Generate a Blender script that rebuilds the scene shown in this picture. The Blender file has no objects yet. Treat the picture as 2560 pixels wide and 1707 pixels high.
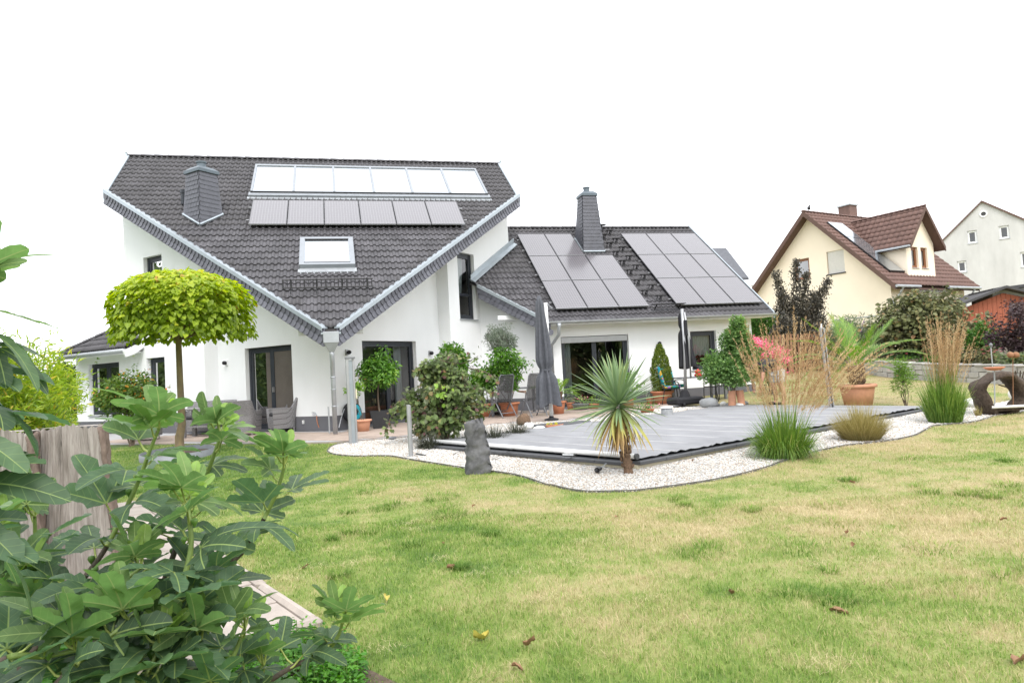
import bpy, bmesh, math, random
import numpy as np
from mathutils import Vector, Matrix
# ---------------------------------------------------------------- camera, sky, sun, exposure
sc = bpy.context.scene
COL = sc.collection
YAW, PITCH, ROLL = 0.2499, 0.0427, 0.0553
CAM = np.array([.14, -15.69, 1.22]); F = 1706.67
_f = np.array([math.sin(YAW)*math.cos(PITCH), math.cos(YAW)*math.cos(PITCH), math.sin(PITCH)])
_r = np.array([math.cos(YAW), -math.sin(YAW), 0.]); _u = np.cross(_r, _f)
RT = _r*math.cos(ROLL)-_u*math.sin(ROLL); UP = _u*math.cos(ROLL)+_r*math.sin(ROLL); FW = _f
cam = bpy.data.cameras.new('camera'); cam.lens = 24.0; cam.sensor_width = 36; cam.clip_start = .05; cam.clip_end = 2000
co = bpy.data.objects.new('camera', cam); COL.objects.link(co); sc.camera = co
co.matrix_world = Matrix(((RT[0], UP[0], -FW[0], CAM[0]), (RT[1], UP[1], -FW[1], CAM[1]), (RT[2], UP[2], -FW[2], CAM[2]), (0, 0, 0, 1)))
SUN_EL, SUN_AZ = math.radians(52), math.radians(184)     # azimuth clockwise from +Y: behind the camera, slightly left
w = bpy.data.worlds.new('World'); sc.world = w; w.use_nodes = True
wn = w.node_tree.nodes; wl = w.node_tree.links
bg = wn['Background']; bg.inputs[1].default_value = .13
sky = wn.new('ShaderNodeTexSky'); sky.sky_type = 'NISHITA'; sky.sun_disc = False
sky.sun_elevation = SUN_EL; sky.sun_rotation = SUN_AZ; sky.dust_density = 3
mx = wn.new('ShaderNodeMix'); mx.data_type = 'RGBA'; mx.inputs[0].default_value = .88
wl.new(sky.outputs[0], mx.inputs[6]); mx.inputs[7].default_value = (8.9, 9.05, 9.3, 1)   # closed overcast layer
wl.new(mx.outputs[2], bg.inputs[0])
sl = bpy.data.lights.new('sun', 'SUN'); sl.energy = 1.2; sl.angle = math.radians(25); sl.color = (1, .965, .91)
so = bpy.data.objects.new('sun', sl); COL.objects.link(so)
sd = Vector((math.sin(SUN_AZ)*math.cos(SUN_EL), math.cos(SUN_AZ)*math.cos(SUN_EL), math.sin(SUN_EL)))
so.rotation_euler = sd.to_track_quat('Z', 'Y').to_euler(); so.location = (0, 0, 40)
vs = sc.view_settings; vs.view_transform = 'Standard'; vs.look = 'None'; vs.exposure = 1.0; vs.gamma = 1; vs.use_curve_mapping = False
sc.cycles.use_denoising = True; sc.cycles.max_bounces = 8; sc.cycles.transparent_max_bounces = 12
sc.cycles.sample_clamp_indirect = 6; sc.render.film_transparent = False
random.seed(4); rng = np.random.default_rng(4)

# ---------------------------------------------------------------- layout helpers
def ray(px, py): return FW+RT*(px-1280)/F-UP*(py-853.5)/F
def PD(px, py, d): return CAM+ray(px, py)*d                 # a point at camera depth d (metres)
def proj(P):
    d = np.asarray(P, float)-CAM; z = d@FW
    return 1280+F*(d@RT)/z, 853.5-F*(d@UP)/z
def hz(x, y):
    z = -.02-.013*max(0., -y)
    w_ = .8*x+.6*y
    if w_ > 8.6: z += .035*(min(w_, 14.3)-8.6)
    if w_ > 14.3: z += .075*(min(w_, 60)-14.3)
    return z
def G(px, py, dz=0.):
    z = 0.; r_ = ray(px, py)
    for _ in range(12):
        t = (z-CAM[2])/r_[2]; p = CAM+t*r_; z = hz(p[0], p[1])+dz
    return np.array([p[0], p[1], z])
def GZ(px, py, z=0.):
    r_ = ray(px, py); return CAM+r_*((z-CAM[2])/r_[2])
def LD(lat, dep, z=0.):                                      # lateral / depth from the camera, level
    return np.array([CAM[0]+lat*math.cos(YAW)+dep*math.sin(YAW), CAM[1]-lat*math.sin(YAW)+dep*math.cos(YAW), z])

# ---------------------------------------------------------------- object helpers
def tag(o, label=None, cat=None, group=None, kind=None):
    if label: o['label'] = label
    if cat: o['category'] = cat
    if group: o['group'] = group
    if kind: o['kind'] = kind
    return o
def empty(name, loc=(0, 0, 0), rz=0., label=None, cat=None, group=None, parent=None, scale=1):
    o = bpy.data.objects.new(name, None); COL.objects.link(o); o.location = tuple(float(v) for v in loc); o.rotation_euler = (0, 0, rz)
    o.empty_display_size = .1; o.scale = (scale,)*3
    if parent: o.parent = parent
    return tag(o, label, cat, group)
def link(name, me, parent=None, loc=None, rot=None, mat4=None):
    o = bpy.data.objects.new(name, me); COL.objects.link(o)
    if parent: o.parent = parent
    if mat4 is not None: o.matrix_basis = mat4
    else:
        if loc is not None: o.location = tuple(float(v) for v in loc)
        if rot is not None: o.rotation_euler = rot
    return o
def copy_tree(o, parent=None, loc=None, rz=None, label=None):
    c = o.copy(); COL.objects.link(c); c.parent = parent
    if loc is not None: c.location = tuple(float(v) for v in loc)
    if rz is not None: c.rotation_euler = (0, 0, rz)
    if label: c['label'] = label
    for ch in list(o.children): copy_tree(ch, c)
    return c
class MB:
    def __init__(s): s.v = []; s.f = []
    def add(s, vs_, fs):
        n = len(s.v); s.v += [tuple(float(a) for a in v) for v in vs_]; s.f += [tuple(i+n for i in f) for f in fs]; return s
    def quad(s, a, b, c, d): return s.add([a, b, c, d], [(0, 1, 2, 3)])
    def obox(s, o, ex, ey, ez):
        o, ex, ey, ez = (np.asarray(a, float) for a in (o, ex, ey, ez))
        if np.dot(np.cross(ex, ey), ez) < 0: o, ez = o+ez, -ez
        v = [o, o+ex, o+ex+ey, o+ey, o+ez, o+ex+ez, o+ex+ey+ez, o+ey+ez]
        return s.add(v, [(0, 3, 2, 1), (4, 5, 6, 7), (0, 1, 5, 4), (1, 2, 6, 5), (2, 3, 7, 6), (3, 0, 4, 7)])
    def box(s, c, sz, rz=0.):
        c_, s_ = math.cos(rz), math.sin(rz); x, y, z = sz
        o = np.array(c, float)-np.array([c_*x/2-s_*y/2, s_*x/2+c_*y/2, z/2])
        return s.obox(o, (c_*x, s_*x, 0), (-s_*y, c_*y, 0), (0, 0, z))
    def tube(s, pts, r, n=8, cap=True):
        pts = [np.asarray(p, float) for p in pts]; k = len(pts)
        rr = [r]*k if np.isscalar(r) else list(r); rings = []; ref = None
        for i, p in enumerate(pts):
            t = pts[min(i+1, k-1)]-pts[max(i-1, 0)]; t = t/(np.linalg.norm(t)+1e-9)
            if ref is None: ref = np.array([0, 0, 1.]) if abs(t[2]) < .9 else np.array([1., 0, 0])
            a = np.cross(t, ref); a /= np.linalg.norm(a)+1e-9; b = np.cross(t, a); ref = -b if False else ref
            rings.append([p+rr[i]*(math.cos(q)*a+math.sin(q)*b) for q in np.arange(n)*2*math.pi/n])
        fs = []
        for i in range(k-1):
            for j in range(n):
                j2 = (j+1) % n; fs.append((i*n+j, i*n+j2, (i+1)*n+j2, (i+1)*n+j))
        if cap: fs += [tuple(range(n)), tuple((k-1)*n+j for j in reversed(range(n)))]
        return s.add([p for g in rings for p in g], fs)
    def lathe(s, prof, n=24, c=(0, 0, 0), cap=False, sx=1., sy=1.):
        k = len(prof); v = []
        for r_, z in prof:
            for q in np.arange(n)*2*math.pi/n: v.append((c[0]+sx*r_*math.cos(q), c[1]+sy*r_*math.sin(q), c[2]+z))
        fs = []
        for i in range(k-1):
            for j in range(n):
                j2 = (j+1) % n; fs.append((i*n+j, i*n+j2, (i+1)*n+j2, (i+1)*n+j))
        if cap: fs += [tuple(reversed(range(n))), tuple((k-1)*n+j for j in range(n))]
        return s.add(v, fs)
    def prism(s, poly, o, ex, ey, ez):      # 2-D outline (a,b) -> o+a*ex+b*ey, extruded by ez
        o, ex, ey, ez = (np.asarray(a, float) for a in (o, ex, ey, ez)); n = len(poly)
        v = [o+a*ex+b*ey for a, b in poly]; v += [p+ez for p in v]
        return s.add(v, [tuple(reversed(range(n))), tuple(range(n, 2*n))]+[(i, (i+1) % n, (i+1) % n+n, i+n) for i in range(n)])
    def sphere(s, c, r, nu=12, nv=8, sc_=(1, 1, 1)):
        prof = [(max(1e-4, r*math.sin(a)), -r*math.cos(a)) for a in np.linspace(0, math.pi, nv)]
        n = len(s.v); s.lathe(prof, nu)
        for i in range(n, len(s.v)): x, y, z = s.v[i]; s.v[i] = (c[0]+x*sc_[0], c[1]+y*sc_[1], c[2]+z*sc_[2])
        return s
    def mesh(s, name, mat, smooth=False, bevel=0., fix=True):
        me = bpy.data.meshes.new(name); me.from_pydata(s.v, [], s.f)
        if fix or bevel:
            bm = bmesh.new(); bm.from_mesh(me)
            if bevel:
                bmesh.ops.remove_doubles(bm, verts=bm.verts, dist=1e-5)
                es = [e for e in bm.edges if len(e.link_faces) == 2 and e.calc_face_angle(0) > .6]
                bmesh.ops.bevel(bm, geom=es, offset=bevel, segments=1, affect='EDGES', clamp_overlap=True)
            bmesh.ops.recalc_face_normals(bm, faces=bm.faces); bm.to_mesh(me); bm.free()
        if smooth: me.polygons.foreach_set('use_smooth', [True]*len(me.polygons))
        me.materials.append(M(mat)); me.update(); return me
    def build(s, name, mat, parent=None, smooth=False, bevel=0., fix=True, **k):
        return link(name, s.mesh(name, mat, smooth, bevel, fix), parent, **k)
def npmesh(name, V, Fc, mat, smooth=False, attr=None, uv=None):
    """V (n,3) array, Fc list of (m,k) index arrays; attr per-vertex float 'rnd'."""
    me = bpy.data.meshes.new(name); V = np.asarray(V, np.float32)
    me.vertices.add(len(V)); me.vertices.foreach_set('co', V.ravel())
    loops = np.concatenate([f.ravel() for f in Fc]).astype(np.int32)
    tot = np.concatenate([np.full(len(f), f.shape[1]) for f in Fc]).astype(np.int32)
    st = np.concatenate([[0], np.cumsum(tot)[:-1]]).astype(np.int32)
    me.loops.add(len(loops)); me.loops.foreach_set('vertex_index', loops)
    me.polygons.add(len(tot)); me.polygons.foreach_set('loop_start', st); me.polygons.foreach_set('loop_total', tot)
    if attr is not None:
        a = me.attributes.new('rnd', 'FLOAT', 'POINT'); a.data.foreach_set('value', np.asarray(attr, np.float32))
    if smooth: me.polygons.foreach_set('use_smooth', np.ones(len(tot), bool))
    me.update(calc_edges=True); me.materials.append(M(mat)); return me

# ---------------------------------------------------------------- materials
MATS = {}
def M(n): return MATS[n] if isinstance(n, str) else n
def _new(name):
    m = bpy.data.materials.new(name); m.use_nodes = True; MATS[name] = m
    return m, m.node_tree.nodes, m.node_tree.links, m.node_tree.nodes['Principled BSDF']
def _ramp(nd, stops, interp='LINEAR'):
    r = nd.new('ShaderNodeValToRGB'); r.color_ramp.interpolation = interp; e = r.color_ramp.elements
    while len(e) < len(stops): e.new(.5)
    for i, (p, c) in enumerate(stops): e[i].position = p; e[i].color = (*c, 1)
    return r
def pmat(name, col, rough=.6, metal=0., var=.12, vscale=6., bump=0., bscale=40., spec=.5, objvar=0., col2=None, coat=0., pos=True, stretch=None):
    """Principled with noise variation of the base colour (dirt/wear) and fine bump."""
    m, nd, l, b = _new(name)
    b.inputs['Roughness'].default_value = rough; b.inputs['Metallic'].default_value = metal
    b.inputs['Specular IOR Level'].default_value = spec; b.inputs['Coat Weight'].default_value = coat
    tc = nd.new('ShaderNodeNewGeometry') if pos else nd.new('ShaderNodeTexCoord')
    src = tc.outputs['Position'] if pos else tc.outputs['Object']
    if stretch:
        mp = nd.new('ShaderNodeMapping'); mp.inputs['Scale'].default_value = stretch; l.new(src, mp.inputs[0]); src = mp.outputs[0]
    nz = nd.new('ShaderNodeTexNoise'); nz.inputs['Scale'].default_value = vscale; nz.inputs['Detail'].default_value = 5
    nz.inputs['Roughness'].default_value = .65; l.new(src, nz.inputs['Vector'])
    c = np.array(col); c2 = np.array(col2) if col2 is not None else np.clip(c*(1+var), 0, 1)
    c1 = c*(1-var) if col2 is None else c
    rp = _ramp(nd, [(.3, tuple(c1)), (.7, tuple(c2))]); l.new(nz.outputs[0], rp.inputs[0]); out = rp.outputs[0]
    if objvar:
        oi = nd.new('ShaderNodeObjectInfo'); mr = nd.new('ShaderNodeMapRange'); mr.inputs[3].default_value = 1-objvar; mr.inputs[4].default_value = 1+objvar
        l.new(oi.outputs['Random'], mr.inputs[0]); hs = nd.new('ShaderNodeHueSaturation'); l.new(mr.outputs[0], hs.inputs['Value']); l.new(out, hs.inputs['Color']); out = hs.outputs[0]
    l.new(out, b.inputs['Base Color'])
    if bump:
        n2 = nd.new('ShaderNodeTexNoise'); n2.inputs['Scale'].default_value = bscale; n2.inputs['Detail'].default_value = 4; l.new(src, n2.inputs['Vector'])
        bp = nd.new('ShaderNodeBump'); bp.inputs['Strength'].default_value = bump; bp.inputs['Distance'].default_value = .01
        l.new(n2.outputs[0], bp.inputs['Height']); l.new(bp.outputs[0], b.inputs['Normal'])
    return m
def leafmat(name, stops, rough=.5, trans=.3, back=None, tint=None):
    """leaf: colour from the per-leaf attribute, diffuse + translucent, paler back side."""
    m, nd, l, b = _new(name); b.inputs['Roughness'].default_value = rough; b.inputs['Specular IOR Level'].default_value = .35
    at = nd.new('ShaderNodeAttribute'); at.attribute_name = 'rnd'
    rp = _ramp(nd, stops); l.new(at.outputs['Fac'], rp.inputs[0]); out = rp.outputs[0]
    if back:
        gm = nd.new('ShaderNodeNewGeometry'); mxn = nd.new('ShaderNodeMix'); mxn.data_type = 'RGBA'
        l.new(gm.outputs['Backfacing'], mxn.inputs[0]); l.new(out, mxn.inputs[6]); mxn.inputs[7].default_value = (*back, 1); out = mxn.outputs[2]
    l.new(out, b.inputs['Base Color'])
    t = nd.new('ShaderNodeBsdfTranslucent'); hs = nd.new('ShaderNodeHueSaturation'); hs.inputs['Value'].default_value = 1.5; hs.inputs['Saturation'].default_value = 1.15
    l.new(out, hs.inputs['Color']); l.new(hs.outputs[0], t.inputs[0])
    ms = nd.new('ShaderNodeMixShader'); ms.inputs[0].default_value = trans
    l.new(b.outputs[0], ms.inputs[1]); l.new(t.outputs[0], ms.inputs[2]); l.new(ms.outputs[0], nd['Material Output'].inputs[0])
    return m
def glassmat(name, tint=(.9, .95, .95), refl=1.0, rough=.0):
    m, nd, l, b = _new(name); nd.remove(b)
    tr = nd.new('ShaderNodeBsdfTransparent'); tr.inputs[0].default_value = (*tint, 1)
    gl = nd.new('ShaderNodeBsdfGlossy'); gl.inputs['Roughness'].default_value = rough
    fr = nd.new('ShaderNodeFresnel'); fr.inputs[0].default_value = 1.55
    mm = nd.new('ShaderNodeMath'); mm.operation = 'MULTIPLY'; mm.inputs[1].default_value = refl; mm.use_clamp = True; l.new(fr.outputs[0], mm.inputs[0])
    ms = nd.new('ShaderNodeMixShader'); l.new(mm.outputs[0], ms.inputs[0]); l.new(tr.outputs[0], ms.inputs[1]); l.new(gl.outputs[0], ms.inputs[2])
    l.new(ms.outputs[0], nd['Material Output'].inputs[0]); return m
pmat('render_white', (.83, .84, .852), .85, var=.025, vscale=1.6, bump=.35, bscale=160, stretch=(1, 1, .3))
pmat('plinth_grey', (.13, .13, .145), .75, var=.08, vscale=3, bump=.2, bscale=200)
pmat('anthracite', (.03, .035, .045), .4, var=.08)
pmat('zinc', (.40, .445, .48), .45, .6, var=.10, vscale=3)
pmat('zinc_dark', (.10, .125, .145), .45, .3, var=.12, vscale=4)
pmat('zinc_matt', (.39, .41, .435), .5, .4, var=.12, vscale=4)
pmat('slate', (.085, .087, .105), .5, var=.18, vscale=5, bump=.3, bscale=30, objvar=.22)
pmat('roof_tile', (.074, .071, .078), .62, var=.32, vscale=2.2, bump=.35, bscale=90, objvar=.16)
pmat('roof_deck', (.03, .028, .028), .9)
pmat('white_paint', (.78, .79, .80), .5, var=.03)
pmat('black_metal', (.012, .012, .014), .45, var=.1)
pmat('dark_interior', (.10, .085, .07), .9, var=.1)
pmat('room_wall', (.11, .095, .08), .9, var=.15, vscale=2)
pmat('collector_frame', (.30, .32, .345), .45, .5, var=.08)
pmat('chrome', (.6, .62, .65), .25, .9, var=.05)
pmat('panel_frame', (.05, .05, .055), .4, .3, var=.05)
pmat('alu', (.42, .425, .44), .42, .6, var=.06)
glassmat('glass', (.55, .6, .6), 2.0)
glassmat('clear_glass', (.85, .88, .9), 1.4)
pmat('curtain', (.72, .74, .74), .9, var=.08, vscale=14)
def solar():
    m, nd, l, b = _new('solar_cell'); b.inputs['Roughness'].default_value = .22; b.inputs['Specular IOR Level'].default_value = .6
    b.inputs['Coat Weight'].default_value = .48; b.inputs['Coat Roughness'].default_value = .12; b.inputs['Coat IOR'].default_value = 1.7
    tc = nd.new('ShaderNodeTexCoord'); sp = nd.new('ShaderNodeSeparateXYZ'); l.new(tc.outputs['Object'], sp.inputs[0])
    def lines(out, period, wd):
        a = nd.new('ShaderNodeMath'); a.operation = 'PINGPONG'; a.inputs[1].default_value = period/2; l.new(out, a.inputs[0])
        c = nd.new('ShaderNodeMath'); c.operation = 'LESS_THAN'; c.inputs[1].default_value = wd; l.new(a.outputs[0], c.inputs[0]); return c
    a = lines(sp.outputs[0], .079, .006); c = lines(sp.outputs[1], .158, .003)
    mxm = nd.new('ShaderNodeMath'); mxm.operation = 'MAXIMUM'; l.new(a.outputs[0], mxm.inputs[0]); l.new(c.outputs[0], mxm.inputs[1])
    mix = nd.new('ShaderNodeMix'); mix.data_type = 'RGBA'; mix.inputs[6].default_value = (.105, .097, .108, 1); mix.inputs[7].default_value = (.175, .167, .18, 1)
    l.new(mxm.outputs[0], mix.inputs[0]); l.new(mix.outputs[2], b.inputs['Base Color'])
solar()
m, nd, l, b = _new('collector_glass'); b.inputs['Base Color'].default_value = (.50, .53, .57, 1); b.inputs['Metallic'].default_value = .85; b.inputs['Roughness'].default_value = .12
nz = nd.new('ShaderNodeTexNoise'); nz.inputs['Scale'].default_value = .7; bp = nd.new('ShaderNodeBump'); bp.inputs['Strength'].default_value = .05; bp.inputs['Distance'].default_value = .02
l.new(nz.outputs[0], bp.inputs['Height']); l.new(bp.outputs[0], b.inputs['Normal'])
# ================================================================ THE HOUSE
S2 = math.sqrt(.5)
P1 = .6582; T1 = math.tan(P1); ZT = 2.3013; A1 = 6.27; YR = 8.604
P2 = .6605; T2 = math.tan(P2); AY, AZ = 8.305, 6.495; AEY = 3.30; AXR = 13.66
def zmain(y): return ZT+y*T1
def zann(y): return AZ-(AY-y)*T2
def ZV(px, py, x, y):                       # height on the vertical through (x,y) seen at image row py
    lo, hi = -3., 40.
    for _ in range(50):
        m_ = (lo+hi)/2
        if proj((x, y, m_))[1] > py: lo = m_
        else: hi = m_
    return lo
class WF:                                   # wall frame: s along, n outward, z up
    def __init__(s, O, d, n): s.O = np.array([O[0], O[1], 0.]); s.d = np.array([d[0], d[1], 0.]); s.n = np.array([n[0], n[1], 0.])
    def p(s, a, n, z): q = s.O+s.d*a+s.n*n; return np.array([q[0], q[1], z])
    def bx(s, mb, a0, a1, n0, n1, z0, z1): return mb.obox(s.p(a0, n0, z0), s.d*(a1-a0), s.n*(n1-n0), (0, 0, z1-z0))
def wall(mb, wf, s0, s1, zb, top, holes=(), depth=.17):
    sb = sorted({s0, s1, *[h[0] for h in holes], *[h[1] for h in holes]})
    for a, b_ in zip(sb[:-1], sb[1:]):
        hs = sorted([h for h in holes if h[0] <= a+1e-6 and h[1] >= b_-1e-6], key=lambda h: h[2]); z = zb
        for h in hs:
            if h[2] > z: mb.quad(wf.p(a, 0, z), wf.p(b_, 0, z), wf.p(b_, 0, h[2]), wf.p(a, 0, h[2]))
            z = h[3]
        mb.quad(wf.p(a, 0, z), wf.p(b_, 0, z), wf.p(b_, 0, top(b_)), wf.p(a, 0, top(a)))
    for a, b_, z0, z1 in holes:
        c = [(a, z0), (b_, z0), (b_, z1), (a, z1)]
        for (p, q), (r_, t) in zip(c, c[1:]+c[:1]): mb.quad(wf.p(p, 0, q), wf.p(r_, 0, t), wf.p(r_, -depth, t), wf.p(p, -depth, q))
def opening(parent, wf, a0, a1, z0, z1, leaves_=2, name='window', depth=.12, fr='anthracite', sill=True, label=None, fw=.075, pane='glass', shutter=0., handle=False, room=False, rm=.9):
    """frame bars, sashes and panes as real pieces, set back in the reveal"""
    f = MB(); n1, n0 = -depth, -depth-.07
    wf.bx(f, a0, a0+fw, n0, n1, z0, z1); wf.bx(f, a1-fw, a1, n0, n1, z0, z1)
    wf.bx(f, a0+fw, a1-fw, n0, n1, z1-fw-shutter, z1); wf.bx(f, a0+fw, a1-fw, n0, n1, z0, z0+fw)
    o = f.build(name, fr, parent, bevel=.004)
    if label: o['label'] = label
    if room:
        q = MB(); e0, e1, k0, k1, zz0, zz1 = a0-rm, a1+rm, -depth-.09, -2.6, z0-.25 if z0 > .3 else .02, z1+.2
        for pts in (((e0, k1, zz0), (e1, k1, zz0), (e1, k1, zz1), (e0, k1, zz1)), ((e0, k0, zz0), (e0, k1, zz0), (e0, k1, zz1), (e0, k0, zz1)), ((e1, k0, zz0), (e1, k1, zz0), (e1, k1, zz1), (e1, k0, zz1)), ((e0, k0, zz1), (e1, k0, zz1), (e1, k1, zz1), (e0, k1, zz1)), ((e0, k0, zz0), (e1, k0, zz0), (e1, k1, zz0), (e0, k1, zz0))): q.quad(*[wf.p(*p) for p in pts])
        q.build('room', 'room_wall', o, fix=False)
    w_ = (a1-a0-2*fw)/leaves_; sw = .07
    for i in range(leaves_):
        b0 = a0+fw+i*w_; b1 = b0+w_; c0, c1 = z0+fw, z1-fw-shutter
        s_ = MB(); m1, m0 = n1-.015, n0-.01
        wf.bx(s_, b0, b0+sw, m0, m1, c0, c1); wf.bx(s_, b1-sw, b1, m0, m1, c0, c1); wf.bx(s_, b0+sw, b1-sw, m0, m1, c1-sw, c1); wf.bx(s_, b0+sw, b1-sw, m0, m1, c0, c0+sw)
        s_.build('sash', fr, o, bevel=.004)
        g = MB(); g.quad(wf.p(b0+sw, m1-.03, c0+sw), wf.p(b1-sw, m1-.03, c0+sw), wf.p(b1-sw, m1-.03, c1-sw), wf.p(b0+sw, m1-.03, c1-sw))
        g.build('pane', pane, o, fix=False)
    if handle:
        h = MB(); am = (a0+a1)/2; wf.bx(h, am-.055, am-.035, n1-.02, n1+.04, 1.0, 1.14); h.build('handle', 'alu', o)
    if sill:
        s_ = MB(); wf.bx(s_, a0-.03, a1+.03, -depth, .05, z0-.035, z0-.005); s_.build('sill', 'zinc_matt', o, bevel=.004)
    return o
house = empty('house', (0, 0, 0), 0, 'large white rendered house with dark tiled V-shaped roof and solar panels', 'house')
WL1 = WF((0, 1.6), (-S2, S2), (-S2, -S2)); WR1 = WF((0, 1.6), (S2, S2), (S2, -S2))
WL2 = WF((0, 1.0), (-S2, S2), (-S2, -S2)); WR2 = WF((0, 1.0), (S2, S2), (S2, -S2))
AW = WF((0, 3.9), (1, 0), (0, -1)); AD = WF((6.2, 3.9), (-S2, S2), (-S2, -S2))
zr = lambda wf: (lambda s: zmain(wf.p(s, 0, 0)[1])-.22)
# openings (along-wall start/end, bottom, top)
DL = (1.44, 3.25, .03, 2.21); DR = (1.05, 3.25, .03, 2.21)
UPW = (6.6, 7.5, 4.0, 5.13); NAR = (6.62, 7.5, .95, 2.17); WIN = (8.93, 10.65, .55, 2.15); TALL = (5.35, 6.26, 2.89, 4.95)
FD = (6.66, 8.86, .03, 2.15); AWN = (10.98, 11.9, .92, 2.15)
mb = MB()
wall(mb, WL1, 0, 4.384, .36, zr(WL1), [(DL[0], DL[1], .36, DL[3])]); wall(mb, WR1, 0, 4.384, .36, zr(WR1), [(DR[0], DR[1], .36, DR[3])])
for wf in (WL1, WR1):                       # the return faces where the outer wall stands proud
    d = WF(wf.p(4.384, 0, 0), wf.n, wf.d*-1); wall(mb, d, 0, .424, .36, lambda s: zmain(4.4)-.2)
wall(mb, WL2, 4.808, 8.49, .36, zr(WL2), [NAR, UPW]); wall(mb, WR2, 4.808, 8.49, .36, zr(WR2), [TALL])
wall(mb, WL2, 8.49, 11.38, .36, lambda s: 2.62, [WIN])
mb.build('wall', 'render_white', house, fix=False)
mb = MB()                                   # plinth
wall(mb, WL1, 0, 4.384, -.1, lambda s: .36, [(DL[0], DL[1], .03, .36)]); wall(mb, WR1, 0, 4.384, -.1, lambda s: .36, [(DR[0], DR[1], .03, .36)])
for wf in (WL1, WR1): d = WF(wf.p(4.384, 0, 0), wf.n, wf.d*-1); wall(mb, d, 0, .424, -.1, lambda s: .36)
wall(mb, WL2, 4.808, 11.38, -.1, lambda s: .36); wall(mb, WR2, 4.808, 8.49, -.1, lambda s: .36)
wall(mb, AW, 6.2, 13.2, -.1, lambda s: .36, [(FD[0], FD[1], .03, .36)]); wall(mb, AD, 0, 2.34, -.1, lambda s: .36)
mb.build('plinth', 'plinth_grey', house, fix=False)
mb = MB()                                   # annexe walls
wall(mb, AW, 6.2, 13.2, .36, lambda s: zann(3.9)-.1, [(FD[0], FD[1], .36, FD[3]), AWN]); wall(mb, AD, 0, 2.34, .36, lambda s: zann(3.9+s*S2)-.15)
mb.quad((13.2, 3.9, -.1), (13.2, 12.7, -.1), (13.2, 12.7, zann(3.9)-.1), (13.2, 3.9, zann(3.9)-.1)); mb.add([(13.2, 3.9, 2.97), (13.2, 12.7, 2.97), (13.2, AY, AZ-.12)], [(0, 1, 2)])
mb.quad((13.2, 12.7, -.1), (6.2, 12.7, -.1), (6.2, 12.7, 3.1), (13.2, 12.7, 3.1))
# sides and back of the main body and of the wing
mb.quad((-6.0, 7., -.1), (-6., 11.4, -.1), (-6., 11.4, 6.3), (-6., 7., zmain(7)-.2)); mb.add([(-6, 7, zmain(7)-.2), (-6, 11.4, 6.3), (-6, YR, zmain(YR)-.2)], [(0, 1, 2)])
mb.quad((6.0, 7., -.1), (6., 11.4, -.1), (6., 11.4, 6.3), (6., 7., zmain(7)-.2)); mb.add([(6, 7, zmain(7)-.2), (6, 11.4, 6.3), (6, YR, zmain(YR)-.2)], [(0, 1, 2)])
mb.quad((-6., 11.4, -.1), (6., 11.4, -.1), (6., 11.4, 6.4), (-6., 11.4, 6.4))
mb.quad((-8.05, 9.05, -.1), (-5.2, 11.9, -.1), (-5.2, 11.9, 2.6), (-8.05, 9.05, 2.6)); mb.quad((-5.2, 11.9, -.1), (-5.2, 11.3, -.1), (-5.2, 11.3, 2.6), (-5.2, 11.9, 2.6))
mb.build('wall', 'render_white', house, fix=False)
opening(house, WL1, *DL, name='door', handle=True, room=True, label='dark double terrace door behind the wicker chairs', sill=False)
opening(house, WR1, *DR, name='door', room=True, label='dark terrace door behind the potted citrus tree', sill=False)
opening(house, WL2, *UPW, 1, room=True, label='small upper window above the round-headed tree')
opening(house, WL2, *NAR, 1, room=True, label='narrow dark window on the ground floor')
opening(house, WL2, *WIN, 2, room=True, label='two-leaf window of the low left wing')
t = opening(house, WR2, TALL[0], TALL[1], TALL[2], TALL[3], 1, room=True, rm=.25, label='tall narrow dark-framed stair window')
x = MB(); WR2.bx(x, TALL[0]+.07, TALL[1]-.07, -.2, -.13, 3.62, 3.7); x.build('transom', 'anthracite', t)
x = MB(); x.quad(WR2.p(TALL[0]+.1, -.3, 3.7), WR2.p(TALL[1]-.35, -.3, 3.7), WR2.p(TALL[1]-.2, -.3, 4.9), WR2.p(TALL[0]+.1, -.3, 4.9)); x.build('curtain', 'curtain', t, fix=False)
d = opening(house, AW, *FD, name='door', room=True, rm=.3, label='wide two-leaf glazed door of the annexe with pale shutter box', sill=False, shutter=.0)
x = MB(); AW.bx(x, FD[0]+.02, FD[1]-.02, -.115, -.03, FD[3]-.19, FD[3]-.02)
for k in range(3): AW.bx(x, FD[0]+.02, FD[1]-.02, -.03, -.02, FD[3]-.175+k*.05, FD[3]-.145+k*.05)
x.build('shutter_box', 'alu', d)
d = opening(house, AW, *AWN, 1, room=True, label='annexe window with white lace curtain')
x = MB(); n_ = 40
pts = [(AWN[0]+.1+i*(AWN[1]-AWN[0]-.2)/n_, -.27+.02*math.sin(i*1.7)) for i in range(n_+1)]
for (a, n1), (b_, n2) in zip(pts[:-1], pts[1:]): x.quad(AW.p(a, n1, 1.38+.02*math.sin(a*40)), AW.p(b_, n2, 1.38+.02*math.sin(b_*40)), AW.p(b_, n2, 2.05), AW.p(a, n1, 2.05))
x.build('curtain', 'curtain', d, smooth=True, fix=False)
for wf, (a0, a1, z0, z1), side in ((WL1, DL, 0), (WR1, DR, 1), (AW, FD, 0)):   # curtains drawn aside in the rooms
    x = MB(); aa = a0+.12 if side == 0 else a1-.5
    pts = [(aa+i*.03, -.42+.03*math.sin(i*1.9)) for i in range(11)]
    for (a, n1), (b_, n2) in zip(pts[:-1], pts[1:]): x.quad(wf.p(a, n1, .05), wf.p(b_, n2, .05), wf.p(b_, n2, z1-.05), wf.p(a, n1, z1-.05))
    x.build('curtain', 'curtain', house, smooth=True, fix=False)

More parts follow.
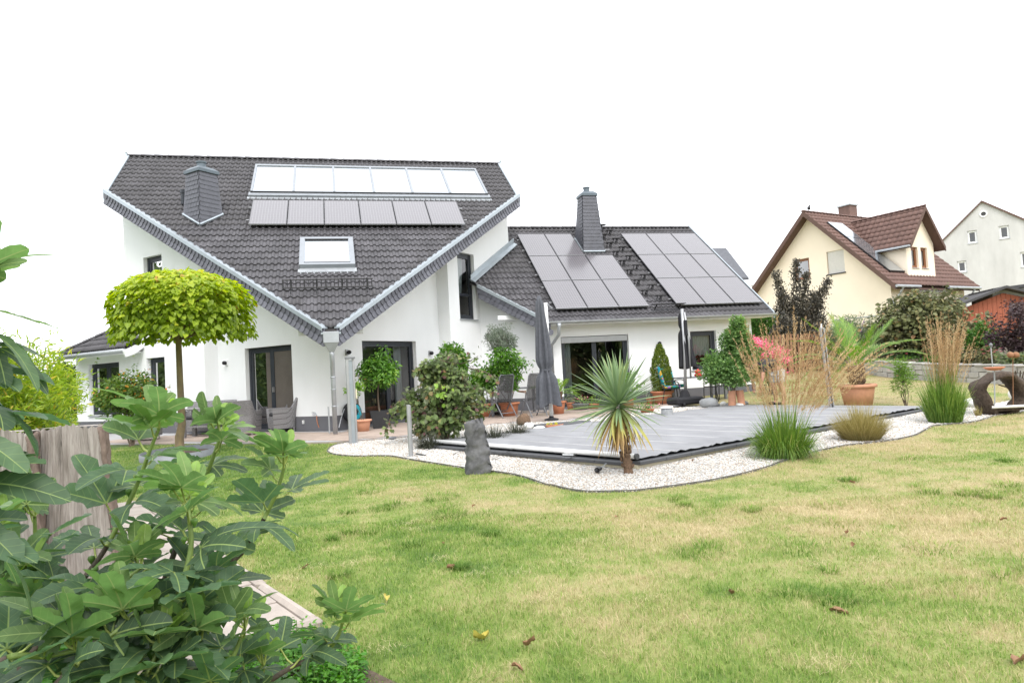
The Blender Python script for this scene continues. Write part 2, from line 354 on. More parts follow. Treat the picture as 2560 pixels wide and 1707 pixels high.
# ---------------------------------------------------------------- roof tiles
def tile_template(tw, tl, hump, lap, n=13):
    if n == 13: xs = np.array([0, .09, .167, .25, .333, .41, .5, .59, .667, .75, .833, .91, 1])*tw; zs = np.array([0, 0, .65, 1, .65, 0, 0, 0, .65, 1, .65, 0, 0])*hump
    else: xs = np.array([0, .3, .5, .7, 1])*tw; zs = np.array([0, .3, 1, .3, 0])*hump
    k = len(xs); v = [(x_, -.02, z_+lap) for x_, z_ in zip(xs, zs)]+[(x_, tl, z_) for x_, z_ in zip(xs, zs)]+[(x_, -.016, z_*.9-.004) for x_, z_ in zip(xs, zs)]
    f = [(i, i+1, k+i+1, k+i) for i in range(k-1)]+[(2*k+i, 2*k+i+1, i+1, i) for i in range(k-1)]
    return v, f
def tiled(parent, O, ux, us, x0, x1, s0, s1, clip, skip, tw=.33, tl=.335, hump=.042, lap=.03, mat='roof_tile', singles=0, n=13, inset=0.):
    """rows of tiles on the plane O + x*ux + s*us; clip: [(cx,cs,d)] keep cx*x+cs*s<=d"""
    O, ux, us = (np.asarray(a, float) for a in (O, ux, us)); nn = np.cross(ux, us)
    if nn[2] < 0: nn = -nn
    v, f = tile_template(tw, tl, hump, lap, n); me = bpy.data.meshes.new('roof_tile'); me.from_pydata(v, [], f); me.materials.append(M(mat))
    whole, cut = [], []
    for j in range(int(math.floor(s0/tl)), int(math.ceil(s1/tl))):
        for i in range(int(math.floor(x0/tw)), int(math.ceil(x1/tw))):
            xa, sa = i*tw, j*tl
            if sa < s0-1e-6: continue
            if any(r_[0] <= xa and xa+tw <= r_[1] and r_[2] <= sa and sa+tl <= r_[3] for r_ in skip): continue
            cs = [(xa+p, sa+q) for p in (0, tw) for q in (-.02, tl)]
            ins = [[cx*p+cq*q <= d_ for p, q in cs] for cx, cq, d_ in clip]
            if any(not any(r_) for r_ in ins): continue
            (whole if all(all(r_) for r_ in ins) else cut).append((xa, sa))
    whole.sort(key=lambda t_: np.linalg.norm(O+ux*t_[0]+us*t_[1]-CAM))
    for k, (xa, sa) in enumerate(whole[:singles]):
        o = O+ux*xa+us*sa+nn*random.uniform(0, .004)
        link('roof_tile', me, parent, mat4=Matrix(((ux[0], us[0], nn[0], o[0]), (ux[1], us[1], nn[1], o[1]), (ux[2], us[2], nn[2], o[2]), (0, 0, 0, 1))))
    v = np.array(v); fa = np.array(f); rest = whole[singles:]; V, FF = [], []; base = 0
    for xa, sa in rest: V.append(v+np.array([xa, sa, random.uniform(0, .004)])); FF.append(fa+base); base += len(v)
    for xa, sa in cut:
        bm = bmesh.new(); vv = [bm.verts.new((p[0]+xa, p[1]+sa, p[2])) for p in v]
        for q in f: bm.faces.new([vv[i] for i in q])
        for cx, cq, d_ in clip:
            L_ = math.hypot(cx, cq); bmesh.ops.bisect_plane(bm, geom=bm.verts[:]+bm.edges[:]+bm.faces[:], plane_co=(cx*d_/L_**2, cq*d_/L_**2, 0), plane_no=(cx, cq, 0), clear_outer=True)
        bm.verts.index_update()
        if bm.faces:
            bmesh.ops.triangulate(bm, faces=bm.faces[:]); bm.verts.index_update()
            V.append(np.array([q.co[:] for q in bm.verts])); t_ = np.array([[q.index for q in g.verts] for g in bm.faces])
            FF.append(np.hstack([t_, ])+base); base += len(bm.verts)
        bm.free()
    if V:
        V = np.vstack(V); V = O+V[:, :1]*ux+V[:, 1:2]*us+V[:, 2:]*nn
        o = link('roof_tile_rows', npmesh('roof_tile_rows', V, [q for q in ([np.vstack([g for g in FF if g.shape[1] == 4])] if any(g.shape[1] == 4 for g in FF) else [])+([np.vstack([g for g in FF if g.shape[1] == 3])] if any(g.shape[1] == 3 for g in FF) else [])], mat), parent)
        o['kind'] = 'stuff'
def ridge_tiles(parent, a, b_, mat='roof_tile', L=.4, r_=.12, name='ridge_tile'):
    a, b_ = np.asarray(a, float), np.asarray(b_, float); n = max(1, int(round(np.linalg.norm(b_-a)/L))); d_ = (b_-a)/n; e = d_/np.linalg.norm(d_)
    sd_ = np.cross(e, (0, 0, 1)); sd_ /= np.linalg.norm(sd_); up = np.cross(sd_, e)
    mb = MB(); k = 7
    for t_, rr in ((-.03, r_*1.0), (np.linalg.norm(d_)+.03, r_*.84)):
        for th in np.linspace(.1, math.pi-.1, k): mb.v.append(tuple(e*t_+sd_*rr*math.cos(th)*1.1+up*(rr*math.sin(th)*.75-.02)))
    mb.f += [(i, i+1, k+i+1, k+i) for i in range(k-1)]+[tuple(range(k))]
    me = mb.mesh('ridge_tile', mat, smooth=False)
    for i in range(n): link(name, me, parent, loc=a+d_*i)
c1, s1 = math.cos(P1), math.sin(P1); c2, s2 = math.cos(P2), math.sin(P2)
mb = MB(); zo = -.105
mb.add([(0, 0, ZT+zo), (A1, A1, zmain(A1)+zo), (A1, YR, zmain(YR)+zo), (-A1, YR, zmain(YR)+zo), (-A1, A1, zmain(A1)+zo)], [(0, 1, 2, 3, 4)])
mb.quad((-A1, YR, zmain(YR)+zo), (A1, YR, zmain(YR)+zo), (A1, 12.2, zmain(YR)-3.0), (-A1, 12.2, zmain(YR)-3.0))
mroof = mb.build('roof', 'roof_deck', house, fix=False)
mb = MB(); zo = -.34
mb.add([(0, .05, ZT+zo), (A1-.05, A1, zmain(A1)+zo), (A1-.05, YR, zmain(YR)+zo), (-A1+.05, YR, zmain(YR)+zo), (-A1+.05, A1, zmain(A1)+zo)], [(4, 3, 2, 1, 0)])
mb.build('soffit', 'white_paint', house, fix=False)
SL = YR/c1
tiled(mroof, (0, 0, ZT-.085), (1, 0, 0), (0, c1, s1), -A1, A1, .2, SL, [(1, -c1, -.08), (-1, -c1, -.08), (1, 0, A1-.05), (-1, 0, A1-.05), (0, 1, SL)],
      [(-2.25, 5.16, 7.7, 9.9), (-.74, .68, 3.0, 4.5)], singles=190)
ridge_tiles(mroof, (-A1+.08, YR, zmain(YR)-.06), (A1-.08, YR, zmain(YR)-.06))
mb = MB(); zo = -.095
mb.add([(6.15, AEY, zann(AEY)+zo), (AXR, AEY, zann(AEY)+zo), (AXR, AY, AZ+zo), (6.0, AY, AZ+zo), (6.0, 7.0, zann(7.0)+zo), (4.2, 5.2, zann(5.2)+zo), (4.3, 5.15, zann(5.15)+zo)], [(0, 1, 2, 3, 4, 5, 6)])
mb.quad((6.0, AY, AZ+zo), (AXR, AY, AZ+zo), (AXR, 13.2, AZ-3.9), (6.0, 13.2, AZ-3.9))
aroof = mb.build('roof', 'roof_deck', house, fix=False); aroof['label'] = 'lower annexe roof with two solar arrays'
# annexe: s measured up from the eave line y=AEY
SA = (AY-AEY)/c2; Oa = (0, AEY, zann(AEY)-.075)
tiled(aroof, Oa, (1, 0, 0), (0, c2, s2), 4.2, AXR, 0, SA, [(1, 0, AXR-.02), (0, 1, SA), (-1, -c2, -(9.5-AEY)), (-1, c2, .83-AEY)], [], singles=110)
tiled(aroof, Oa, (1, 0, 0), (0, c2, s2), 5.9, 8.4, 3.9, SA, [(-1, 0, -6.02), (0, 1, SA), (1, -c2, AEY-.83)], [])
ridge_tiles(aroof, (6.05, AY, AZ-.06), (AXR, AY, AZ-.06))
# wing roof (faces left-front, hip at its left end)
we = np.array([-S2, S2, 0]); wn_ = np.array([S2, S2, 0]); pw = math.radians(33); wu = wn_*math.cos(pw)+np.array([0, 0, math.sin(pw)])
Ow = np.array([.145, .145, 2.50]); W0, W1_ = 8.35, 12.0
mb = MB(); R_ = 2.75
def wp(a, s): return Ow+we*a+wu*s
mb.add([wp(W0, -.02)-np.array([0, 0, .01]), wp(W1_, -.02)-np.array([0, 0, .01]), wp(W1_-R_, R_/math.cos(pw))-np.array([0, 0, .01]), wp(W0, R_/math.cos(pw))-np.array([0, 0, .01])], [(0, 1, 2, 3)])
hipe = Ow+we*W1_; hipt = wp(W1_-R_, R_/math.cos(pw)); bk = hipe+wn_*5.5
mb.add([hipe-np.array([0, 0, .01]), hipt-np.array([0, 0, .01]), bk-np.array([0, 0, .01])], [(0, 1, 2)])
wroof = mb.build('roof', 'roof_deck', house, fix=False); wroof['label'] = 'low hipped roof of the left wing'
tiled(wroof, wp(0, 0), we, wu, W0, W1_, 0, R_/math.cos(pw), [(1, math.cos(pw), W1_), (-1, 0, -W0), (0, 1, R_/math.cos(pw))], [], tw=.24, singles=0)
ridge_tiles(wroof, hipe+np.array([0, 0, .05]), hipt+np.array([0, 0, .05]))
x = MB(); x.prism([(-.12, -.1), (.3, .1), (.75, .42), (.75, .18), (.2, -.2), (-.05, -.28)], wp(W0-.06, 0), wn_, (0, 0, 1), we*.06); x.build('verge_board', 'white_paint', wroof)
x = MB(); x.tube([wp(W0, -.07)-np.array([0, 0, .05]), wp(W1_+.05, -.07)-np.array([0, 0, .05])], .065, 10); x.build('gutter', 'zinc_matt', wroof, smooth=True)
x = MB(); x.obox(wp(W0+.05, .02)-np.array([0, 0, .16]), we*(W1_-W0-.1), wn_*.55, (0, 0, .03)); x.build('soffit', 'white_paint', wroof)
# ---------------------------------------------------------------- V edges: zinc capping + slate fascia, verges, tip hopper
def slate_edge(P, Q, nrm, rows=2, step=.155, mir=False):
    P, Q = np.asarray(P, float), np.asarray(Q, float); L = np.linalg.norm(Q-P); e = (Q-P)/L; nrm = np.array([*nrm, 0.])
    par = empty('fascia', (0, 0, 0), parent=house)
    b_ = MB(); b_.obox(P-nrm*.05+np.array([0, 0, -.41]), (Q-P), nrm*.04, (0, 0, .38)); b_.build('board', 'slate', par)
    c_ = MB(); c_.obox(P-nrm*.13+np.array([0, 0, -.035]), (Q-P), nrm*.17, (0, 0, .045)); c_.obox(P+nrm*.042+np.array([0, 0, -.095]), (Q-P), nrm*.012, (0, 0, .115))
    c_.build('capping', 'zinc', par, bevel=.008)
    for r_ in range(rows):
        h = .19; w_ = step+.07
        out = [(-.03, 0), (w_, 0), (w_+.012, -.35*h), (w_, -.62*h), (w_-.03, -.84*h), (w_-.09, -h), (-.03, -h)]
        m_ = MB(); fr, bk_ = [], []
        for a, z in out:
            n_ = .004+.030*(a+.03)/(w_+.03)+(.012 if r_ == 0 else .0)+(-z/h)*(.012 if r_ == 0 else .075)
            p = e*a+np.array([0, 0, z])+nrm*n_; fr.append(p); bk_.append(p-nrm*.008)
        k = len(out); m_.add(fr+bk_, [tuple(range(k)), tuple(reversed(range(k, 2*k)))]+[(i, k+i, k+(i+1) % k, (i+1) % k) for i in range(k)])
        me = m_.mesh('slate', 'slate')
        n_ = int(L/step)
        for i in range(n_): link('slate', me, par, loc=P+e*(i+.1+.5*(r_ % 2))*L/n_+np.array([0, 0, -.06-.155*r_]))
    return par
tipL = np.array([-.16, .16, zmain(.16)]); tipR = np.array([.16, .16, zmain(.16)])
cl = np.array([-A1, A1, zmain(A1)]); cr = np.array([A1, A1, zmain(A1)])
slate_edge(cl, tipL, (-S2, -S2)); slate_edge(cr, tipR, (S2, -S2))
aP = np.array([4.42, 5.03, zann(5.03)]); aQ = np.array([6.13, 3.32, zann(3.32)])
slate_edge(aP, aQ, (-S2, -S2), step=.17)
for sx, corner in ((-1, cl), (1, cr)):
    v_ = MB(); top = np.array([sx*A1, YR, zmain(YR)]); v_.obox(corner+np.array([-sx*.12, 0, -.34]), top-corner, (sx*.16, 0, 0), (0, 0, .36)); v_.build('verge_capping', 'zinc', house, bevel=.01)
    f_ = MB(); f_.tube([top+np.array([0, 0, -.02]), top+np.array([0, 0, .05]), top+np.array([0, 0, .12])], [.03, .045, .006], 8); f_.build('finial', 'zinc', house)
x = MB(); x.obox((-.17, -.06, 2.06), (.34, 0, 0), (0, .26, 0), (0, 0, .25))
v0 = [(-.16, -.05, 2.06), (.16, -.05, 2.06), (.16, .19, 2.06), (-.16, .19, 2.06), (-.055, .04, 1.86), (.055, .04, 1.86), (.055, .15, 1.86), (-.055, .15, 1.86)]
x.add(v0, [(0, 1, 5, 4), (1, 2, 6, 5), (2, 3, 7, 6), (3, 0, 4, 7)]); x.build('hopper', 'zinc_matt', house, bevel=.006)
x = MB(); x.obox((-.22, .1, 2.26), (.44, 0, 0), (0, .35, .1), (0, 0, .04)); x.build('flashing', 'zinc', house)
x = MB(); x.tube([(0, .09, 1.9), (0, .1, 1.78), (0.005, .16, 1.6), (.0, .33, 1.42), (0, .36, 1.3), (.0, .36, .02)], .052, 12)
for z in (1.28, .62, 1.0): x.tube([(0, .36, z), (0, .36, z+.03)], .06, 12)
x.build('downpipe', 'zinc_matt', house, smooth=True)
# annexe flashing against the main wall, gutter, downpipe, verge
x = MB(); x.obox((4.22, 5.22, zann(5.22)+.03), np.array([1.98, 1.98, 1.98*T2]), (.13, -.13, -.13*T2), (0, 0, .03)); x.obox((4.24, 5.2, zann(5.2)), np.array([1.98, 1.98, 1.98*T2]), (.02, -.02, 0), (0, 0, .2)); x.build('flashing', 'zinc', aroof)
x = MB(); k = 9; g0, g1 = 6.12, 13.72; gp = [(-.075*math.cos(t_), -.075*math.sin(t_)) for t_ in np.linspace(0, math.pi, k)]
for gx in (g0, g1):
    for a, z in gp: x.v.append((gx, AEY-.04+a, zann(AEY)-.02+z))
    for a, z in gp: x.v.append((gx, AEY-.04+a*.9, zann(AEY)-.02+z*.9))
x.f += [(i, i+1, 2*k+i+1, 2*k+i) for i in range(k-1)]+[(k+i, 3*k+i, 3*k+i+1, k+i+1) for i in range(k-1)]+[(0, 2*k, 3*k, k)]
for gx in np.arange(6.5, 13.6, .8): x.tube([(gx, AEY-.12, zann(AEY)-.005), (gx, AEY-.04, zann(AEY)-.105), (gx, AEY+.05, zann(AEY)-.02)], .006, 5)
x.build('gutter', 'zinc_matt', aroof)
x = MB(); x.tube([(6.42, AEY-.04, 2.52), (6.42, AEY-.04, 2.44), (6.42, AEY-.02, 2.36), (6.42, AEY+.02, 2.2), (6.36, AEY+.3, 2.02), (6.33, 3.82, 1.9), (6.33, 3.83, .02)], [.075, .06, .047, .047, .047, .047, .047], 10); x.build('downpipe', 'zinc_matt', aroof, smooth=True)
x = MB(); x.obox((AXR-.03, AEY, zann(AEY)-.16), (0, AY-AEY, AZ-zann(AEY)), (.05, 0, 0), (0, 0, .2)); x.build('verge_capping', 'zinc', aroof)
x = MB(); x.obox((6.2, AEY, zann(AEY)-.12), (AXR-6.25, 0, 0), (0, .6, .0), (0, 0, .04)); x.build('soffit', 'white_paint', aroof)
# purlin ends under the eaves
for Y0, xa, xb, z_ in ((.85, -.74, .74, 2.40), (3.1, -2.75, -1.5, None), (3.1, 1.5, 2.75, None), (5.95, -5.7, -4.6, None), (5.95, 4.6, 5.7, None)):
    zc = z_ if z_ else zmain(Y0)-.55
    x = MB(); x.obox((xa, Y0-.09, zc-.1), (xb-xa, 0, 0), (0, .18, 0), (0, 0, .17)); x.build('purlin', 'white_paint', house, bevel=.006)
x = MB(); x.obox((4.85, 4.3, zann(4.3)-.62), (.6, 0, 0), (0, .15, 0), (0, 0, .13)); x.build('purlin', 'white_paint', aroof, bevel=.006)
# ---------------------------------------------------------------- roof fittings
def on_roof(O, us_, nn_):
    O, us_, nn_ = (np.asarray(a, float) for a in (O, us_, nn_))
    return lambda x_, s_, n_=0.: O+np.array([1., 0, 0])*x_+us_*s_+nn_*n_
RM = on_roof((0, 0, ZT), (0, c1, s1), (0, -s1, c1)); RA = on_roof((0, AY, AZ), (0, -c2, -s2), (0, -s2, c2))
usM, nM = np.array([0, c1, s1]), np.array([0, -s1, c1]); usA, nA = np.array([0, c2, s2]), np.array([0, -s2, c2])
PW, PH = 1.0, 1.655
def panel_meshes():
    a = MB(); a.obox((.012, .012, 0), (PW-.024, 0, 0), (0, PH-.024, 0), (0, 0, .034)); f = MB()
    for o, ex, ey in (((0, 0, 0), (PW, 0, 0), (0, .012, 0)), ((0, PH-.012, 0), (PW, 0, 0), (0, .012, 0)), ((0, .012, 0), (.012, 0, 0), (0, PH-.024, 0)), ((PW-.012, .012, 0), (.012, 0, 0), (0, PH-.024, 0))): f.obox(o, ex, ey, (0, 0, .04))
    return a.mesh('solar_panel', 'solar_cell'), f.mesh('panel_frame', 'panel_frame')
pm, fm = panel_meshes()
x = MB(); x.obox((0, -.004, 0), (PW, 0, 0), (0, .004, 0), (0, 0, .042)); x.obox((0, 0, .041), (PW, 0, 0), (0, .012, 0), (0, 0, .002)); em_ = x.mesh('frame_edge', 'alu')
def panel(o, us_, nn_):
    m4 = Matrix(((1, us_[0], nn_[0], o[0]), (0, us_[1], nn_[1], o[1]), (0, us_[2], nn_[2], o[2]), (0, 0, 0, 1)))
    p = link('solar_panel', pm, house, mat4=m4); link('panel_frame', fm, p); link('frame_edge', em_, p)
for i in range(6): panel(RM(-2.108+i*1.016, 5.356, .075), usM, nM)
for x0_, skipc in ((6.476, True), (10.446, False)):
    for r_ in range(3):
        for c_ in range(3):
            if skipc and r_ == 0 and c_ == 2: continue
            panel(RA(x0_+c_*1.016, .83+(r_+1)*1.672, .075), usA, nA)
for fn, a, b_, ss in ((RM, -2.2, 4.1, (5.75, 6.6)), (RA, 6.4, 9.6, (1.2, 2.0, 2.85, 3.7, 4.5, 5.4)), (RA, 10.37, 13.56, (1.2, 2.0, 2.85, 3.7, 4.5, 5.4))):
    for s_ in ss:
        x = MB(); x.tube([fn(a, s_, .04), fn(b_, s_, .04)], .018, 4); x.build('mounting_rail', 'alu', house)
# thermal collectors: six panes in one zinc frame
x = MB(); cx0, cx1, cs0, cs1 = -2.233, 5.152, 7.725, 9.874; pwid = (cx1-cx0-.08)/6
def rbox(mb, fn, us_, nn_, xa, xb, sa, sb, na, nb):
    na = na-.09 if na <= .02 else na
    mb.obox(fn(xa, sa, na), np.array([xb-xa, 0, 0]), us_*(sb-sa), nn_*(nb-na))
rbox(x, RM, usM, nM, cx0-.05, cx1+.05, cs0-.22, cs0, .0, .06); rbox(x, RM, usM, nM, cx0, cx1, cs1-.06, cs1+.05, .0, .12)
for i in range(7): rbox(x, RM, usM, nM, cx0+i*(cx1-cx0-.07)/6, cx0+i*(cx1-cx0-.07)/6+.07, cs0, cs1-.06, .0, .115)
rbox(x, RM, usM, nM, cx0, cx1, cs0-.03, cs0+.0, .06, .1)
coll = x.build('solar_collector', 'collector_frame', house, bevel=.006)
for i in range(6):
    x = MB(); q = (cx1-cx0-.07)/6; rbox(x, RM, usM, nM, cx0+i*q+.07, cx0+(i+1)*q, cs0, cs1-.06, .02, .085); x.build('collector_pane', 'collector_glass', coll)
x = MB(); rbox(x, RM, usM, nM, cx0, cx1, cs0-.045, cs0-.03, .05, .1); x.build('shadow_gap', 'black_metal', coll)
x = MB(); rbox(x, RM, usM, nM, cx0-.08, cx1+.08, cs0-.34, cs0-.2, .0, -.012)
for i in range(46): x.tube([RM(cx0-.05+i*.165, cs0-.36, -.055), RM(cx0-.05+i*.165, cs0-.2, -.035)], .03, 6)
x.build('lead_apron', 'zinc_matt', coll)
# skylight
x = MB(); k0, k1, q0, q1 = -.73, .665, 2.98, 4.55
for xa, xb, sa, sb in ((k0, k0+.13, q0, q1), (k1-.13, k1, q0, q1), (k0+.13, k1-.13, q1-.12, q1), (k0+.13, k1-.13, q0, q0+.12)): rbox(x, RM, usM, nM, xa, xb, sa, sb, .0, .1)
skl = x.build('skylight', 'collector_frame', house, bevel=.006)
x = MB(); rbox(x, RM, usM, nM, k0+.13, k1-.13, q0+.12, q1-.12, .0, .07); x.build('pane', 'collector_glass', skl)
x = MB(); rbox(x, RM, usM, nM, k0+.12, k1-.12, q0+.1, q0+.13, .06, .105); rbox(x, RM, usM, nM, k0+.12, k1-.12, q1-.15, q1-.11, .06, .105); x.build('gasket', 'black_metal', skl)
x = MB(); rbox(x, RM, usM, nM, k0-.03, k1+.03, q0-.2, q0, .0, -.01)
for i in range(9): x.tube([RM(k0+.03+i*.165, q0-.24, -.055), RM(k0+.03+i*.165, q0-.1, -.035)], .03, 6)
x.build('lead_apron', 'zinc_matt', skl)
# snow guard
sg = empty('snow_guard', (0, 0, 0), parent=house)
up = np.array([0, 0, 1.])
for dz in (.06, .25): x = MB(); x.tube([RM(-1.1, 1.87)+up*dz, RM(1.05, 1.87)+up*dz], .017, 6); x.build('rail', 'black_metal', sg)
for i in range(22): x = MB(); a = RM(-1.08+i*2.1/21, 1.87); x.tube([a+up*.05, a+up*.26], .010 if i % 5 else .018, 5); x.build('bar', 'black_metal', sg)
for i in range(4): x = MB(); a = RM(-.9+i*.6, 1.87); x.tube([a+up*.02, a+np.array([0, -.03, .27])], .013, 5); x.tube([a+up*.02, RM(-.9+i*.6, 1.65)+up*.04], .014, 5); x.build('bracket', 'black_metal', sg)
# roof steps and walk boards
for i in range(16):
    x_, s_ = 9.72+(i % 2)*.36, .35+i*.335
    x = MB(); p = RA(x_, s_, .03); x.obox(p+np.array([-.13, -.12, .10]), (.26, 0, 0), (0, .15, 0), (0, 0, .02)); x.tube([p+np.array([0, .0, 0]), p+np.array([0, -.1, .1])], .02, 5); x.tube([p+np.array([-.08, .06, 0]), p+np.array([-.08, -.02, .1])], .012, 5); x.tube([p+np.array([.08, .06, 0]), p+np.array([.08, -.02, .1])], .012, 5)
    x.build('roof_step', 'black_metal', aroof)
for x_, s_, L in ((9.3, .3, .75), (9.55, 5.95, 1.1)):
    x = MB(); p = RA(x_, s_, .03); x.obox(p+np.array([0, -.16, .13]), (L, 0, 0), (0, .2, 0), (0, 0, .025))
    for q in (.15, L-.15): x.tube([p+np.array([q, .1, 0]), p+np.array([q, -.1, .14])], .02, 5)
    x.build('walk_board', 'black_metal', aroof)
# chimneys: shaft, slate cladding, cap, flue
def chimney(base, zb_fn, zt, halfb, halft, ang, capr, label):
    par = empty('chimney', (0, 0, 0), parent=house); par['label'] = label
    cs = [np.array([math.cos(ang+i*math.pi/2), math.sin(ang+i*math.pi/2)])*math.sqrt(2) for i in range(4)]
    B = [np.array([base[0]+c[0]*halfb, base[1]+c[1]*halfb]) for c in cs]; T = [np.array([base[0]+c[0]*halft, base[1]+c[1]*halft]) for c in cs]
    Bz = [zb_fn(p[1])-.03 for p in B]; x = MB()
    x.add([(*B[i], Bz[i]) for i in range(4)]+[(*T[i], zt) for i in range(4)], [(i, (i+1) % 4, 4+(i+1) % 4, 4+i) for i in range(4)]); x.build('shaft', 'slate', par)
    zmin = min(Bz); rows = int((zt-zmin)/.125); clad = MB()
    for i in range(4):
        j = (i+1) % 4; nm = np.array([*(B[i]+B[j])/2-np.array(base)]); nm /= np.linalg.norm(nm); n3 = np.array([*nm, .08])
        def on(u, z):
            f_ = (z-zmin)/(zt-zmin); a = B[i]+(T[i]-B[i])*f_; b_ = B[j]+(T[j]-B[j])*f_; return np.array([*(a+(b_-a)*u), z])
        for r_ in range(rows):
            z1_ = zt-r_*.125; z0_ = max(z1_-.15, zmin); nn = 5
            for k in range(nn):
                u0 = k/nn+(.5/nn if r_ % 2 else 0)-.5/nn; u1 = min(u0+1.12/nn, 1.); u0 = max(u0, 0)
                if u1-u0 < .03: continue
                um = (u0+u1)/2; zg = Bz[i]+(Bz[j]-Bz[i])*um
                if z0_ < zg-.02: continue
                clad.add([on(u0, z1_)+n3*.006, on(u0, z0_+.03)+n3*.018, on(u0+(u1-u0)*.35, z0_)+n3*.02, on(u1, z0_)+n3*.024, on(u1, z1_)+n3*.01], [(0, 1, 2, 3, 4)])
    o = clad.build('slate_cladding', 'slate', par, fix=False); o['kind'] = 'stuff'
    x = MB(); q = [np.array([base[0]+c[0]*capr, base[1]+c[1]*capr]) for c in cs]; q2 = [np.array([base[0]+c[0]*halft*.75, base[1]+c[1]*halft*.75]) for c in cs]
    x.add([(*p, zt-.03) for p in q]+[(*p, zt+.06) for p in q]+[(*p, zt+.16) for p in q2], [(3, 2, 1, 0)]+[(i, (i+1) % 4, 4+(i+1) % 4, 4+i) for i in range(4)]+[(4+i, 4+(i+1) % 4, 8+(i+1) % 4, 8+i) for i in range(4)]+[(8, 9, 10, 11)]); x.build('cap', 'zinc_dark', par, bevel=.006)
    x = MB(); x.lathe([(halft*.45, zt+.1), (halft*.42, zt+.3), (halft*.5, zt+.3), (halft*.5, zt+.34), (.01, zt+.34)], 12, (base[0], base[1], 0)); x.build('flue', 'zinc_dark', par)
    x = MB()
    for i in range(4):
        j = (i+1) % 4; x.tube([(*B[i]*1.0, Bz[i]+.06), (*B[j], Bz[j]+.06)], .035, 6)
    x.build('flashing', 'zinc', par)
zc1 = ZV(499.7, 424, -3.38, 4.45); chimney((-3.38, 4.87), zmain, zc1, .37, .285, 0., .335, 'slate-clad chimney on the main roof')
zc2 = ZV(1455, 487, 9.0, 6.75); chimney((9.0, 7.05), zann, zc2, .40, .255, math.pi/4, .3, 'tall slate-clad chimney on the annexe roof')
x = MB(); p = RM(-4.0, 6.9); x.tube([p, p+up*.32], .06, 10); x.tube([p+up*.32, p+up*.42], .08, 10); x.build('vent_pipe', 'anthracite', mroof, smooth=False)
# ================================================================ GROUND, LAWN, GRAVEL, POOL, TERRACE, PATH
def inpoly(X, Y, poly):
    X, Y = np.asarray(X), np.asarray(Y); r_ = np.zeros(X.shape, bool); n = len(poly)
    for i in range(n):
        x1, y1 = poly[i][:2]; x2, y2 = poly[(i+1) % n][:2]
        c = ((y1 > Y) != (y2 > Y)) & (X < (x2-x1)*(Y-y1)/(y2-y1+1e-12)+x1); r_ ^= c
    return r_
hzv = np.vectorize(hz)
C6 = lambda x, y: (780+x*.30612, 780+y*.30612); C7 = lambda x, y: (1360+x*.30612, 780+y*.30612); C8 = lambda x, y: (1840+x*.30612, 780+y*.30612)
def smooth_line(pts, n=6):
    pts = [np.asarray(p, float)[:2] for p in pts]; out = []
    for i in range(len(pts)-1):
        p0, p1, p2, p3 = pts[max(i-1, 0)], pts[i], pts[i+1], pts[min(i+2, len(pts)-1)]
        for t_ in np.arange(n)/n: out.append(.5*((2*p1)+(-p0+p2)*t_+(2*p0-5*p1+4*p2-p3)*t_**2+(-p0+3*p1-3*p2+p3)*t_**3))
    return out+[pts[-1]]
def lawn_mat(name, blades):
    m, nd, l, b = _new(name); b.inputs['Roughness'].default_value = .75; b.inputs['Specular IOR Level'].default_value = .15
    g = nd.new('ShaderNodeNewGeometry'); sp = nd.new('ShaderNodeSeparateXYZ'); l.new(g.outputs['Position'], sp.inputs[0])
    fl = nd.new('ShaderNodeCombineXYZ'); l.new(sp.outputs[0], fl.inputs[0]); l.new(sp.outputs[1], fl.inputs[1])
    def noise(s, d_=4):
        n = nd.new('ShaderNodeTexNoise'); n.inputs['Scale'].default_value = s; n.inputs['Detail'].default_value = d_; n.inputs['Roughness'].default_value = .6; l.new(fl.outputs[0], n.inputs['Vector']); return n.outputs[0]
    def math_(op, a, b_):
        q = nd.new('ShaderNodeMath'); q.operation = op
        for i, v in enumerate((a, b_)):
            if hasattr(v, 'links'): l.new(v, q.inputs[i])
            else: q.inputs[i].default_value = v
        return q.outputs[0]
    gx = nd.new('ShaderNodeMapRange'); gx.inputs[1].default_value = -2.5; gx.inputs[2].default_value = 4.5; gx.inputs[3].default_value = -.165; gx.inputs[4].default_value = .115; l.new(sp.outputs[0], gx.inputs[0])
    dry = math_('ADD', math_('ADD', math_('MULTIPLY', noise(.5), .85), math_('MULTIPLY', noise(2.3), .62)), math_('ADD', gx.outputs[0], math_('SUBTRACT', math_('MULTIPLY', noise(9.), .24), .335)))
    if blades:
        at = nd.new('ShaderNodeAttribute'); at.attribute_name = 'rnd'; dry = math_('ADD', dry, math_('MULTIPLY', math_('SUBTRACT', at.outputs['Fac'], .5), .42))
        rp = _ramp(nd, [(.24, (.10, .19, .036)), (.42, (.215, .335, .066)), (.53, (.35, .395, .135)), (.64, (.50, .43, .235)), (.8, (.61, .52, .33))])
    else:
        fine = noise(60, 3); dry = math_('ADD', dry, math_('MULTIPLY', math_('SUBTRACT', fine, .5), .35))
        rp = _ramp(nd, [(.3, (.078, .135, .03)), (.45, (.16, .21, .052)), (.56, (.24, .25, .095)), (.68, (.30, .26, .13)), (.8, (.35, .29, .16))])
    l.new(dry, rp.inputs[0]); l.new(rp.outputs[0], b.inputs['Base Color'])
    if blades:
        t = nd.new('ShaderNodeBsdfTranslucent'); l.new(rp.outputs[0], t.inputs[0]); ms = nd.new('ShaderNodeMixShader'); ms.inputs[0].default_value = .35
        l.new(b.outputs[0], ms.inputs[1]); l.new(t.outputs[0], ms.inputs[2]); l.new(ms.outputs[0], nd['Material Output'].inputs[0])
lawn_mat('lawn', False); lawn_mat('lawn_blades', True)
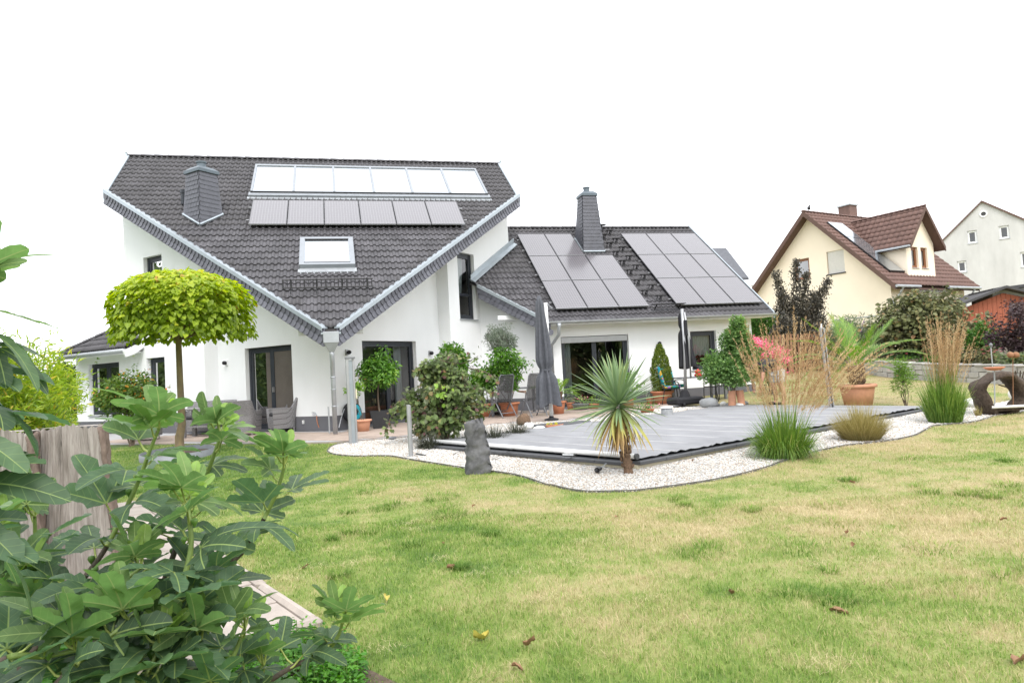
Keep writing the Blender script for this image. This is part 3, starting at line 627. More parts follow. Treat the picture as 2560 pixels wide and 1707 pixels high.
pmat('soil', (.09, .065, .045), .95, var=.35, vscale=20, bump=.6, bscale=60)
pmat('gravel_bed', (.36, .345, .325), .9, var=.22, vscale=70, bump=.8, bscale=90)
m_ = leafmat('pebble', [(0, (.50, .49, .475)), (.55, (.62, .61, .59)), (.8, (.50, .45, .385)), (.93, (.40, .29, .19)), (1, (.28, .27, .26))], .55, .0)
pmat('paver', (.36, .285, .24), .8, var=.16, vscale=3.5, bump=.25, bscale=80, objvar=.10)
pmat('concrete_warm', (.35, .305, .27), .88, var=.14, vscale=7, bump=.35, bscale=110, objvar=.08)
pmat('concrete_grey', (.36, .36, .37), .88, var=.14, vscale=7, bump=.35, bscale=110)
pmat('edging', (.10, .095, .09), .6, var=.2)
pmat('coping', (.075, .078, .085), .6, var=.15, vscale=8)
pmat('cream', (.62, .56, .42), .8, var=.06)
pmat('cover_sheet', (.25, .253, .265), .9, spec=.2, var=.13, vscale=2.0, bump=.1, bscale=14, stretch=(1, .5, 1))
pmat('rod_grey', (.44, .44, .445), .7, var=.05)
pmat('white_plastic', (.78, .78, .78), .35, var=.03)
# ground sheet to the horizon
xs = np.unique(np.concatenate([np.linspace(-400, -30, 12), np.linspace(-30, 40, 90), np.linspace(40, 500, 14)]))
ys = np.unique(np.concatenate([np.linspace(-400, -30, 12), np.linspace(-30, 50, 100), np.linspace(50, 500, 14)]))
X, Y = np.meshgrid(xs, ys); Z = hzv(X, Y)
rb = np.hypot(X-CAM[0], Y-CAM[1]); back = np.clip((-Y-26)/60, 0, 1); Z = Z+back**1.3*13      # the hillside behind the viewer, mirrored in the panes
V = np.stack([X.ravel(), Y.ravel(), Z.ravel()], 1); nx, ny = len(xs), len(ys)
i0 = (np.arange(ny-1)[:, None]*nx+np.arange(nx-1)[None]).ravel()
tag(link('ground', npmesh('ground', V, [np.stack([i0, i0+1, i0+nx+1, i0+nx], 1)], 'lawn', smooth=True)), kind='structure')
# gravel bed
front_px = [C6(300, 1070), C6(190, 1092), C6(140, 1120), C6(128, 1148), C6(190, 1172), C6(350, 1186), C6(620, 1184), C6(800, 1213), C6(1250, 1286), C6(1650, 1340), C6(1900, 1420), C7(60, 1428), C7(200, 1462), C7(350, 1481), C7(600, 1479), C7(820, 1466), C7(1300, 1400), C7(1600, 1340), C7(1840, 1275), C8(400, 1225), C8(640, 1155), C8(900, 1100), C8(1220, 1065), C8(1450, 1020), C8(1560, 965), C8(1620, 938), C8(1720, 927), C8(1950, 905), C8(2100, 860), C8(2240, 832), C8(2352, 820), (2700, 1005)]
gfront = smooth_line([G(*p, -.01) for p in front_px], 4)
gback = [(15.5, -3.4), (13.4, -4.05), (12.3, -4.3), (11.5, -4.2), (10.3, .2), (9.6, .9), (8.6, 1.2), (7, .8), (5.8, .3), (4.0, .6), (2.6, .2), (1.4, -.6), (.2, -.9), (-.1, -1.2)]
GPOLY = [tuple(p) for p in gfront]+gback
def flat_poly(name, poly, zf, mat, **k):
    bm = bmesh.new(); vs_ = [bm.verts.new((p[0], p[1], zf(p[0], p[1]))) for p in poly]; f = bm.faces.new(vs_)
    bmesh.ops.triangulate(bm, faces=[f]); bmesh.ops.recalc_face_normals(bm, faces=bm.faces)
    if sum(q.normal.z for q in bm.faces) < 0: bmesh.ops.reverse_faces(bm, faces=bm.faces)
    me = bpy.data.meshes.new(name); bm.to_mesh(me); bm.free(); me.materials.append(M(mat)); return tag(link(name, me), **k)
flat_poly('gravel_bed', GPOLY, lambda x_, y_: hz(x_, y_)+.004, 'gravel_bed', kind='structure')
# pebbles
def scatter_poly(poly, dens, seed):
    r_ = np.random.default_rng(seed); p = np.array([q[:2] for q in poly]); lo, hi = p.min(0), p.max(0); n = int(dens*np.prod(hi-lo))
    q = lo+r_.random((n, 2))*(hi-lo); return q[inpoly(q[:, 0], q[:, 1], poly)]
POOLA, POOLB, POOLC, POOLD = np.array([1.62, -3.25]), np.array([3.72, -7.52]), np.array([11.75, -4.05]), np.array([9.95, .15])
POOL = [POOLA, POOLB, POOLC, POOLD]
TER = [(-9.5, 6.2), (-6.2, 3.3), (-4.05, 1.66), (-1.98, -.02), (-.46, -1.16), (-.1, -1.40), (.6, -1.5), (1.34, -1.46), (2.2, -1.1), (3.0, -.35), (3.7, .05), (4.6, -.25), (5.9, -.5), (6.9, .1), (8.2, 1.05), (9.6, 1.75), (11.5, 2.3), (13.4, 2.7), (13.4, 3.95), (6.2, 3.95), (4.5, 5.6), (3.3, 4.5), (0, 1.65), (-3.3, 4.5), (-9.5, 9.9)]
q = scatter_poly(GPOLY, 2600, 2); q = q[~inpoly(q[:, 0], q[:, 1], POOL) & ~inpoly(q[:, 0], q[:, 1], TER)]
dist = np.hypot(q[:, 0]-CAM[0], q[:, 1]-CAM[1]); q = q[rng.random(len(q)) < np.clip((9.5/dist)**1.2, .25, 1)]; dist = np.hypot(q[:, 0]-CAM[0], q[:, 1]-CAM[1])
n = len(q); T8 = np.array([(1, 0, 0), (0, 1, 0), (-1, 0, 0), (0, -1, 0), (0, 0, 1), (0, 0, -.6)], float); F8 = np.array([(0, 1, 4), (1, 2, 4), (2, 3, 4), (3, 0, 4), (1, 0, 5), (2, 1, 5), (3, 2, 5), (0, 3, 5)])
sz = rng.uniform(.007, .017, (n, 1))*np.clip(dist/9, 1, 1.6)[:, None]; a = rng.random(n)*6.28; V = np.repeat(T8[None], n, 0)*rng.uniform(.65, 1.25, (n, 6, 1)); V[:, :, 2] *= .62
ca, sa = np.cos(a)[:, None], np.sin(a)[:, None]; V = np.stack([V[:, :, 0]*ca-V[:, :, 1]*sa, V[:, :, 0]*sa+V[:, :, 1]*ca, V[:, :, 2]+rng.normal(0, .18, (n, 1))*V[:, :, 0]], 2)*sz[:, :, None]
V[:, :, 0] += q[:, :1]; V[:, :, 1] += q[:, 1:]; V[:, :, 2] += (hzv(q[:, 0], q[:, 1])+.008)[:, None]
tag(link('gravel', npmesh('gravel', V.reshape(-1, 3), [(F8[None]+np.arange(n)[:, None, None]*6).reshape(-1, 3)], 'pebble', attr=np.repeat(rng.random(n), 6), smooth=True)), 'loose white gravel pebbles around the covered pool', 'gravel', kind='stuff')
# metal lawn edging
x = MB()
for i in range(len(gfront)-1):
    a, b_ = gfront[i], gfront[i+1]; t_ = (b_-a); nn = np.array([-t_[1], t_[0]])/np.linalg.norm(t_)*.012
    za, zb = hz(*a)-.02, hz(*b_)-.02; h = .045
    x.add([(*a, za), (*b_, zb), (*b_, zb+h), (*a, za+h), (*(a+nn), za), (*(b_+nn), zb), (*(b_+nn), zb+h), (*(a+nn), za+h)], [(0, 1, 2, 3), (5, 4, 7, 6), (3, 2, 6, 7)])
tag(x.build('lawn_edging', 'edging', fix=False), 'thin dark curved edging strip between lawn and white gravel', 'edging')
# terrace: base sheet + slabs set with joints
flat_poly('terrace', TER, lambda x_, y_: -.012, 'concrete_grey', kind='structure'); terr = bpy.data.objects['terrace']
x = MB(); tl = [np.array(p) for p in TER[:18]]
for a, b_ in zip(tl[:-1], tl[1:]): x.add([(*a, -.25), (*b_, -.25), (*b_, .0), (*a, .0)], [(0, 1, 2, 3)])
x.build('terrace_edge', 'concrete_warm', terr, fix=False)
SLW, SLH = .60, .40; m_ = MB(); m_.obox((.004, .004, -.03), (SLW-.008, 0, 0), (0, SLH-.008, 0), (0, 0, .032)); sme = m_.mesh('paving_slab', 'paver', bevel=.004)
e1, e2 = np.array([S2, -S2]), np.array([S2, S2])
for i in range(-22, 22):
    for j in range(-8, 26):
        o = e1*(i*SLW+(SLW/2 if j % 2 else 0))+e2*j*SLH; cs = [o, o+e1*SLW, o+e2*SLH, o+e1*SLW+e2*SLH]
        if not all(inpoly(np.array([c[0]]), np.array([c[1]]), TER)[0] for c in cs): continue
        ctr = sum(cs)/4
        if ctr[1] > 2.6+abs(ctr[0])*.6 or ctr[0] < -5.5 or ctr[1] > 4.2 or (ctr[0]-0)**2 < 0: continue
        link('paving_slab', sme, terr, loc=(o[0], o[1], random.uniform(-.002, .001)), rot=(0, 0, -math.pi/4))
# pool basin: coping stones on a cream wall
pool = empty('pool', (*POOLB, 0), 0, 'rectangular garden pool with dark coping on a cream rim', 'pool')
def pl(p): return (p[0]-POOLB[0], p[1]-POOLB[1])
for a, b_ in zip(POOL, POOL[1:]+POOL[:1]):
    a, b_ = np.array(pl(a)), np.array(pl(b_)); L = np.linalg.norm(b_-a); e = (b_-a)/L; nn = np.array([e[1], -e[0]]); nn = nn if np.dot(nn, np.array(pl(sum(POOL)/4))-a) < 0 else -nn
    x = MB(); x.obox((*(a-nn*.1), -.4), (*(e*L), 0), (*(nn*.19), 0), (0, 0, .335)); x.build('rim', 'cream', pool)
    k = int(L/.5)
    for i in range(k):
        x = MB(); x.obox((*(a+e*(i*L/k+.003)-nn*.22), -.062), (*(e*(L/k-.006)), 0), (*(nn*.36), 0), (0, 0, .045)); x.build('coping_stone', 'coping', pool, bevel=.006)
# cover: sheet strips between rods, roller tube at the near end
cover = empty('pool_cover', (*POOLB, .0), 0, 'grey tarpaulin pool cover stretched over white cross rods', 'pool cover')
NR = 11; prev = None
for i in range(NR+1):
    t_ = i/NR; a = np.array(pl(POOLA+(POOLD-POOLA)*t_)); b_ = np.array(pl(POOLB+(POOLC-POOLB)*t_)); a = a+(a-b_)*.012; b_ = b_-(a-b_)*.014
    zr_ = lambda tt: .012+.03*(1-tt)+.055*tt**2
    r_ = .034 if i == 0 else .007; x = MB(); zc = .045 if i == 0 else .022
    x.tube([(*(a+(b_-a)*-.01), zc), (*(a+(b_-a)*1.0), zc)], r_, 12); o = x.build('roller_tube' if i == 0 else 'rod', 'white_plastic' if i == 0 else 'rod_grey', cover, smooth=True)
    if i == 0:
        for q_ in (a-(b_-a)*.012, b_): x = MB(); d_ = (b_-a)/np.linalg.norm(b_-a)*.03; x.tube([(*(q_), .045), (*(q_+d_), .045)], .04, 12); x.build('end_cap', 'coping', cover)
    if prev is not None:
        pa, pb = prev; U_, W_ = 9, 17; V = []; r2 = np.random.default_rng(i)
        ph = r2.random(4)*6
        for u in range(U_):
            for w_ in range(W_):
                f_ = u/(U_-1); g_ = w_/(W_-1); p = (pa+(a-pa)*f_)*(1-g_)+(pb+(b_-pb)*f_)*g_
                sag = -.004*math.sin(math.pi*f_)+.006*math.sin(9*g_+ph[0])*math.sin(math.pi*f_)+.004*math.sin(17*g_+5*f_+ph[1])
                if g_ > .93: sag += .012*math.sin(f_*22+ph[2])
                V.append((p[0], p[1], .022+sag))
        ii = (np.arange(U_-1)[:, None]*W_+np.arange(W_-1)[None]).ravel()
        link('cover_strip', npmesh('cover_strip', np.array(V), [np.stack([ii, ii+W_, ii+W_+1, ii+1], 1)], 'cover_sheet', smooth=True), cover)
    prev = (a, b_)
for (t_, L) in ((.12, .4), (.3, .45), (.52, .5), (.8, .42)):                       # tension straps down to the gravel
    p = np.array(pl(POOLA+(POOLB-POOLA)*t_)); x = MB(); d_ = np.array([-.88, -.48]); zt = hz(*(p+POOLB))+.012
    x.obox((*p, .03), (*(d_*L), zt-.03), (.02, .035, 0), (0, 0, .006)); x.build('strap', 'black_metal', cover)
pw_ = GZ(*C6(2160, 1210), -.1); wb = empty('wooden_board', (pw_[0], pw_[1], hz(pw_[0], pw_[1])+.01), 2.2, 'short pale board leaning on the pool edge by the roller tube', 'board')
x = MB(); x.obox((-.09, -.15, .0), (.18, 0, 0), (0, .36, .09), (0, 0, .02)); x.build('plank', 'white_paint', wb, bevel=.003)
# garden path at the lower left
K0, K1 = G(769, 1563), G(560, 1412); pd = (K1-K0)[:2]; pd /= np.linalg.norm(pd); pn = np.array([-pd[1], pd[0]]); pn = pn if pn[0] < 0 else -pn; rzp = math.atan2(pd[1], pd[0])
path = tag(flat_poly('path', [K0[:2], K0[:2]+pd*5.5, K0[:2]+pd*5.5+pn*1.5, K0[:2]+pn*1.5], lambda x_, y_: hz(x_, y_)+.006, 'soil'), kind='structure')
for i in range(11):
    for j in range(2):
        o = K0[:2]+pd*i*.5+pn*(.006+j*.47); z = hz(*o)
        x = MB(); x.obox((0, 0, -.03), (*(pd*.492), 0), (*(pn*.462), 0), (0, 0, .05)); x.build('paving_slab', 'concrete_warm', path, bevel=.005, loc=(*o, z+random.uniform(-.002, .003)))
for i in range(6):
    o = K0[:2]+pd*i*.92; x = MB(); x.obox((*o, hz(*o)-.08), (*(pd*.912), 0), (*(-pn*.07), 0), (0, 0, .125)); x.build('kerb_stone', 'concrete_warm', path, bevel=.022)
o = K0[:2]-pd*.075-pn*.07
for i in range(1): x = MB(); p = o+pn*i*.82; x.obox((*p, hz(*p)-.08), (*(pn*.812), 0), (*(pd*.07), 0), (0, 0, .125)); x.build('kerb_stone', 'concrete_warm', path, bevel=.02)
PATHP = [K0[:2]-pd*.1-pn*.08, K0[:2]+pd*5.5-pn*.08, K0[:2]+pd*5.5+pn*1.5, K0[:2]-pd*.1+pn*1.6]
# ---------------------------------------------------------------- grass blades
def blades(P, h, wd, lean, az, rnd, seg2):
    """curved blades: near ones with a bent tip"""
    n = len(P); dx, dy = np.cos(az), np.sin(az); sx, sy = -dy, dx
    def ring(f, ww):
        c = np.stack([P[:, 0]+dx*lean*h*f*f, P[:, 1]+dy*lean*h*f*f, P[:, 2]+h*f*(1-.25*lean*f)], 1); o = np.stack([sx*ww, sy*ww, 0*ww], 1); return c-o, c+o
    if seg2:
        a0, a1 = ring(0., wd*.5); b0, b1 = ring(.55, wd*.42); t0, _ = ring(1., wd*0); V = np.stack([a0, a1, b0, b1, t0], 1).reshape(-1, 3); k = np.arange(n)[:, None]*5
        return V, [k+np.array([[0, 1, 3, 2]]), k+np.array([[2, 3, 4]])], np.repeat(rnd, 5)
    a0, a1 = ring(0., wd*.5); t0, _ = ring(1., wd*0); V = np.stack([a0, a1, t0], 1).reshape(-1, 3); k = np.arange(n)[:, None]*3
    return V, [k+np.array([[0, 1, 2]])], np.repeat(rnd, 3)
RINGC = G(446, 1140)
RX, RY = .62, 1.05
def lawn_points(d0, d1, dens, wide=False):
    area = (d1**2-d0**2)*.80; n = int(area*dens); d_ = np.sqrt(rng.random(n)*(d1**2-d0**2)+d0**2); lat = (rng.random(n)*1.62-.81)*d_
    if wide: lat = np.where(rng.random(n) < .4, -1, 1)*(.80+rng.random(n)*.9)*d_
    x_ = CAM[0]+lat*math.cos(YAW)+d_*math.sin(YAW); y_ = CAM[1]-lat*math.sin(YAW)+d_*math.cos(YAW)
    k = ~(inpoly(x_, y_, GPOLY) | inpoly(x_, y_, TER) | inpoly(x_, y_, POOL) | inpoly(x_, y_, PATHP))
    k &= ~((x_-RINGC[0])**2/RX**2+(y_-RINGC[1])**2/RY**2 < 1.1); k &= (y_ < 12) & ~((y_ > 1.6) & (np.abs(x_) < 13.2)); k &= ~((x_ > -9) & (x_ < 0) & (x_+y_ > -2.2) & (y_ > -1)) 
    return x_[k], y_[k], d_[k]
parts_ = []
for d0, d1, dens, seg in ((2.2, 4.2, 7000, True), (4.2, 6.5, 4200, True), (6.5, 10, 2200, False), (10, 15, 1100, False), (15, 24, 420, False)):
    x_, y_, d_ = lawn_points(d0, d1, dens); n = len(x_); z = hzv(x_, y_)
    cl_ = .5+.5*np.sin(x_*3.1+1.7*np.sin(y_*2.3))*np.sin(y_*2.7+1.3*np.sin(x_*1.9))
    h = rng.uniform(.012, .032, n)*(1+.5*cl_)*(1+.4*(rng.random(n) > .95)); wd = rng.uniform(.0022, .0042, n)*np.clip(d_/4, 1, 3.2)
    parts_.append(blades(np.stack([x_, y_, z], 1), h, wd, rng.uniform(.1, 1.3, n), rng.random(n)*6.28, np.clip(rng.normal(.5, .22, n), 0, 1), seg))
# the sward goes on outside the frame, thinner
for d0, d1, dens in ((1.2, 4.2, 2600), (4.2, 8, 1500), (8, 14, 700), (14, 24, 300)):
    x_, y_, d_ = lawn_points(d0, d1, dens, True); n = len(x_); z = hzv(x_, y_)
    parts_.append(blades(np.stack([x_, y_, z], 1), rng.uniform(.014, .04, n), rng.uniform(.004, .007, n)*np.clip(d_/4, 1, 3.2), rng.uniform(.1, 1.3, n), rng.random(n)*6.28, np.clip(rng.normal(.5, .22, n), 0, 1), False))
# coarse tufts standing above the mown sward, and flat dry thatch
for k in range(60):
    x_, y_, d_ = lawn_points(2.6, 9, .3); 
    if len(x_) == 0: continue
    cx_, cy_ = x_[0], y_[0]; n = random.randint(30, 150); r_ = random.uniform(.05, .24); a = rng.random(n)*6.28; rr = r_*np.sqrt(rng.random(n)); px_, py_ = cx_+rr*np.cos(a), cy_+rr*np.sin(a)
    parts_.append(blades(np.stack([px_, py_, hzv(px_, py_)], 1), rng.uniform(.035, .07, n), rng.uniform(.004, .006, n), rng.uniform(.4, 1.5, n), a+rng.normal(0, .5, n), rng.uniform(-.2, .25, n), True))
for k in range(70):
    x_, y_, d_ = lawn_points(2.6, 8.5, .3)
    if len(x_) == 0: continue
    cx_, cy_ = x_[0], y_[0]; n = 70; px_, py_ = cx_+rng.normal(0, .07, n), cy_+rng.normal(0, .05, n)
    parts_.append(blades(np.stack([px_, py_, hzv(px_, py_)+.022], 1), rng.uniform(.012, .03, n), np.full(n, .0018), rng.uniform(1.2, 2.6, n), rng.random(n)*6.28, np.full(n, 1.6), True))
def join(parts):
    V, Q, T, R_, b_ = [], [], [], [], 0
    for v, fs, r_ in parts:
        for f in fs: (Q if f.shape[1] == 4 else T).append(f+b_)
        V.append(v); R_.append(r_); b_ += len(v)
    return np.vstack(V), ([np.vstack(Q)] if Q else [])+([np.vstack(T)] if T else []), np.concatenate(R_)
V, FF, R_ = join(parts_)
tag(link('lawn_grass', npmesh('lawn_grass', V, FF, 'lawn_blades', attr=R_)), 'short patchy green and straw-coloured lawn grass', 'grass', kind='stuff')
# ================================================================ PLANTS
def unit(a): return a/(np.linalg.norm(a, axis=-1, keepdims=True)+1e-9)
T_KITE = (np.array([(0, 0, 0), (.5, .45, .10), (0, 1, -.06), (-.5, .45, .10)]), [np.array([(0, 1, 2), (0, 2, 3)])])
T_OVAL = (np.array([(0, 0, 0), (.36, .16, .05), (.5, .45, .09), (.28, .8, .02), (0, 1, -.10), (-.28, .8, .02), (-.5, .45, .09), (-.36, .16, .05)]), [np.array([(0, 1, 2, 3, 4), (0, 4, 5, 6, 7)])])
T_HEART = (np.array([(0, .06, 0), (.3, -.04, .05), (.52, .2, .09), (.44, .52, .07), (.18, .84, -.02), (0, 1.05, -.16), (-.18, .84, -.02), (-.44, .52, .07), (-.52, .2, .09), (-.3, -.04, .05)]), [np.array([(0, 1, 2, 3, 4, 5), (0, 5, 6, 7, 8, 9)])])
T_BLADE = (np.array([(-.5, 0, 0), (.5, 0, 0), (.42, .5, .06), (-.42, .5, .06), (0, 1, -.05)]), [np.array([(0, 1, 2, 3)]), np.array([(3, 2, 4)])])
T_LOBED = (np.array([(0, 0, 0), (.3, .08, .04), (.55, .3, .1), (.34, .42, .05), (.42, .72, .03), (.14, .7, .0), (0, 1, -.08), (-.14, .7, .0), (-.42, .72, .03), (-.34, .42, .05), (-.55, .3, .1), (-.3, .08, .04)]), [np.array([(0, 1, 2, 3, 4, 5, 6), (0, 6, 7, 8, 9, 10, 11)])])
def leaf_arrays(P, D, N, L, W, tpl, rnd):
    tv, tf = tpl; n = len(P); D = unit(D); X_ = unit(np.cross(D, N)); Nz = np.cross(X_, D); L = np.broadcast_to(L, n)[:, None, None]
    V = P[:, None]+L*(X_[:, None]*tv[None, :, :1]*W+D[:, None]*tv[None, :, 1:2]+Nz[:, None]*tv[None, :, 2:])
    k = len(tv); return V.reshape(-1, 3), [(f[None]+np.arange(n)[:, None, None]*k).reshape(-1, f.shape[1]) for f in tf], np.repeat(rnd, k)
def joinp(ps):
    V, by, R_, b_ = [], {}, [], 0
    for v, fs, r_ in ps:
        for f in fs: by.setdefault(f.shape[1], []).append(f+b_)
        V.append(v); R_.append(r_); b_ += len(v)
    return np.vstack(V), [np.vstack(f) for f in by.values()], np.concatenate(R_)
def leaf_obj(name, ps, mat, parent=None, kind=None, origin=None):
    V, FF, R_ = joinp(ps)
    if origin is not None: V = V-np.asarray(origin)
    o = link(name, npmesh(name, V, FF, mat, attr=R_), parent)
    if kind: o['kind'] = kind
    return o
def blob(c, rad, n, r_, shell=.55, flat=0., droop=.15, up=.6):
    """leaves in an ellipsoidal clump: points biased to the shell, tips out and down, faces up and out"""
    q = unit(r_.normal(size=(n, 3))); rr = (shell+(1-shell)*r_.random((n, 1)))*r_.uniform(.82, 1.1, (n, 1)); rr = np.where(r_.random((n, 1)) < .25, rr*r_.random((n, 1)), rr)
    P = np.asarray(c)+q*rr*np.asarray(rad); D = q*np.array([1, 1, .5])+r_.normal(0, .55, (n, 3)); D[:, 2] -= droop
    N = q*.6+np.array([0, 0, up])+r_.normal(0, .35, (n, 3)); return P, D, N
def clumps(c, rad, k, r_, cs=(.3, .5), ground=None):
    """clump centres spread through an ellipsoid, outer ones nearer the outline"""
    q = unit(r_.normal(size=(k, 3))); rr = r_.random((k, 1))**.45*.78; P = np.asarray(c)+q*rr*np.asarray(rad); s = r_.uniform(*cs, (k, 1))
    return P, s
for nm, stops, ro, tr, bk in (
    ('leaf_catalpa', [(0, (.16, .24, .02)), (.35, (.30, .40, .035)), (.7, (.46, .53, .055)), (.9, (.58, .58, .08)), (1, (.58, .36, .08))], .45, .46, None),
    ('leaf_citrus', [(0, (.05, .13, .018)), (.5, (.11, .25, .035)), (.85, (.20, .37, .06)), (1, (.30, .45, .07))], .35, .3, None),
    ('leaf_olive', [(0, (.08, .12, .07)), (.6, (.14, .19, .12)), (1, (.24, .28, .20))], .5, .2, (.30, .33, .28)),
    ('leaf_viburnum', [(0, (.06, .095, .03)), (.45, (.13, .19, .06)), (.74, (.20, .25, .085)), (.90, (.25, .15, .07)), (1, (.16, .08, .08))], .55, .25, (.20, .23, .14)),
    ('leaf_cornus', [(0, (.05, .10, .02)), (.5, (.11, .19, .04)), (.86, (.20, .26, .05)), (.93, (.55, .26, .05)), (1, (.65, .22, .06))], .5, .3, None),
    ('leaf_bamboo', [(0, (.16, .26, .04)), (.5, (.30, .42, .06)), (.85, (.46, .52, .09)), (1, (.55, .42, .10))], .45, .4, None),
    ('leaf_thuja', [(0, (.06, .11, .015)), (.6, (.14, .20, .03)), (1, (.25, .29, .05))], .6, .2, None),
    ('leaf_hedge', [(0, (.03, .09, .015)), (.6, (.07, .17, .025)), (1, (.12, .24, .04))], .6, .2, None),
    ('leaf_maple', [(0, (.07, .14, .045)), (.5, (.14, .25, .075)), (1, (.27, .40, .12))], .5, .3, None),
    ('leaf_purple', [(0, (.035, .035, .03)), (.6, (.09, .082, .065)), (1, (.16, .14, .10))], .4, .15, None),
    ('leaf_hazel', [(0, (.065, .075, .03)), (.5, (.14, .155, .055)), (.8, (.22, .20, .08)), (1, (.28, .16, .075))], .45, .2, (.13, .14, .075)),
    ('leaf_smoke', [(0, (.035, .02, .025)), (.7, (.08, .05, .055)), (1, (.12, .09, .08))], .5, .15, None),
    ('leaf_buddleia', [(0, (.08, .12, .05)), (.6, (.16, .22, .10)), (1, (.27, .32, .18))], .55, .25, (.3, .33, .24)),
    ('leaf_fresh', [(0, (.09, .19, .03)), (.6, (.2, .36, .06)), (1, (.34, .48, .10))], .5, .35, None),
    ('leaf_herb', [(0, (.03, .10, .012)), (.5, (.08, .24, .025)), (1, (.17, .38, .05))], .5, .3, None),
    ('leaf_dark', [(0, (.03, .035, .025)), (.6, (.07, .075, .05)), (1, (.13, .13, .09))], .5, .1, None),
    ('leaf_far', [(0, (.07, .11, .035)), (.6, (.15, .20, .07)), (1, (.28, .30, .13))], .6, .2, None),
    ('leaf_back', [(0, (.04, .07, .02)), (.6, (.08, .12, .035)), (1, (.13, .17, .05))], .6, .1, None),
    ('grass_green', [(0, (.06, .135, .025)), (.5, (.145, .25, .045)), (.85, (.28, .36, .085)), (1, (.42, .40, .15))], .45, .3, None),
    ('grass_tan', [(0, (.19, .17, .06)), (.5, (.34, .29, .12)), (1, (.48, .40, .20))], .6, .3, None),
    ('plume', [(0, (.34, .22, .115)), (.5, (.48, .34, .19)), (1, (.62, .48, .30))], .7, .3, None),
    ('palm_leaf', [(0, (.08, .17, .028)), (.5, (.17, .30, .045)), (1, (.32, .46, .085))], .4, .3, None),
    ('yucca_leaf', [(0, (.15, .23, .12)), (.45, (.21, .30, .15)), (.62, (.30, .35, .13)), (.72, (.48, .44, .12)), (.84, (.42, .28, .12)), (1, (.30, .19, .09))], .4, .15, None),
    ('flower_pink', [(0, (.75, .10, .22)), (.6, (.85, .22, .34)), (1, (.9, .45, .5))], .5, .35, None),
    ('flower_white', [(0, (.85, .83, .8)), (1, (.9, .9, .88))], .5, .3, None),
    ('flower_purple', [(0, (.25, .08, .35)), (1, (.45, .2, .55))], .5, .3, None)):
    leafmat(nm, stops, ro, tr, bk)
pmat('bark', (.12, .09, .065), .9, var=.35, vscale=18, bump=.9, bscale=45, stretch=(1, 1, .25))
pmat('bark_lichen', (.12, .092, .065), .9, col2=(.24, .18, .085), vscale=9, bump=.9, bscale=45, stretch=(1, 1, .35))
pmat('bark_pale', (.22, .20, .17), .9, var=.3, vscale=22, bump=.8, bscale=60, stretch=(1, 1, .25))
pmat('fibre', (.15, .095, .06), .95, var=.4, vscale=30, bump=1, bscale=60)
pmat('terracotta', (.50, .20, .11), .8, var=.14, vscale=8, bump=.2, bscale=90)
pmat('terracotta_pale', (.60, .30, .19), .8, var=.12, vscale=9, bump=.2, bscale=90)
pmat('pot_dark', (.028, .03, .034), .55, var=.15)
pmat('pot_grey', (.14, .145, .15), .7, var=.15)
pmat('stem_green', (.14, .22, .05), .55, var=.2, vscale=12)
def limb(mb, a, b_, r0, r1, r_, wob=.08, n=5, sides=6):
    a, b_ = np.asarray(a, float), np.asarray(b_, float); L = np.linalg.norm(b_-a); pts, rr = [], []
    o1 = r_.normal(0, wob*L, 3)
    for t_ in np.linspace(0, 1, n): pts.append(a+(b_-a)*t_+o1*math.sin(math.pi*t_)+np.array([0, 0, .06*L*math.sin(math.pi*t_)])); rr.append(r0+(r1-r0)*t_)
    mb.tube(pts, rr, sides)
def plant(name, label, cat, base, c, rad, k, per, L, mat, seed, W=.55, tpl=T_OVAL, cs=(.28, .45), stems=1, trunk_r=.03, trunk_to=.35, tmat='bark', group=None, shell=.5, droop=.2, up=.6, crown='foliage', extra=None, limbs=True, root=None, var=1.):
    """bush or small tree: tapered stems and limbs to clumps of leaves"""
    r_ = np.random.default_rng(seed); base = np.asarray(base, float); c = np.asarray(c, float); rad = np.asarray(rad, float)
    e = root if root is not None else empty(name, base, 0, label, cat, group); org = base
    CP, CS = clumps(c, rad, k, r_, cs); mb = MB()
    top = np.array([c[0], c[1], c[2]-rad[2]*trunk_to])
    if stems == 1:
        limb(mb, (0, 0, -.03), top-org, trunk_r, trunk_r*.7, r_, .03, 6, 8); st = [top-org]
    else:
        st = []
        for i in range(stems):
            p = CP[i % k]; q = np.array([(p[0]-base[0])*.5, (p[1]-base[1])*.5, (p[2]-base[2])*.5]); a = r_.random()*6.28
            limb(mb, (.08*math.cos(a)*trunk_r/.03, .08*math.sin(a)*trunk_r/.03, -.03), q, trunk_r, trunk_r*.7, r_, .06, 5, 6); st.append(q)
    for i in range(k):
        s_ = min(st, key=lambda q: np.linalg.norm(q-(CP[i]-org))); limb(mb, s_, CP[i]-org, trunk_r*.55, trunk_r*.18, r_, .1, 5, 5)
    o = mb.build('trunk' if stems == 1 else 'stems', tmat, e, smooth=True, fix=False)
    if stems > 1: o['kind'] = 'stuff'
    ps = []
    for i in range(k):
        n = max(4, int(per*r_.uniform(.7, 1.3))); P, D, N = blob(CP[i], rad*CS[i], n, r_, shell, droop=droop, up=up)
        ok = P[:, 2] > base[2]+.02; P, D, N = P[ok], D[ok], N[ok]; n = len(P)
        ps.append(leaf_arrays(P-org, D, N, L*r_.uniform(.65, 1.2, n), W, tpl, np.clip(r_.normal(.45+.12*r_.normal(), .24*var, n), 0, 1)))
    leaf_obj(crown, ps, mat, e)
    if extra: extra(e, CP, CS, r_, org)
    return e
def sc_(px, d): return px*d/F
def crownpx(x0, x1, y0, y1, d, depth=None):
    c = PD((x0+x1)/2, (y0+y1)/2, d); rx, rz_ = sc_((x1-x0)/2, d), sc_((y1-y0)/2, d); return c, np.array([rx, depth if depth else rx, rz_])
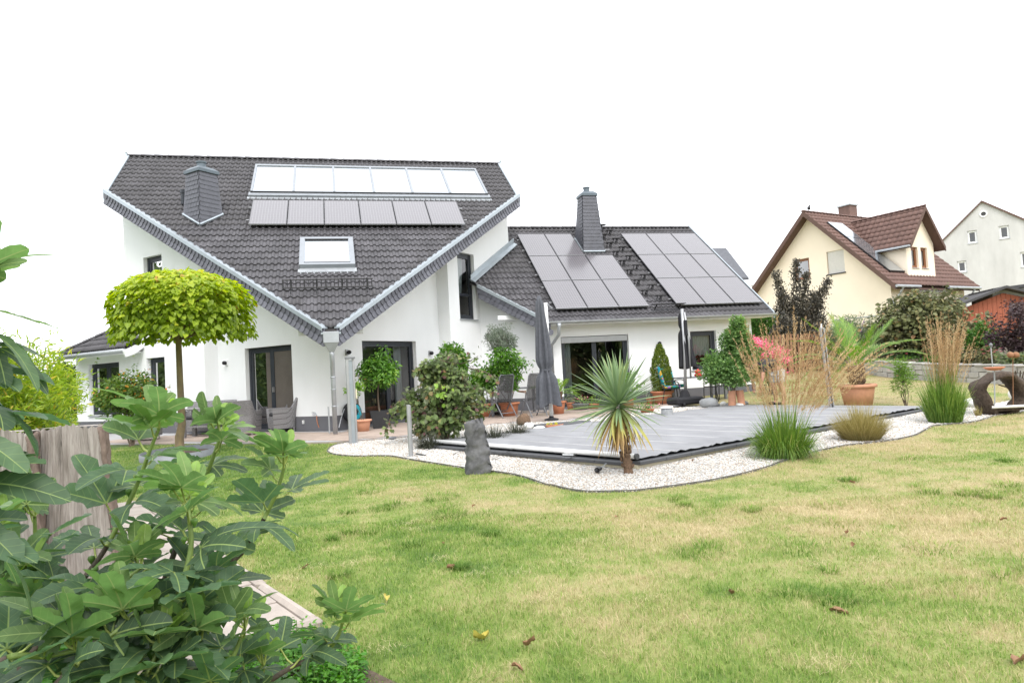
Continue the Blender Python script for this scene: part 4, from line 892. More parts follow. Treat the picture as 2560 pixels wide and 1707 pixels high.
def gbase(c, z=None): return np.array([c[0], c[1], hz(c[0], c[1]) if z is None else z])
# ---------- catalpa with a ball head in its metal ring
cb = G(450, 1140, .02); dcat = float((cb-CAM)@FW); ccr, crad = crownpx(292, 612, 678, 842, dcat)
cat_ = empty('catalpa_tree', cb, 0, 'round-headed yellow-green tree on a bare trunk in the lawn', 'tree'); r_ = np.random.default_rng(11)
forkp = PD(446, 850, dcat)-cb; mb = MB(); fl_ = np.array([0, 0, 0.])
tp = [np.array([0, 0, -.05]), np.array([.0, 0, .35]), PD(455, 1060, dcat)-cb, PD(450, 950, dcat)-cb, forkp]
mb.tube(tp, [.088, .078, .066, .057, .052], 12)
for i in range(26):
    a = r_.random()*6.28; q = ccr-cb+np.array([math.cos(a)*crad[0]*.75, math.sin(a)*crad[1]*.75, (r_.random()*1.3-.55)*crad[2]]); limb(mb, forkp, q, .032, .008, r_, .06, 5, 5)
mb.build('trunk', 'bark_lichen', cat_, smooth=True, fix=False)
n = 6500; th = r_.random(n)*6.283; u = r_.random(n)**.5; ht = r_.random(n)
# dome: top surface rounded, hanging skirt at the rim
rho = u; top = np.sqrt(np.clip(1-rho**2.0, 0, 1)); zz = np.where(r_.random(n) < .72, top*r_.uniform(.80, 1.04, n), top*r_.uniform(-.1, .9, n)); zz = zz*1.12-.12
low = r_.random(n) < .40; zz = np.where(low, -r_.uniform(.15, 1.12, n)*(.55+.45*rho), zz); rho = np.where(low, .45+.55*u, rho)*(1+.06*np.sin(5*th)+.05*np.sin(9*th+1))
P = np.stack([rho*np.cos(th)*crad[0], rho*np.sin(th)*crad[1], zz*crad[2]], 1); q = unit(P/crad)
D = q*np.array([1, 1, .3])+r_.normal(0, .35, (n, 3)); D[:, 2] -= .75; N = q*np.array([1., 1., .8])+np.array([0, 0, .55])+r_.normal(0, .22, (n, 3))
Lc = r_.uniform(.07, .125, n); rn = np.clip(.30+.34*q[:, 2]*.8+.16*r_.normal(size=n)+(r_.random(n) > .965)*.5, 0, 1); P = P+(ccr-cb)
near = np.argsort(((P+cb-CAM)@FW)-.0*rho)[:300]; rest = np.setdiff1d(np.arange(n), near)
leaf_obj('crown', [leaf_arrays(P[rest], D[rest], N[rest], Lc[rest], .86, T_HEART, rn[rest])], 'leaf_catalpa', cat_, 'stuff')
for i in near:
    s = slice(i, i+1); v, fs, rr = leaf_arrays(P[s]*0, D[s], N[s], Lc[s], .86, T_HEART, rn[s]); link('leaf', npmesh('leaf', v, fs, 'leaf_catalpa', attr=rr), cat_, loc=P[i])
pmat('ring_metal', (.20, .215, .23), .55, .2, var=.1)
ring = empty('tree_ring', (RINGC[0], RINGC[1], hz(*RINGC[:2])), 0, 'low oval zinc ring around the foot of the yellow-green tree', 'tree ring')
x = MB(); k = 40
for rr in (1., .985):
    for z in (-.05, .115):
        for t_ in np.arange(k)*2*math.pi/k: x.v.append((RX*rr*math.cos(t_), RY*rr*math.sin(t_), z))
for j in range(k):
    a = (j+1) % k; x.f += [(j, a, k+a, k+j), (2*k+a, 2*k+j, 3*k+j, 3*k+a), (k+j, k+a, 3*k+a, 3*k+j)]
x.build('band', 'ring_metal', ring, smooth=True)
x = MB(); x.lathe([(.01, .03), (.5, .035), (.99, .03)], 40, sx=RX*.98, sy=RY*.98); x.build('mulch', 'soil', ring)
# ---------- shrubs on the left
c, rad = crownpx(228, 418, 905, 1062, 15.6, .75)
def shoots(e, CP, CS, r_, org):
    ps = []
    for k in range(16):
        p = CP[r_.integers(len(CP))]+np.array([r_.normal(0, .3), r_.normal(0, .2), .1]); h = r_.uniform(.3, .6); n = 9; t_ = r_.random(n); P = p+np.stack([t_*0.05*r_.normal(), t_*0, t_*h], 1)
        ps.append(leaf_arrays(P-org, r_.normal(0, 1, (n, 3))*[1, 1, .3]+[0, 0, .3], r_.normal(0, .4, (n, 3))+[0, 0, 1], r_.uniform(.05, .08, n), .55, T_OVAL, r_.random(n)))
    leaf_obj('shoots', ps, 'leaf_cornus', e, 'stuff')
plant('dogwood_shrub', 'green shrub with scattered orange leaves before the left wing window', 'shrub', gbase(c), c, rad, 34, 110, .085, 'leaf_cornus', 21, cs=(.25, .42), stems=5, trunk_r=.02, extra=shoots)
for i, (x0, x1, y0, y1, d, mt) in enumerate(((95, 205, 895, 1060, 30, 'leaf_back'), (20, 140, 930, 1060, 26, 'leaf_far'), (150, 215, 925, 1040, 40, 'leaf_far'))):
    c, rad = crownpx(x0, x1, y0, y1, d); plant('hedge_tree', ('dark leafy tree beyond the left end of the house', 'pale green bush far left behind the bamboo', 'small far bush just left of the wing wall')[i], 'tree' if i == 0 else 'bush', gbase(c), c, rad, 26, 120, .2, mt, 30+i, cs=(.3, .45), stems=1, trunk_r=.08, trunk_to=.9)
# bamboo clump behind the log
bb = PD(60, 1120, 7.2); bb[2] = hz(bb[0], bb[1]); bam = empty('bamboo', bb, 0, 'yellow-green bamboo clump behind the weathered logs', 'bamboo'); r_ = np.random.default_rng(41); mb = MB(); ps = []
for i in range(90):
    tx, ty = r_.uniform(-140, 205), r_.uniform(850, 1010); tx = min(tx, 205-max(0, 935-ty)*1.3) if ty < 935 else tx
    tip = PD(tx, ty, 7.2+r_.uniform(-.7, .7))-bb; b0 = np.array([r_.normal(-.2, .35), r_.normal(0, .25), -.02]); mid = (b0+tip)*.5+np.array([-.1, 0, .25])
    cv = [(1-t_)**2*b0+2*t_*(1-t_)*mid+t_**2*tip for t_ in np.linspace(0, 1, 9)]; mb.tube(cv, list(np.linspace(.008, .003, 9)), 5)
    n = 150; t_ = .3+.7*r_.random(n)**.8; P = ((1-t_)**2)[:, None]*b0+(2*t_*(1-t_))[:, None]*mid+(t_**2)[:, None]*tip+r_.normal(0, .07, (n, 3)); dd = unit(tip-mid)
    D = dd+r_.normal(0, .6, (n, 3)); D[:, 2] -= .35; ps.append(leaf_arrays(P, D, r_.normal(0, .5, (n, 3))+[0, 0, 1], r_.uniform(.06, .12, n), .16, T_KITE, np.clip(r_.normal(.5, .25, n), 0, 1)))
mb.build('canes', 'stem_green', bam, fix=False)['kind'] = 'stuff'; leaf_obj('foliage', ps, 'leaf_bamboo', bam)
# ---------- pots
def pot(parent, r0, r1, h, mat, rim=.03, square=False, z=0.):
    x = MB()
    if square: x.add([(-r0, -r0, z), (r0, -r0, z), (r0, r0, z), (-r0, r0, z), (-r1, -r1, z+h), (r1, -r1, z+h), (r1, r1, z+h), (-r1, r1, z+h), (-r1*.9, -r1*.9, z+h), (r1*.9, -r1*.9, z+h), (r1*.9, r1*.9, z+h), (-r1*.9, r1*.9, z+h), (-r1*.88, -r1*.88, z+h-.05), (r1*.88, -r1*.88, z+h-.05), (r1*.88, r1*.88, z+h-.05), (-r1*.88, r1*.88, z+h-.05)], [(0, 1, 5, 4), (1, 2, 6, 5), (2, 3, 7, 6), (3, 0, 4, 7), (4, 5, 9, 8), (5, 6, 10, 9), (6, 7, 11, 10), (7, 4, 8, 11), (8, 9, 13, 12), (9, 10, 14, 13), (10, 11, 15, 14), (11, 8, 12, 15)])
    else: x.lathe([(.01, z), (r0, z), (r0+(r1-r0)*.8, z+h*.8), (r0+(r1-r0)*.82, z+h*.84), (r1+rim, z+h*.85), (r1+rim*1.1, z+h*.97), (r1+rim*.6, z+h), (r1*.93, z+h), (r1*.9, z+h-.06)], 28)
    o = x.build('pot', mat, parent, smooth=not square); s_ = MB(); s_.lathe([(.005, z+h-.05), (r1*.93, z+h-.05)], 20); s_.build('soil', 'soil', parent); return o
def potted(name, label, px, py, d, potspec, x0, x1, y0, y1, k, per, L, mat, seed, **kw):
    b_ = PD(px, py, d); b_[2] = kw.pop('bz', .002); c, rad = crownpx(x0, x1, y0, y1, d, kw.pop('depth', None)); e = empty(name, b_, 0, label, kw.pop('cat', 'potted plant'), kw.pop('group', None))
    pot(e, *potspec); h = potspec[2]
    plant(name, label, None, b_+np.array([0, 0, h-.04]), c, rad, k, per, L, mat, seed, root=e, **kw)
    for o in e.children:
        if o.name.split('.')[0] in ('trunk', 'stems', 'foliage', 'flowers'): o.location = (0, 0, h-.04)
    return e
potted('citrus_tree', 'bushy green citrus tree with a slim trunk in a dark square pot', 951, 1068, 16.7, (.17, .23, .42, 'pot_dark', 0, True), 892, 1010, 858, 985, 34, 75, .105, 'leaf_citrus', 51, W=.42, cs=(.25, .4), trunk_r=.022, droop=.7, cat='citrus tree')
def pinkfl(num, sz, mat, box):
    def f(e, CP, CS, r_, org):
        ps = []
        for i in range(num):
            p = CP[r_.integers(len(CP))]+r_.normal(0, box, 3)+np.array([0, -.05, .08]); n = 5; a = np.arange(n)*1.257+r_.random()
            D = np.stack([np.cos(a), np.sin(a), np.full(n, .3)], 1); ps.append(leaf_arrays(np.repeat((p-org)[None], n, 0), D, np.array([[0, 0, 1.]]*n), np.full(n, sz), .8, T_OVAL, np.full(n, r_.random())))
        leaf_obj('flowers', ps, mat, e, 'stuff')
    return f
potted('mandevilla', 'climbing plant with small pink flowers in a pale orange pot by the hose reel', 909, 1076, 16.0, (.13, .17, .27, 'terracotta_pale'), 858, 915, 945, 1010, 12, 34, .07, 'leaf_fresh', 52, W=.55, stems=3, trunk_r=.008, extra=pinkfl(7, .03, 'flower_pink', .1), cat='flower pot')
# big viburnum-like bush by the pool
c, rad = crownpx(985, 1230, 930, 1108, 13.1, .85)
def arms(e, CP, CS, r_, org):
    mb = MB(); ps = []
    for (ax, ay, bx, by) in ((1000, 1010, 960, 1085), (1050, 930, 1045, 925), (1020, 1000, 978, 1025), (1190, 980, 1240, 985), (1190, 1010, 1235, 1020), (1100, 900, 1195, 890), (1060, 940, 1050, 920), (1080, 960, 1048, 930), (1170, 920, 1240, 945)):
        a, b_ = PD(ax, ay, 13.1)-org, PD(bx, by, 12.9)-org; limb(mb, a, b_, .012, .004, r_, .08); n = 36; t_ = r_.random((n, 1))**.7; P = a+(b_-a)*t_+r_.normal(0, .05, (n, 3))
        ps.append(leaf_arrays(P, r_.normal(0, .6, (n, 3))+[0, 0, -.6], r_.normal(0, .5, (n, 3))+[0, -.4, .7], r_.uniform(.06, .105, n), .85, T_LOBED, np.clip(r_.normal(.6, .3, n), 0, 1)))
    mb.build('arms', 'bark', e, fix=False)['kind'] = 'stuff'; leaf_obj('outer_leaves', ps, 'leaf_viburnum', e)
    n = 14; P = PD(1108, 985, 12.3)-org+r_.normal(0, .07, (n, 3))*[1, .5, 1.8]; leaf_obj('young_leaves', [leaf_arrays(P, r_.normal(0, .5, (n, 3)), r_.normal(0, .3, (n, 3))+[0, -1, .5], r_.uniform(.07, .1, n), .8, T_OVAL, r_.uniform(.6, 1, n))], 'leaf_fresh', e)
gb_ = plant('guelder_bush', 'large loose bush with green and reddish leaves beside the standing stone', 'bush', gbase(c), c, rad, 62, 66, .105, 'leaf_viburnum', 55, W=.85, tpl=T_LOBED, cs=(.2, .32), stems=7, trunk_r=.018, droop=.55, up=.35, extra=arms)
c2_, rad2 = crownpx(1035, 1190, 862, 1000, 13.2, .6); plant('guelder_bush', None, None, gbase(c), c2_, rad2, 34, 55, .105, 'leaf_viburnum', 155, W=.85, tpl=T_LOBED, cs=(.2, .34), stems=4, trunk_r=.014, droop=.5, up=.35, root=gb_)
potted('laurel_shrub', 'tall bright green leafy shrub left of the olive tree', 1125, 1050, 18.8, (.2, .25, .4, 'terracotta'), 1072, 1185, 845, 985, 34, 60, .12, 'leaf_citrus', 56, W=.42, stems=4, trunk_r=.014, cs=(.2, .36))
potted('laurel_shrub', 'wide bright green leafy shrub behind the folding chairs', 1275, 1045, 18.6, (.2, .26, .36, 'terracotta'), 1175, 1345, 865, 985, 42, 62, .11, 'leaf_citrus', 57, W=.42, stems=5, trunk_r=.014, cs=(.2, .34), depth=.6)
potted('laurel_shrub', 'low dark green leafy shrub between the two folding chairs and the wall', 1215, 1045, 18.9, (.2, .26, .36, 'terracotta'), 1160, 1240, 905, 990, 20, 62, .11, 'leaf_citrus', 58, W=.42, stems=4, trunk_r=.014, cs=(.25, .4))
potted('olive_tree', 'small grey-green olive tree against the white wall', 1247, 1045, 19.4, (.2, .25, .42, 'pot_grey'), 1190, 1302, 808, 888, 30, 110, .075, 'leaf_olive', 59, W=.34, tpl=T_KITE, trunk_r=.03, trunk_to=1.0, cs=(.22, .36), tmat='bark_pale', droop=0, cat='olive tree')
# ---------- thuja topiary, maple, oleander
potted('thuja_cone', 'slim cone-shaped thuja in a terracotta pot by the annexe wall', 1657, 1007, 20.2, (.23, .31, .38, 'terracotta'), 1636, 1676, 890, 985, 8, 10, .05, 'leaf_thuja', 60, trunk_r=.03, cat='topiary')
tj = [o for o in bpy.data.objects if o.name.startswith('thuja_cone')][0]; r_ = np.random.default_rng(61)
for o in list(tj.children):
    if o.name.startswith('foliage'): bpy.data.objects.remove(o)
n = 5200; t_ = r_.random(n); H_ = sc_(117, 20.2); rr = np.where(t_ < .3, .8+.2*(t_/.3), np.cos(np.clip((t_-.3)/.7, 0, 1)*1.42))*sc_(24, 20.2)*r_.uniform(.75, 1.08, n)*(1+.06*np.sin(t_*30)); a = r_.random(n)*6.283
P = np.stack([rr*np.cos(a), rr*np.sin(a), .34+t_*H_], 1); D = np.stack([np.cos(a)*.5, np.sin(a)*.5, np.full(n, .9)], 1)+r_.normal(0, .35, (n, 3)); N = np.stack([np.cos(a), np.sin(a), np.full(n, .2)], 1)+r_.normal(0, .5, (n, 3))
leaf_obj('foliage', [leaf_arrays(P, D, N, r_.uniform(.04, .08, n), .45, T_KITE, np.clip(r_.normal(.55, .28, n), 0, 1))], 'leaf_thuja', tj)
mbs = gbase(PD(1836, 1012, 17.6)); mp_ = empty('upright_beech', mbs, 0, 'bushy green small tree with pointed top beside the annexe window', 'tree'); r_ = np.random.default_rng(62); ps = []; mb = MB()
mb.tube([(0, 0, -.03), (0, 0, .4), PD(1838, 940, 17.6)-mbs, PD(1845, 860, 17.6)-mbs], [.055, .048, .04, .02], 9)
for (x0, x1, y0, y1, k) in ((1752, 1902, 872, 976, 62), (1800, 1890, 820, 915, 30), (1815, 1872, 786, 860, 16)):
    c, rad = crownpx(x0, x1, y0, y1, 17.6); CP, CS = clumps(c, rad, k, r_, (.25, .42))
    for i in range(k):
        limb(mb, PD(1840, 950, 17.6)-mbs, CP[i]-mbs, .014, .004, r_, .06); P, D, N = blob(CP[i], rad*CS[i]*1.0+.05, 150, r_, droop=-.2); ps.append(leaf_arrays(P-mbs, D, N, r_.uniform(.05, .09, 150), .6, T_OVAL, np.clip(r_.normal(.4+.3*(y1 < 900)*r_.random(), .22, 150), 0, 1)))
mb.build('trunk', 'bark_pale', mp_, fix=False); leaf_obj('crown', ps, 'leaf_maple', mp_)
c, rad = crownpx(1868, 1975, 850, 990, 20.5, .7)
def oleander(e, CP, CS, r_, org):
    ps = []
    for i in range(120):
        px_ = r_.uniform(1870, 1978); lo = 836+(px_-1872)*.42; p = PD(px_, lo+abs(r_.normal(0, 30)), 20.1+r_.uniform(-.6, .3)); n = 9; ps.append(leaf_arrays(p-org+r_.normal(0, .05, (n, 3)), r_.normal(size=(n, 3)), r_.normal(size=(n, 3)), np.full(n, .05), .8, T_OVAL, r_.random(n)))
    leaf_obj('flowers', ps, 'flower_pink', e, 'stuff')
plant('oleander', 'oleander with clusters of bright pink flowers behind the bending person', 'oleander', gbase(c), c, rad, 30, 70, .13, 'leaf_maple', 63, W=.18, tpl=T_KITE, stems=8, trunk_r=.014, cs=(.25, .4), droop=-.3, extra=oleander)
# ---------- right background
def tree(name, label, cat, x0, x1, y0, y1, d, k, per, L, mat, seed, gz=None, **kw):
    c, rad = crownpx(x0, x1, y0, y1, d, kw.pop('depth', None)); return plant(name, label, cat, gbase(c, gz), c, rad, k, per, L, mat, seed, **kw)
dk = gbase(PD(2000, 900, 28.)); e = empty('plum_tree', dk, 0, 'dark purple-black leaved tree before the yellow house', 'tree'); r_ = np.random.default_rng(70); mb = MB(); ps = []
mb.tube([(0, 0, -.1), (0.02, 0, 1.2)], [.09, .07], 8)
for (ax, ay, bx, by, w_) in ((1995, 880, 1990, 660, 15), (2000, 870, 1940, 690, 16), (2000, 850, 2070, 705, 14), (1990, 860, 1955, 740, 18), (2005, 860, 2035, 740, 18), (2000, 880, 2015, 690, 14), (1990, 890, 1935, 830, 16), (2010, 890, 2055, 800, 20), (2000, 900, 1990, 760, 26), (1990, 880, 1960, 800, 26), (2010, 880, 2025, 800, 28), (2000, 910, 2060, 860, 26), (1995, 910, 1945, 880, 26), (1990, 900, 1950, 770, 26), (2010, 900, 2045, 770, 26), (2000, 900, 2000, 820, 34), (2000, 920, 1960, 900, 26), (2000, 920, 2050, 900, 26)):
    a, b_ = PD(ax, ay, 28)-dk, PD(bx, by, 28+r_.uniform(-.8, .8))-dk; limb(mb, a, b_, .03, .006, r_, .03)
    for s_ in np.linspace(.05, 1, 11):
        p = a+(b_-a)*s_; n = 130; rr = sc_(w_, 28)*(1.55-.95*s_); P = p+r_.normal(0, 1, (n, 3))*[rr*.55, rr*.55, rr*.6]; ps.append(leaf_arrays(P, r_.normal(0, .6, (n, 3))+[0, 0, .6], r_.normal(0, .5, (n, 3))+[0, -.3, .6], r_.uniform(.07, .13, n), .5, T_OVAL, np.clip(r_.normal(.5, .28, n), 0, 1)))
c, rad = crownpx(1932, 2078, 770, 915, 28); CP, CS = clumps(c, rad, 46, r_)
for i in range(46): P, D, N = blob(CP[i], rad*.3, 90, r_); ps.append(leaf_arrays(P-dk, D, N, r_.uniform(.08, .14, 90), .5, T_OVAL, np.clip(r_.normal(.55, .28, 90), 0, 1)))
mb.build('trunk', 'bark', e, fix=False); leaf_obj('crown', ps, 'leaf_purple', e)
def lilac(e, CP, CS, r_, org):
    ps = []
    for i in range(16):
        p = CP[r_.integers(len(CP))]+np.array([r_.normal(0, .4), r_.normal(0, .3), r_.uniform(.1, .4)]); n = 10; ps.append(leaf_arrays(p-org+np.linspace(0, 1, n)[:, None]*np.array([.1, 0, .22])+r_.normal(0, .015, (n, 3)), r_.normal(size=(n, 3)), r_.normal(size=(n, 3)), np.full(n, .05), .8, T_OVAL, r_.random(n)))
    leaf_obj('flowers', ps, 'flower_purple', e)
tree('buddleia', 'loose grey-green buddleia with purple flower spikes before the yellow wall', 'bush', 2025, 2265, 775, 930, 26.5, 85, 105, .18, 'leaf_buddleia', 71, W=.26, tpl=T_KITE, stems=7, trunk_r=.02, cs=(.2, .34), droop=-.1, extra=lilac, depth=1.1)
tree('hazel_bush', 'large brownish-green hazel bush right of the yellow house corner', 'bush', 2135, 2500, 708, 925, 24.5, 150, 70, .15, 'leaf_hazel', 72, W=.8, tpl=T_OVAL, stems=9, trunk_r=.03, cs=(.18, .30), droop=.35, depth=1.5)
tree('smoke_bush', 'dark purple smoke bush at the right edge of the picture', 'bush', 2470, 2640, 735, 930, 19.5, 60, 70, .085, 'leaf_smoke', 73, W=.6, stems=6, trunk_r=.02, cs=(.2, .34))
tree('garden_shrub', 'mid green leafy shrub between hazel and smoke bush', 'shrub', 2405, 2500, 800, 900, 22, 30, 70, .1, 'leaf_hedge', 74, stems=5, trunk_r=.02, cs=(.25, .4))
tree('coneflower_patch', 'pink coneflowers among green stems above the stone wall', 'flowers', 2425, 2520, 860, 925, 19.6, 26, 42, .09, 'leaf_hazel', 75, W=.35, stems=10, trunk_r=.008, cs=(.2, .34), extra=pinkfl(26, .05, 'flower_pink', .12))
tree('shrub_bed', 'grey-green low shrub bed behind the left end of the stone wall', 'shrub', 2210, 2330, 868, 915, 25, 26, 60, .1, 'leaf_buddleia', 76, W=.3, tpl=T_KITE, stems=8, trunk_r=.012, cs=(.25, .4))
for i_, (x0, x1, y0, y1, d, mt_, lab) in enumerate(((2290, 2370, 885, 918, 22, 'leaf_hedge', 'low green cushion plant on the wall below the hazel'), (2360, 2450, 882, 922, 20.5, 'leaf_hazel', 'low brownish perennials on the wall behind the upright reed grass'), (2480, 2580, 880, 925, 18.6, 'leaf_viburnum', 'low reddish perennials on the wall above the hollow log'), (2225, 2300, 880, 912, 24, 'leaf_maple', 'low grey-green juniper at the far end of the stone wall'))): tree('bed_perennial', lab, 'perennial', x0, x1, y0, y1, d, 24, 60, .10, mt_, 170+i_, stems=6, trunk_r=.008, cs=(.25, .4))
tree('far_tree', 'small light green tree left of the yellow house eave', 'tree', 1880, 1925, 735, 800, 46, 16, 60, .3, 'leaf_far', 77, stems=1, trunk_r=.1, trunk_to=1.)
# cosmos
c, rad = crownpx(2232, 2288, 890, 1003, 15.2, .3)
def whitefl(e, CP, CS, r_, org):
    pinkfl(3, .05, 'flower_white', .06)(e, [PD(2262, 918, 15), PD(2270, 922, 15)], CS, r_, org); pinkfl(5, .03, 'flower_pink', .2)(e, CP, CS, r_, org)
plant('cosmos_plant', 'feathery bright green cosmos plant with a white bloom beside the palm pot', 'flower', gbase(c), c, rad, 46, 30, .09, 'leaf_fresh', 78, W=.07, tpl=T_KITE, stems=9, trunk_r=.008, cs=(.2, .35), droop=-.3, extra=whitefl)
# hedge + fence behind the annexe
x0_, y0_ = LD(13.0, 33.)[:2]; 
c = PD(1900, 820, 31); hd = empty('thuja_hedge', (c[0], c[1], hz(c[0], c[1])), -.25, 'clipped dark green hedge behind the right end of the annexe', 'hedge'); r_ = np.random.default_rng(80); n = 5200
HH = c[2]+.4-hz(c[0], c[1]); P = np.stack([r_.uniform(-1.0, 1.0, n), r_.uniform(-.4, .4, n), r_.uniform(0, HH, n)], 1); fc = r_.random(n); P[:, 1] = np.where(fc < .6, -.4+r_.normal(0, .03, n), P[:, 1]); P[:, 2] = np.where(fc > .8, HH+r_.normal(0, .03, n), P[:, 2]); P[:, 1] += .05*np.sin(P[:, 0]*12)
D = r_.normal(0, .4, (n, 3))+[0, -.3, .8]; leaf_obj('foliage', [leaf_arrays(P, D, r_.normal(0, .5, (n, 3))+[0, -1, .3], r_.uniform(.08, .16, n), .5, T_KITE, np.clip(r_.normal(.5, .25, n), 0, 1))], 'leaf_hedge', hd)
x = MB(); x.box((0, 0, HH/2), (1.9, .6, HH-.1)); x.build('core', 'leaf_back', hd)
# trees on the hillside behind the viewer: only their mirror image shows, in the panes
for i, (bx_, by_, h_, r0) in enumerate(((-16, -34, 9, 4.5), (-5, -38, 8, 4), (8, -36, 9, 4.5), (20, -33, 8, 4), (-22, 1.5, 10, 3.6))):
    z = hz(bx_, by_); plant('garden_tree', ('broad tree far left on the slope behind the viewer', 'smaller tree on the slope behind the viewer, left of its middle', 'broad tree on the slope behind the viewer, right of its middle', 'smaller tree far right on the slope behind the viewer', 'tall tree outside the left picture edge, mirrored in the terrace door')[i], 'tree', (bx_, by_, z), (bx_, by_, z+h_*.55), (r0, r0, h_*.5), 30, 60, .6, 'leaf_back', 90+i, stems=1, trunk_r=.2, trunk_to=.8, group='trees behind the viewer' if i < 4 else 'trees left of the picture')
# tall hedge outside the left picture edge, mirrored in the terrace door and wing windows
hr_ = empty('conifer_hedge', (-18.5, 3, hz(-18.5, 3)), 0, 'long tall dark conifer hedge outside the left picture edge', 'hedge'); r_ = np.random.default_rng(88); n = 26000
P = np.stack([1.0+.35*r_.normal(size=n)+.5*np.sin(r_.random(n)*0), r_.uniform(-11, 13, n), r_.random(n)**.8*6.5], 1); P[:, 2] *= 1+.10*np.sin(P[:, 1]*1.3)+.08*np.sin(P[:, 1]*3.1); P[:, 0] += .4*np.sin(P[:, 1]*1.3+1)
leaf_obj('foliage', [leaf_arrays(P, r_.normal(0, .5, (n, 3))+[.4, 0, .5], r_.normal(0, .5, (n, 3))+[1, 0, .4], r_.uniform(.18, .4, n), .5, T_KITE, np.clip(r_.normal(.45, .28, n), 0, 1))], 'leaf_back', hr_)
x = MB(); x.box((.2, 1, 2.8), (1.2, 24, 5.6)); x.build('core', 'leaf_back', hr_)
# ---------- ornamental grasses
def ribbon(mb_ps, P0, D0, L, w_, bend, r_, rnd, seg=5):
    """arching ribbons: n blades from P0 along D0, drooping by bend"""
    n = len(P0); D0 = unit(D0); t_ = np.linspace(0, 1, seg+1); side = unit(np.cross(D0, np.array([0, 0, 1.])+r_.normal(0, .15, (n, 3)))); V = []
    for i, s_ in enumerate(t_):
        c = P0+D0*(L*s_)[:, None]; c[:, 2] -= bend*L*s_**2.2; ww = (w_*(1-s_**2)*.5 if i < seg else w_*0)[:, None]; V += [c-side*ww, c+side*ww]
    V = np.stack(V, 1); k = 2*(seg+1); b_ = np.arange(n)[:, None]*k; Fq = np.concatenate([b_+np.array([[2*i, 2*i+1, 2*i+3, 2*i+2]]) for i in range(seg)])
    mb_ps.append((V.reshape(-1, 3), [Fq], np.repeat(rnd, k)))
def grass_clump(name, label, px, py, d, hpx, wpx, nb, mat, seed, plumes=None, bend=.55, spread=.55, wd=.007):
    b_ = PD(px, py, d); b_[2] = hz(b_[0], b_[1]); e = empty(name, b_, 0, label, 'ornamental grass'); r_ = np.random.default_rng(seed); ps = []
    a = r_.random(nb)*6.283; rr = np.sqrt(r_.random(nb)); R0 = sc_(wpx, d)*.45; P = np.stack([np.cos(a)*rr*R0, np.sin(a)*rr*R0, np.zeros(nb)], 1)
    D = np.stack([np.cos(a)*rr*spread, np.sin(a)*rr*spread, np.ones(nb)], 1)+r_.normal(0, .10, (nb, 3)); L = sc_(hpx, d)*r_.uniform(.32, 1.12, nb)*(1-.25*rr)
    ribbon(ps, P, D, L, r_.uniform(.6, 1.2, nb)*wd, r_.uniform(.3, 1.2, nb)*bend*(.2+1.3*rr**2), r_, np.clip(r_.normal(.42, .2, nb)+(r_.random(nb) > .93)*.4, 0, 1)); leaf_obj('blades', ps, mat, e)
    if plumes:
        npl, hp, leanx, ws = plumes; ps = []; st = []
        a = r_.random(npl)*6.283; rr = np.sqrt(r_.random(npl))*R0*.7; P = np.stack([np.cos(a)*rr, np.sin(a)*rr, np.full(npl, .1)], 1); tg = r_.uniform(-1, 1, npl)
        lx = np.where(r_.random(npl) < .72, r_.uniform(.0, 1., npl), r_.uniform(-.45, .1, npl))*leanx
        right = np.array([RT[0], RT[1], 0]); D = np.array([0, 0, 1.])+right[None]*lx[:, None]+r_.normal(0, .07, (npl, 3)); L = sc_(hp, d)*r_.uniform(.72, 1.05, npl)*np.sqrt(1+lx**2*.55)
        rnd = r_.random(npl); ribbon(st, P+unit(D)*(L*.33)[:, None], D, L*.67, np.full(npl, .0045), np.abs(lx)*.24, r_, rnd, 6); leaf_obj('stalks', st, 'plume', e)
        m_ = 64; Du = unit(D)
        for k in range(npl):
            s_ = r_.uniform(.42, 1., m_); Q = P[k]+Du[k]*(L[k]*s_)[:, None]; Q[:, 2] -= abs(lx[k])*.22*L[k]*s_**2.2; wv = ws*np.sin(np.clip((s_-.39)/.61, 0, 1)*math.pi)**.7
            ps.append(leaf_arrays(Q+r_.normal(0, 1, (m_, 3))*wv[:, None]*[.5, .5, .2], Du[k][None]+r_.normal(0, .35, (m_, 3)), r_.normal(size=(m_, 3)), r_.uniform(.025, .05, m_), .16, T_KITE, np.clip(rnd[k]+r_.normal(0, .15, m_), 0, 1)))
        leaf_obj('plumes', ps, 'plume', e)
    return e
grass_clump('feather_grass', 'large green clump of reed grass with leaning tan plumes by the pool', 1960, 1120, 9.05, 178, 112, 2600, 'grass_green', 101, (150, 340, .95, .016), bend=.8, spread=.5, wd=.010)
grass_clump('feather_grass', 'upright reed grass clump with tan plumes before the stone wall', 2362, 1040, 11.9, 190, 80, 1800, 'grass_green', 102, (110, 255, .36, .015), bend=.55, spread=.24, wd=.010)
grass_clump('sedge_tuft', 'low rounded straw-coloured sedge tuft on the white gravel', 2152, 1080, 10.3, 112, 92, 3400, 'grass_tan', 103, bend=.3, spread=.72, wd=.006)
for i, (px_, py_, d, lab) in enumerate(((1075, 1095, 12.1, 'dark grassy tuft at the foot of the reddish bush'), (1235, 1085, 12.6, 'dark grassy tuft right of the standing stone'), (1290, 1072, 13.2, 'dark grassy tuft beside the white stones at the terrace'))): grass_clump('lilyturf', lab, px_, py_, d, 62, 62, 800, 'leaf_dark', 104+i, bend=.8, spread=.9, wd=.008)
grass_clump('blood_grass', 'small red-tipped grass by the hollow log', 2445, 1025, 12.6, 40, 14, 90, 'grass_tan', 108, bend=.3, spread=.3)
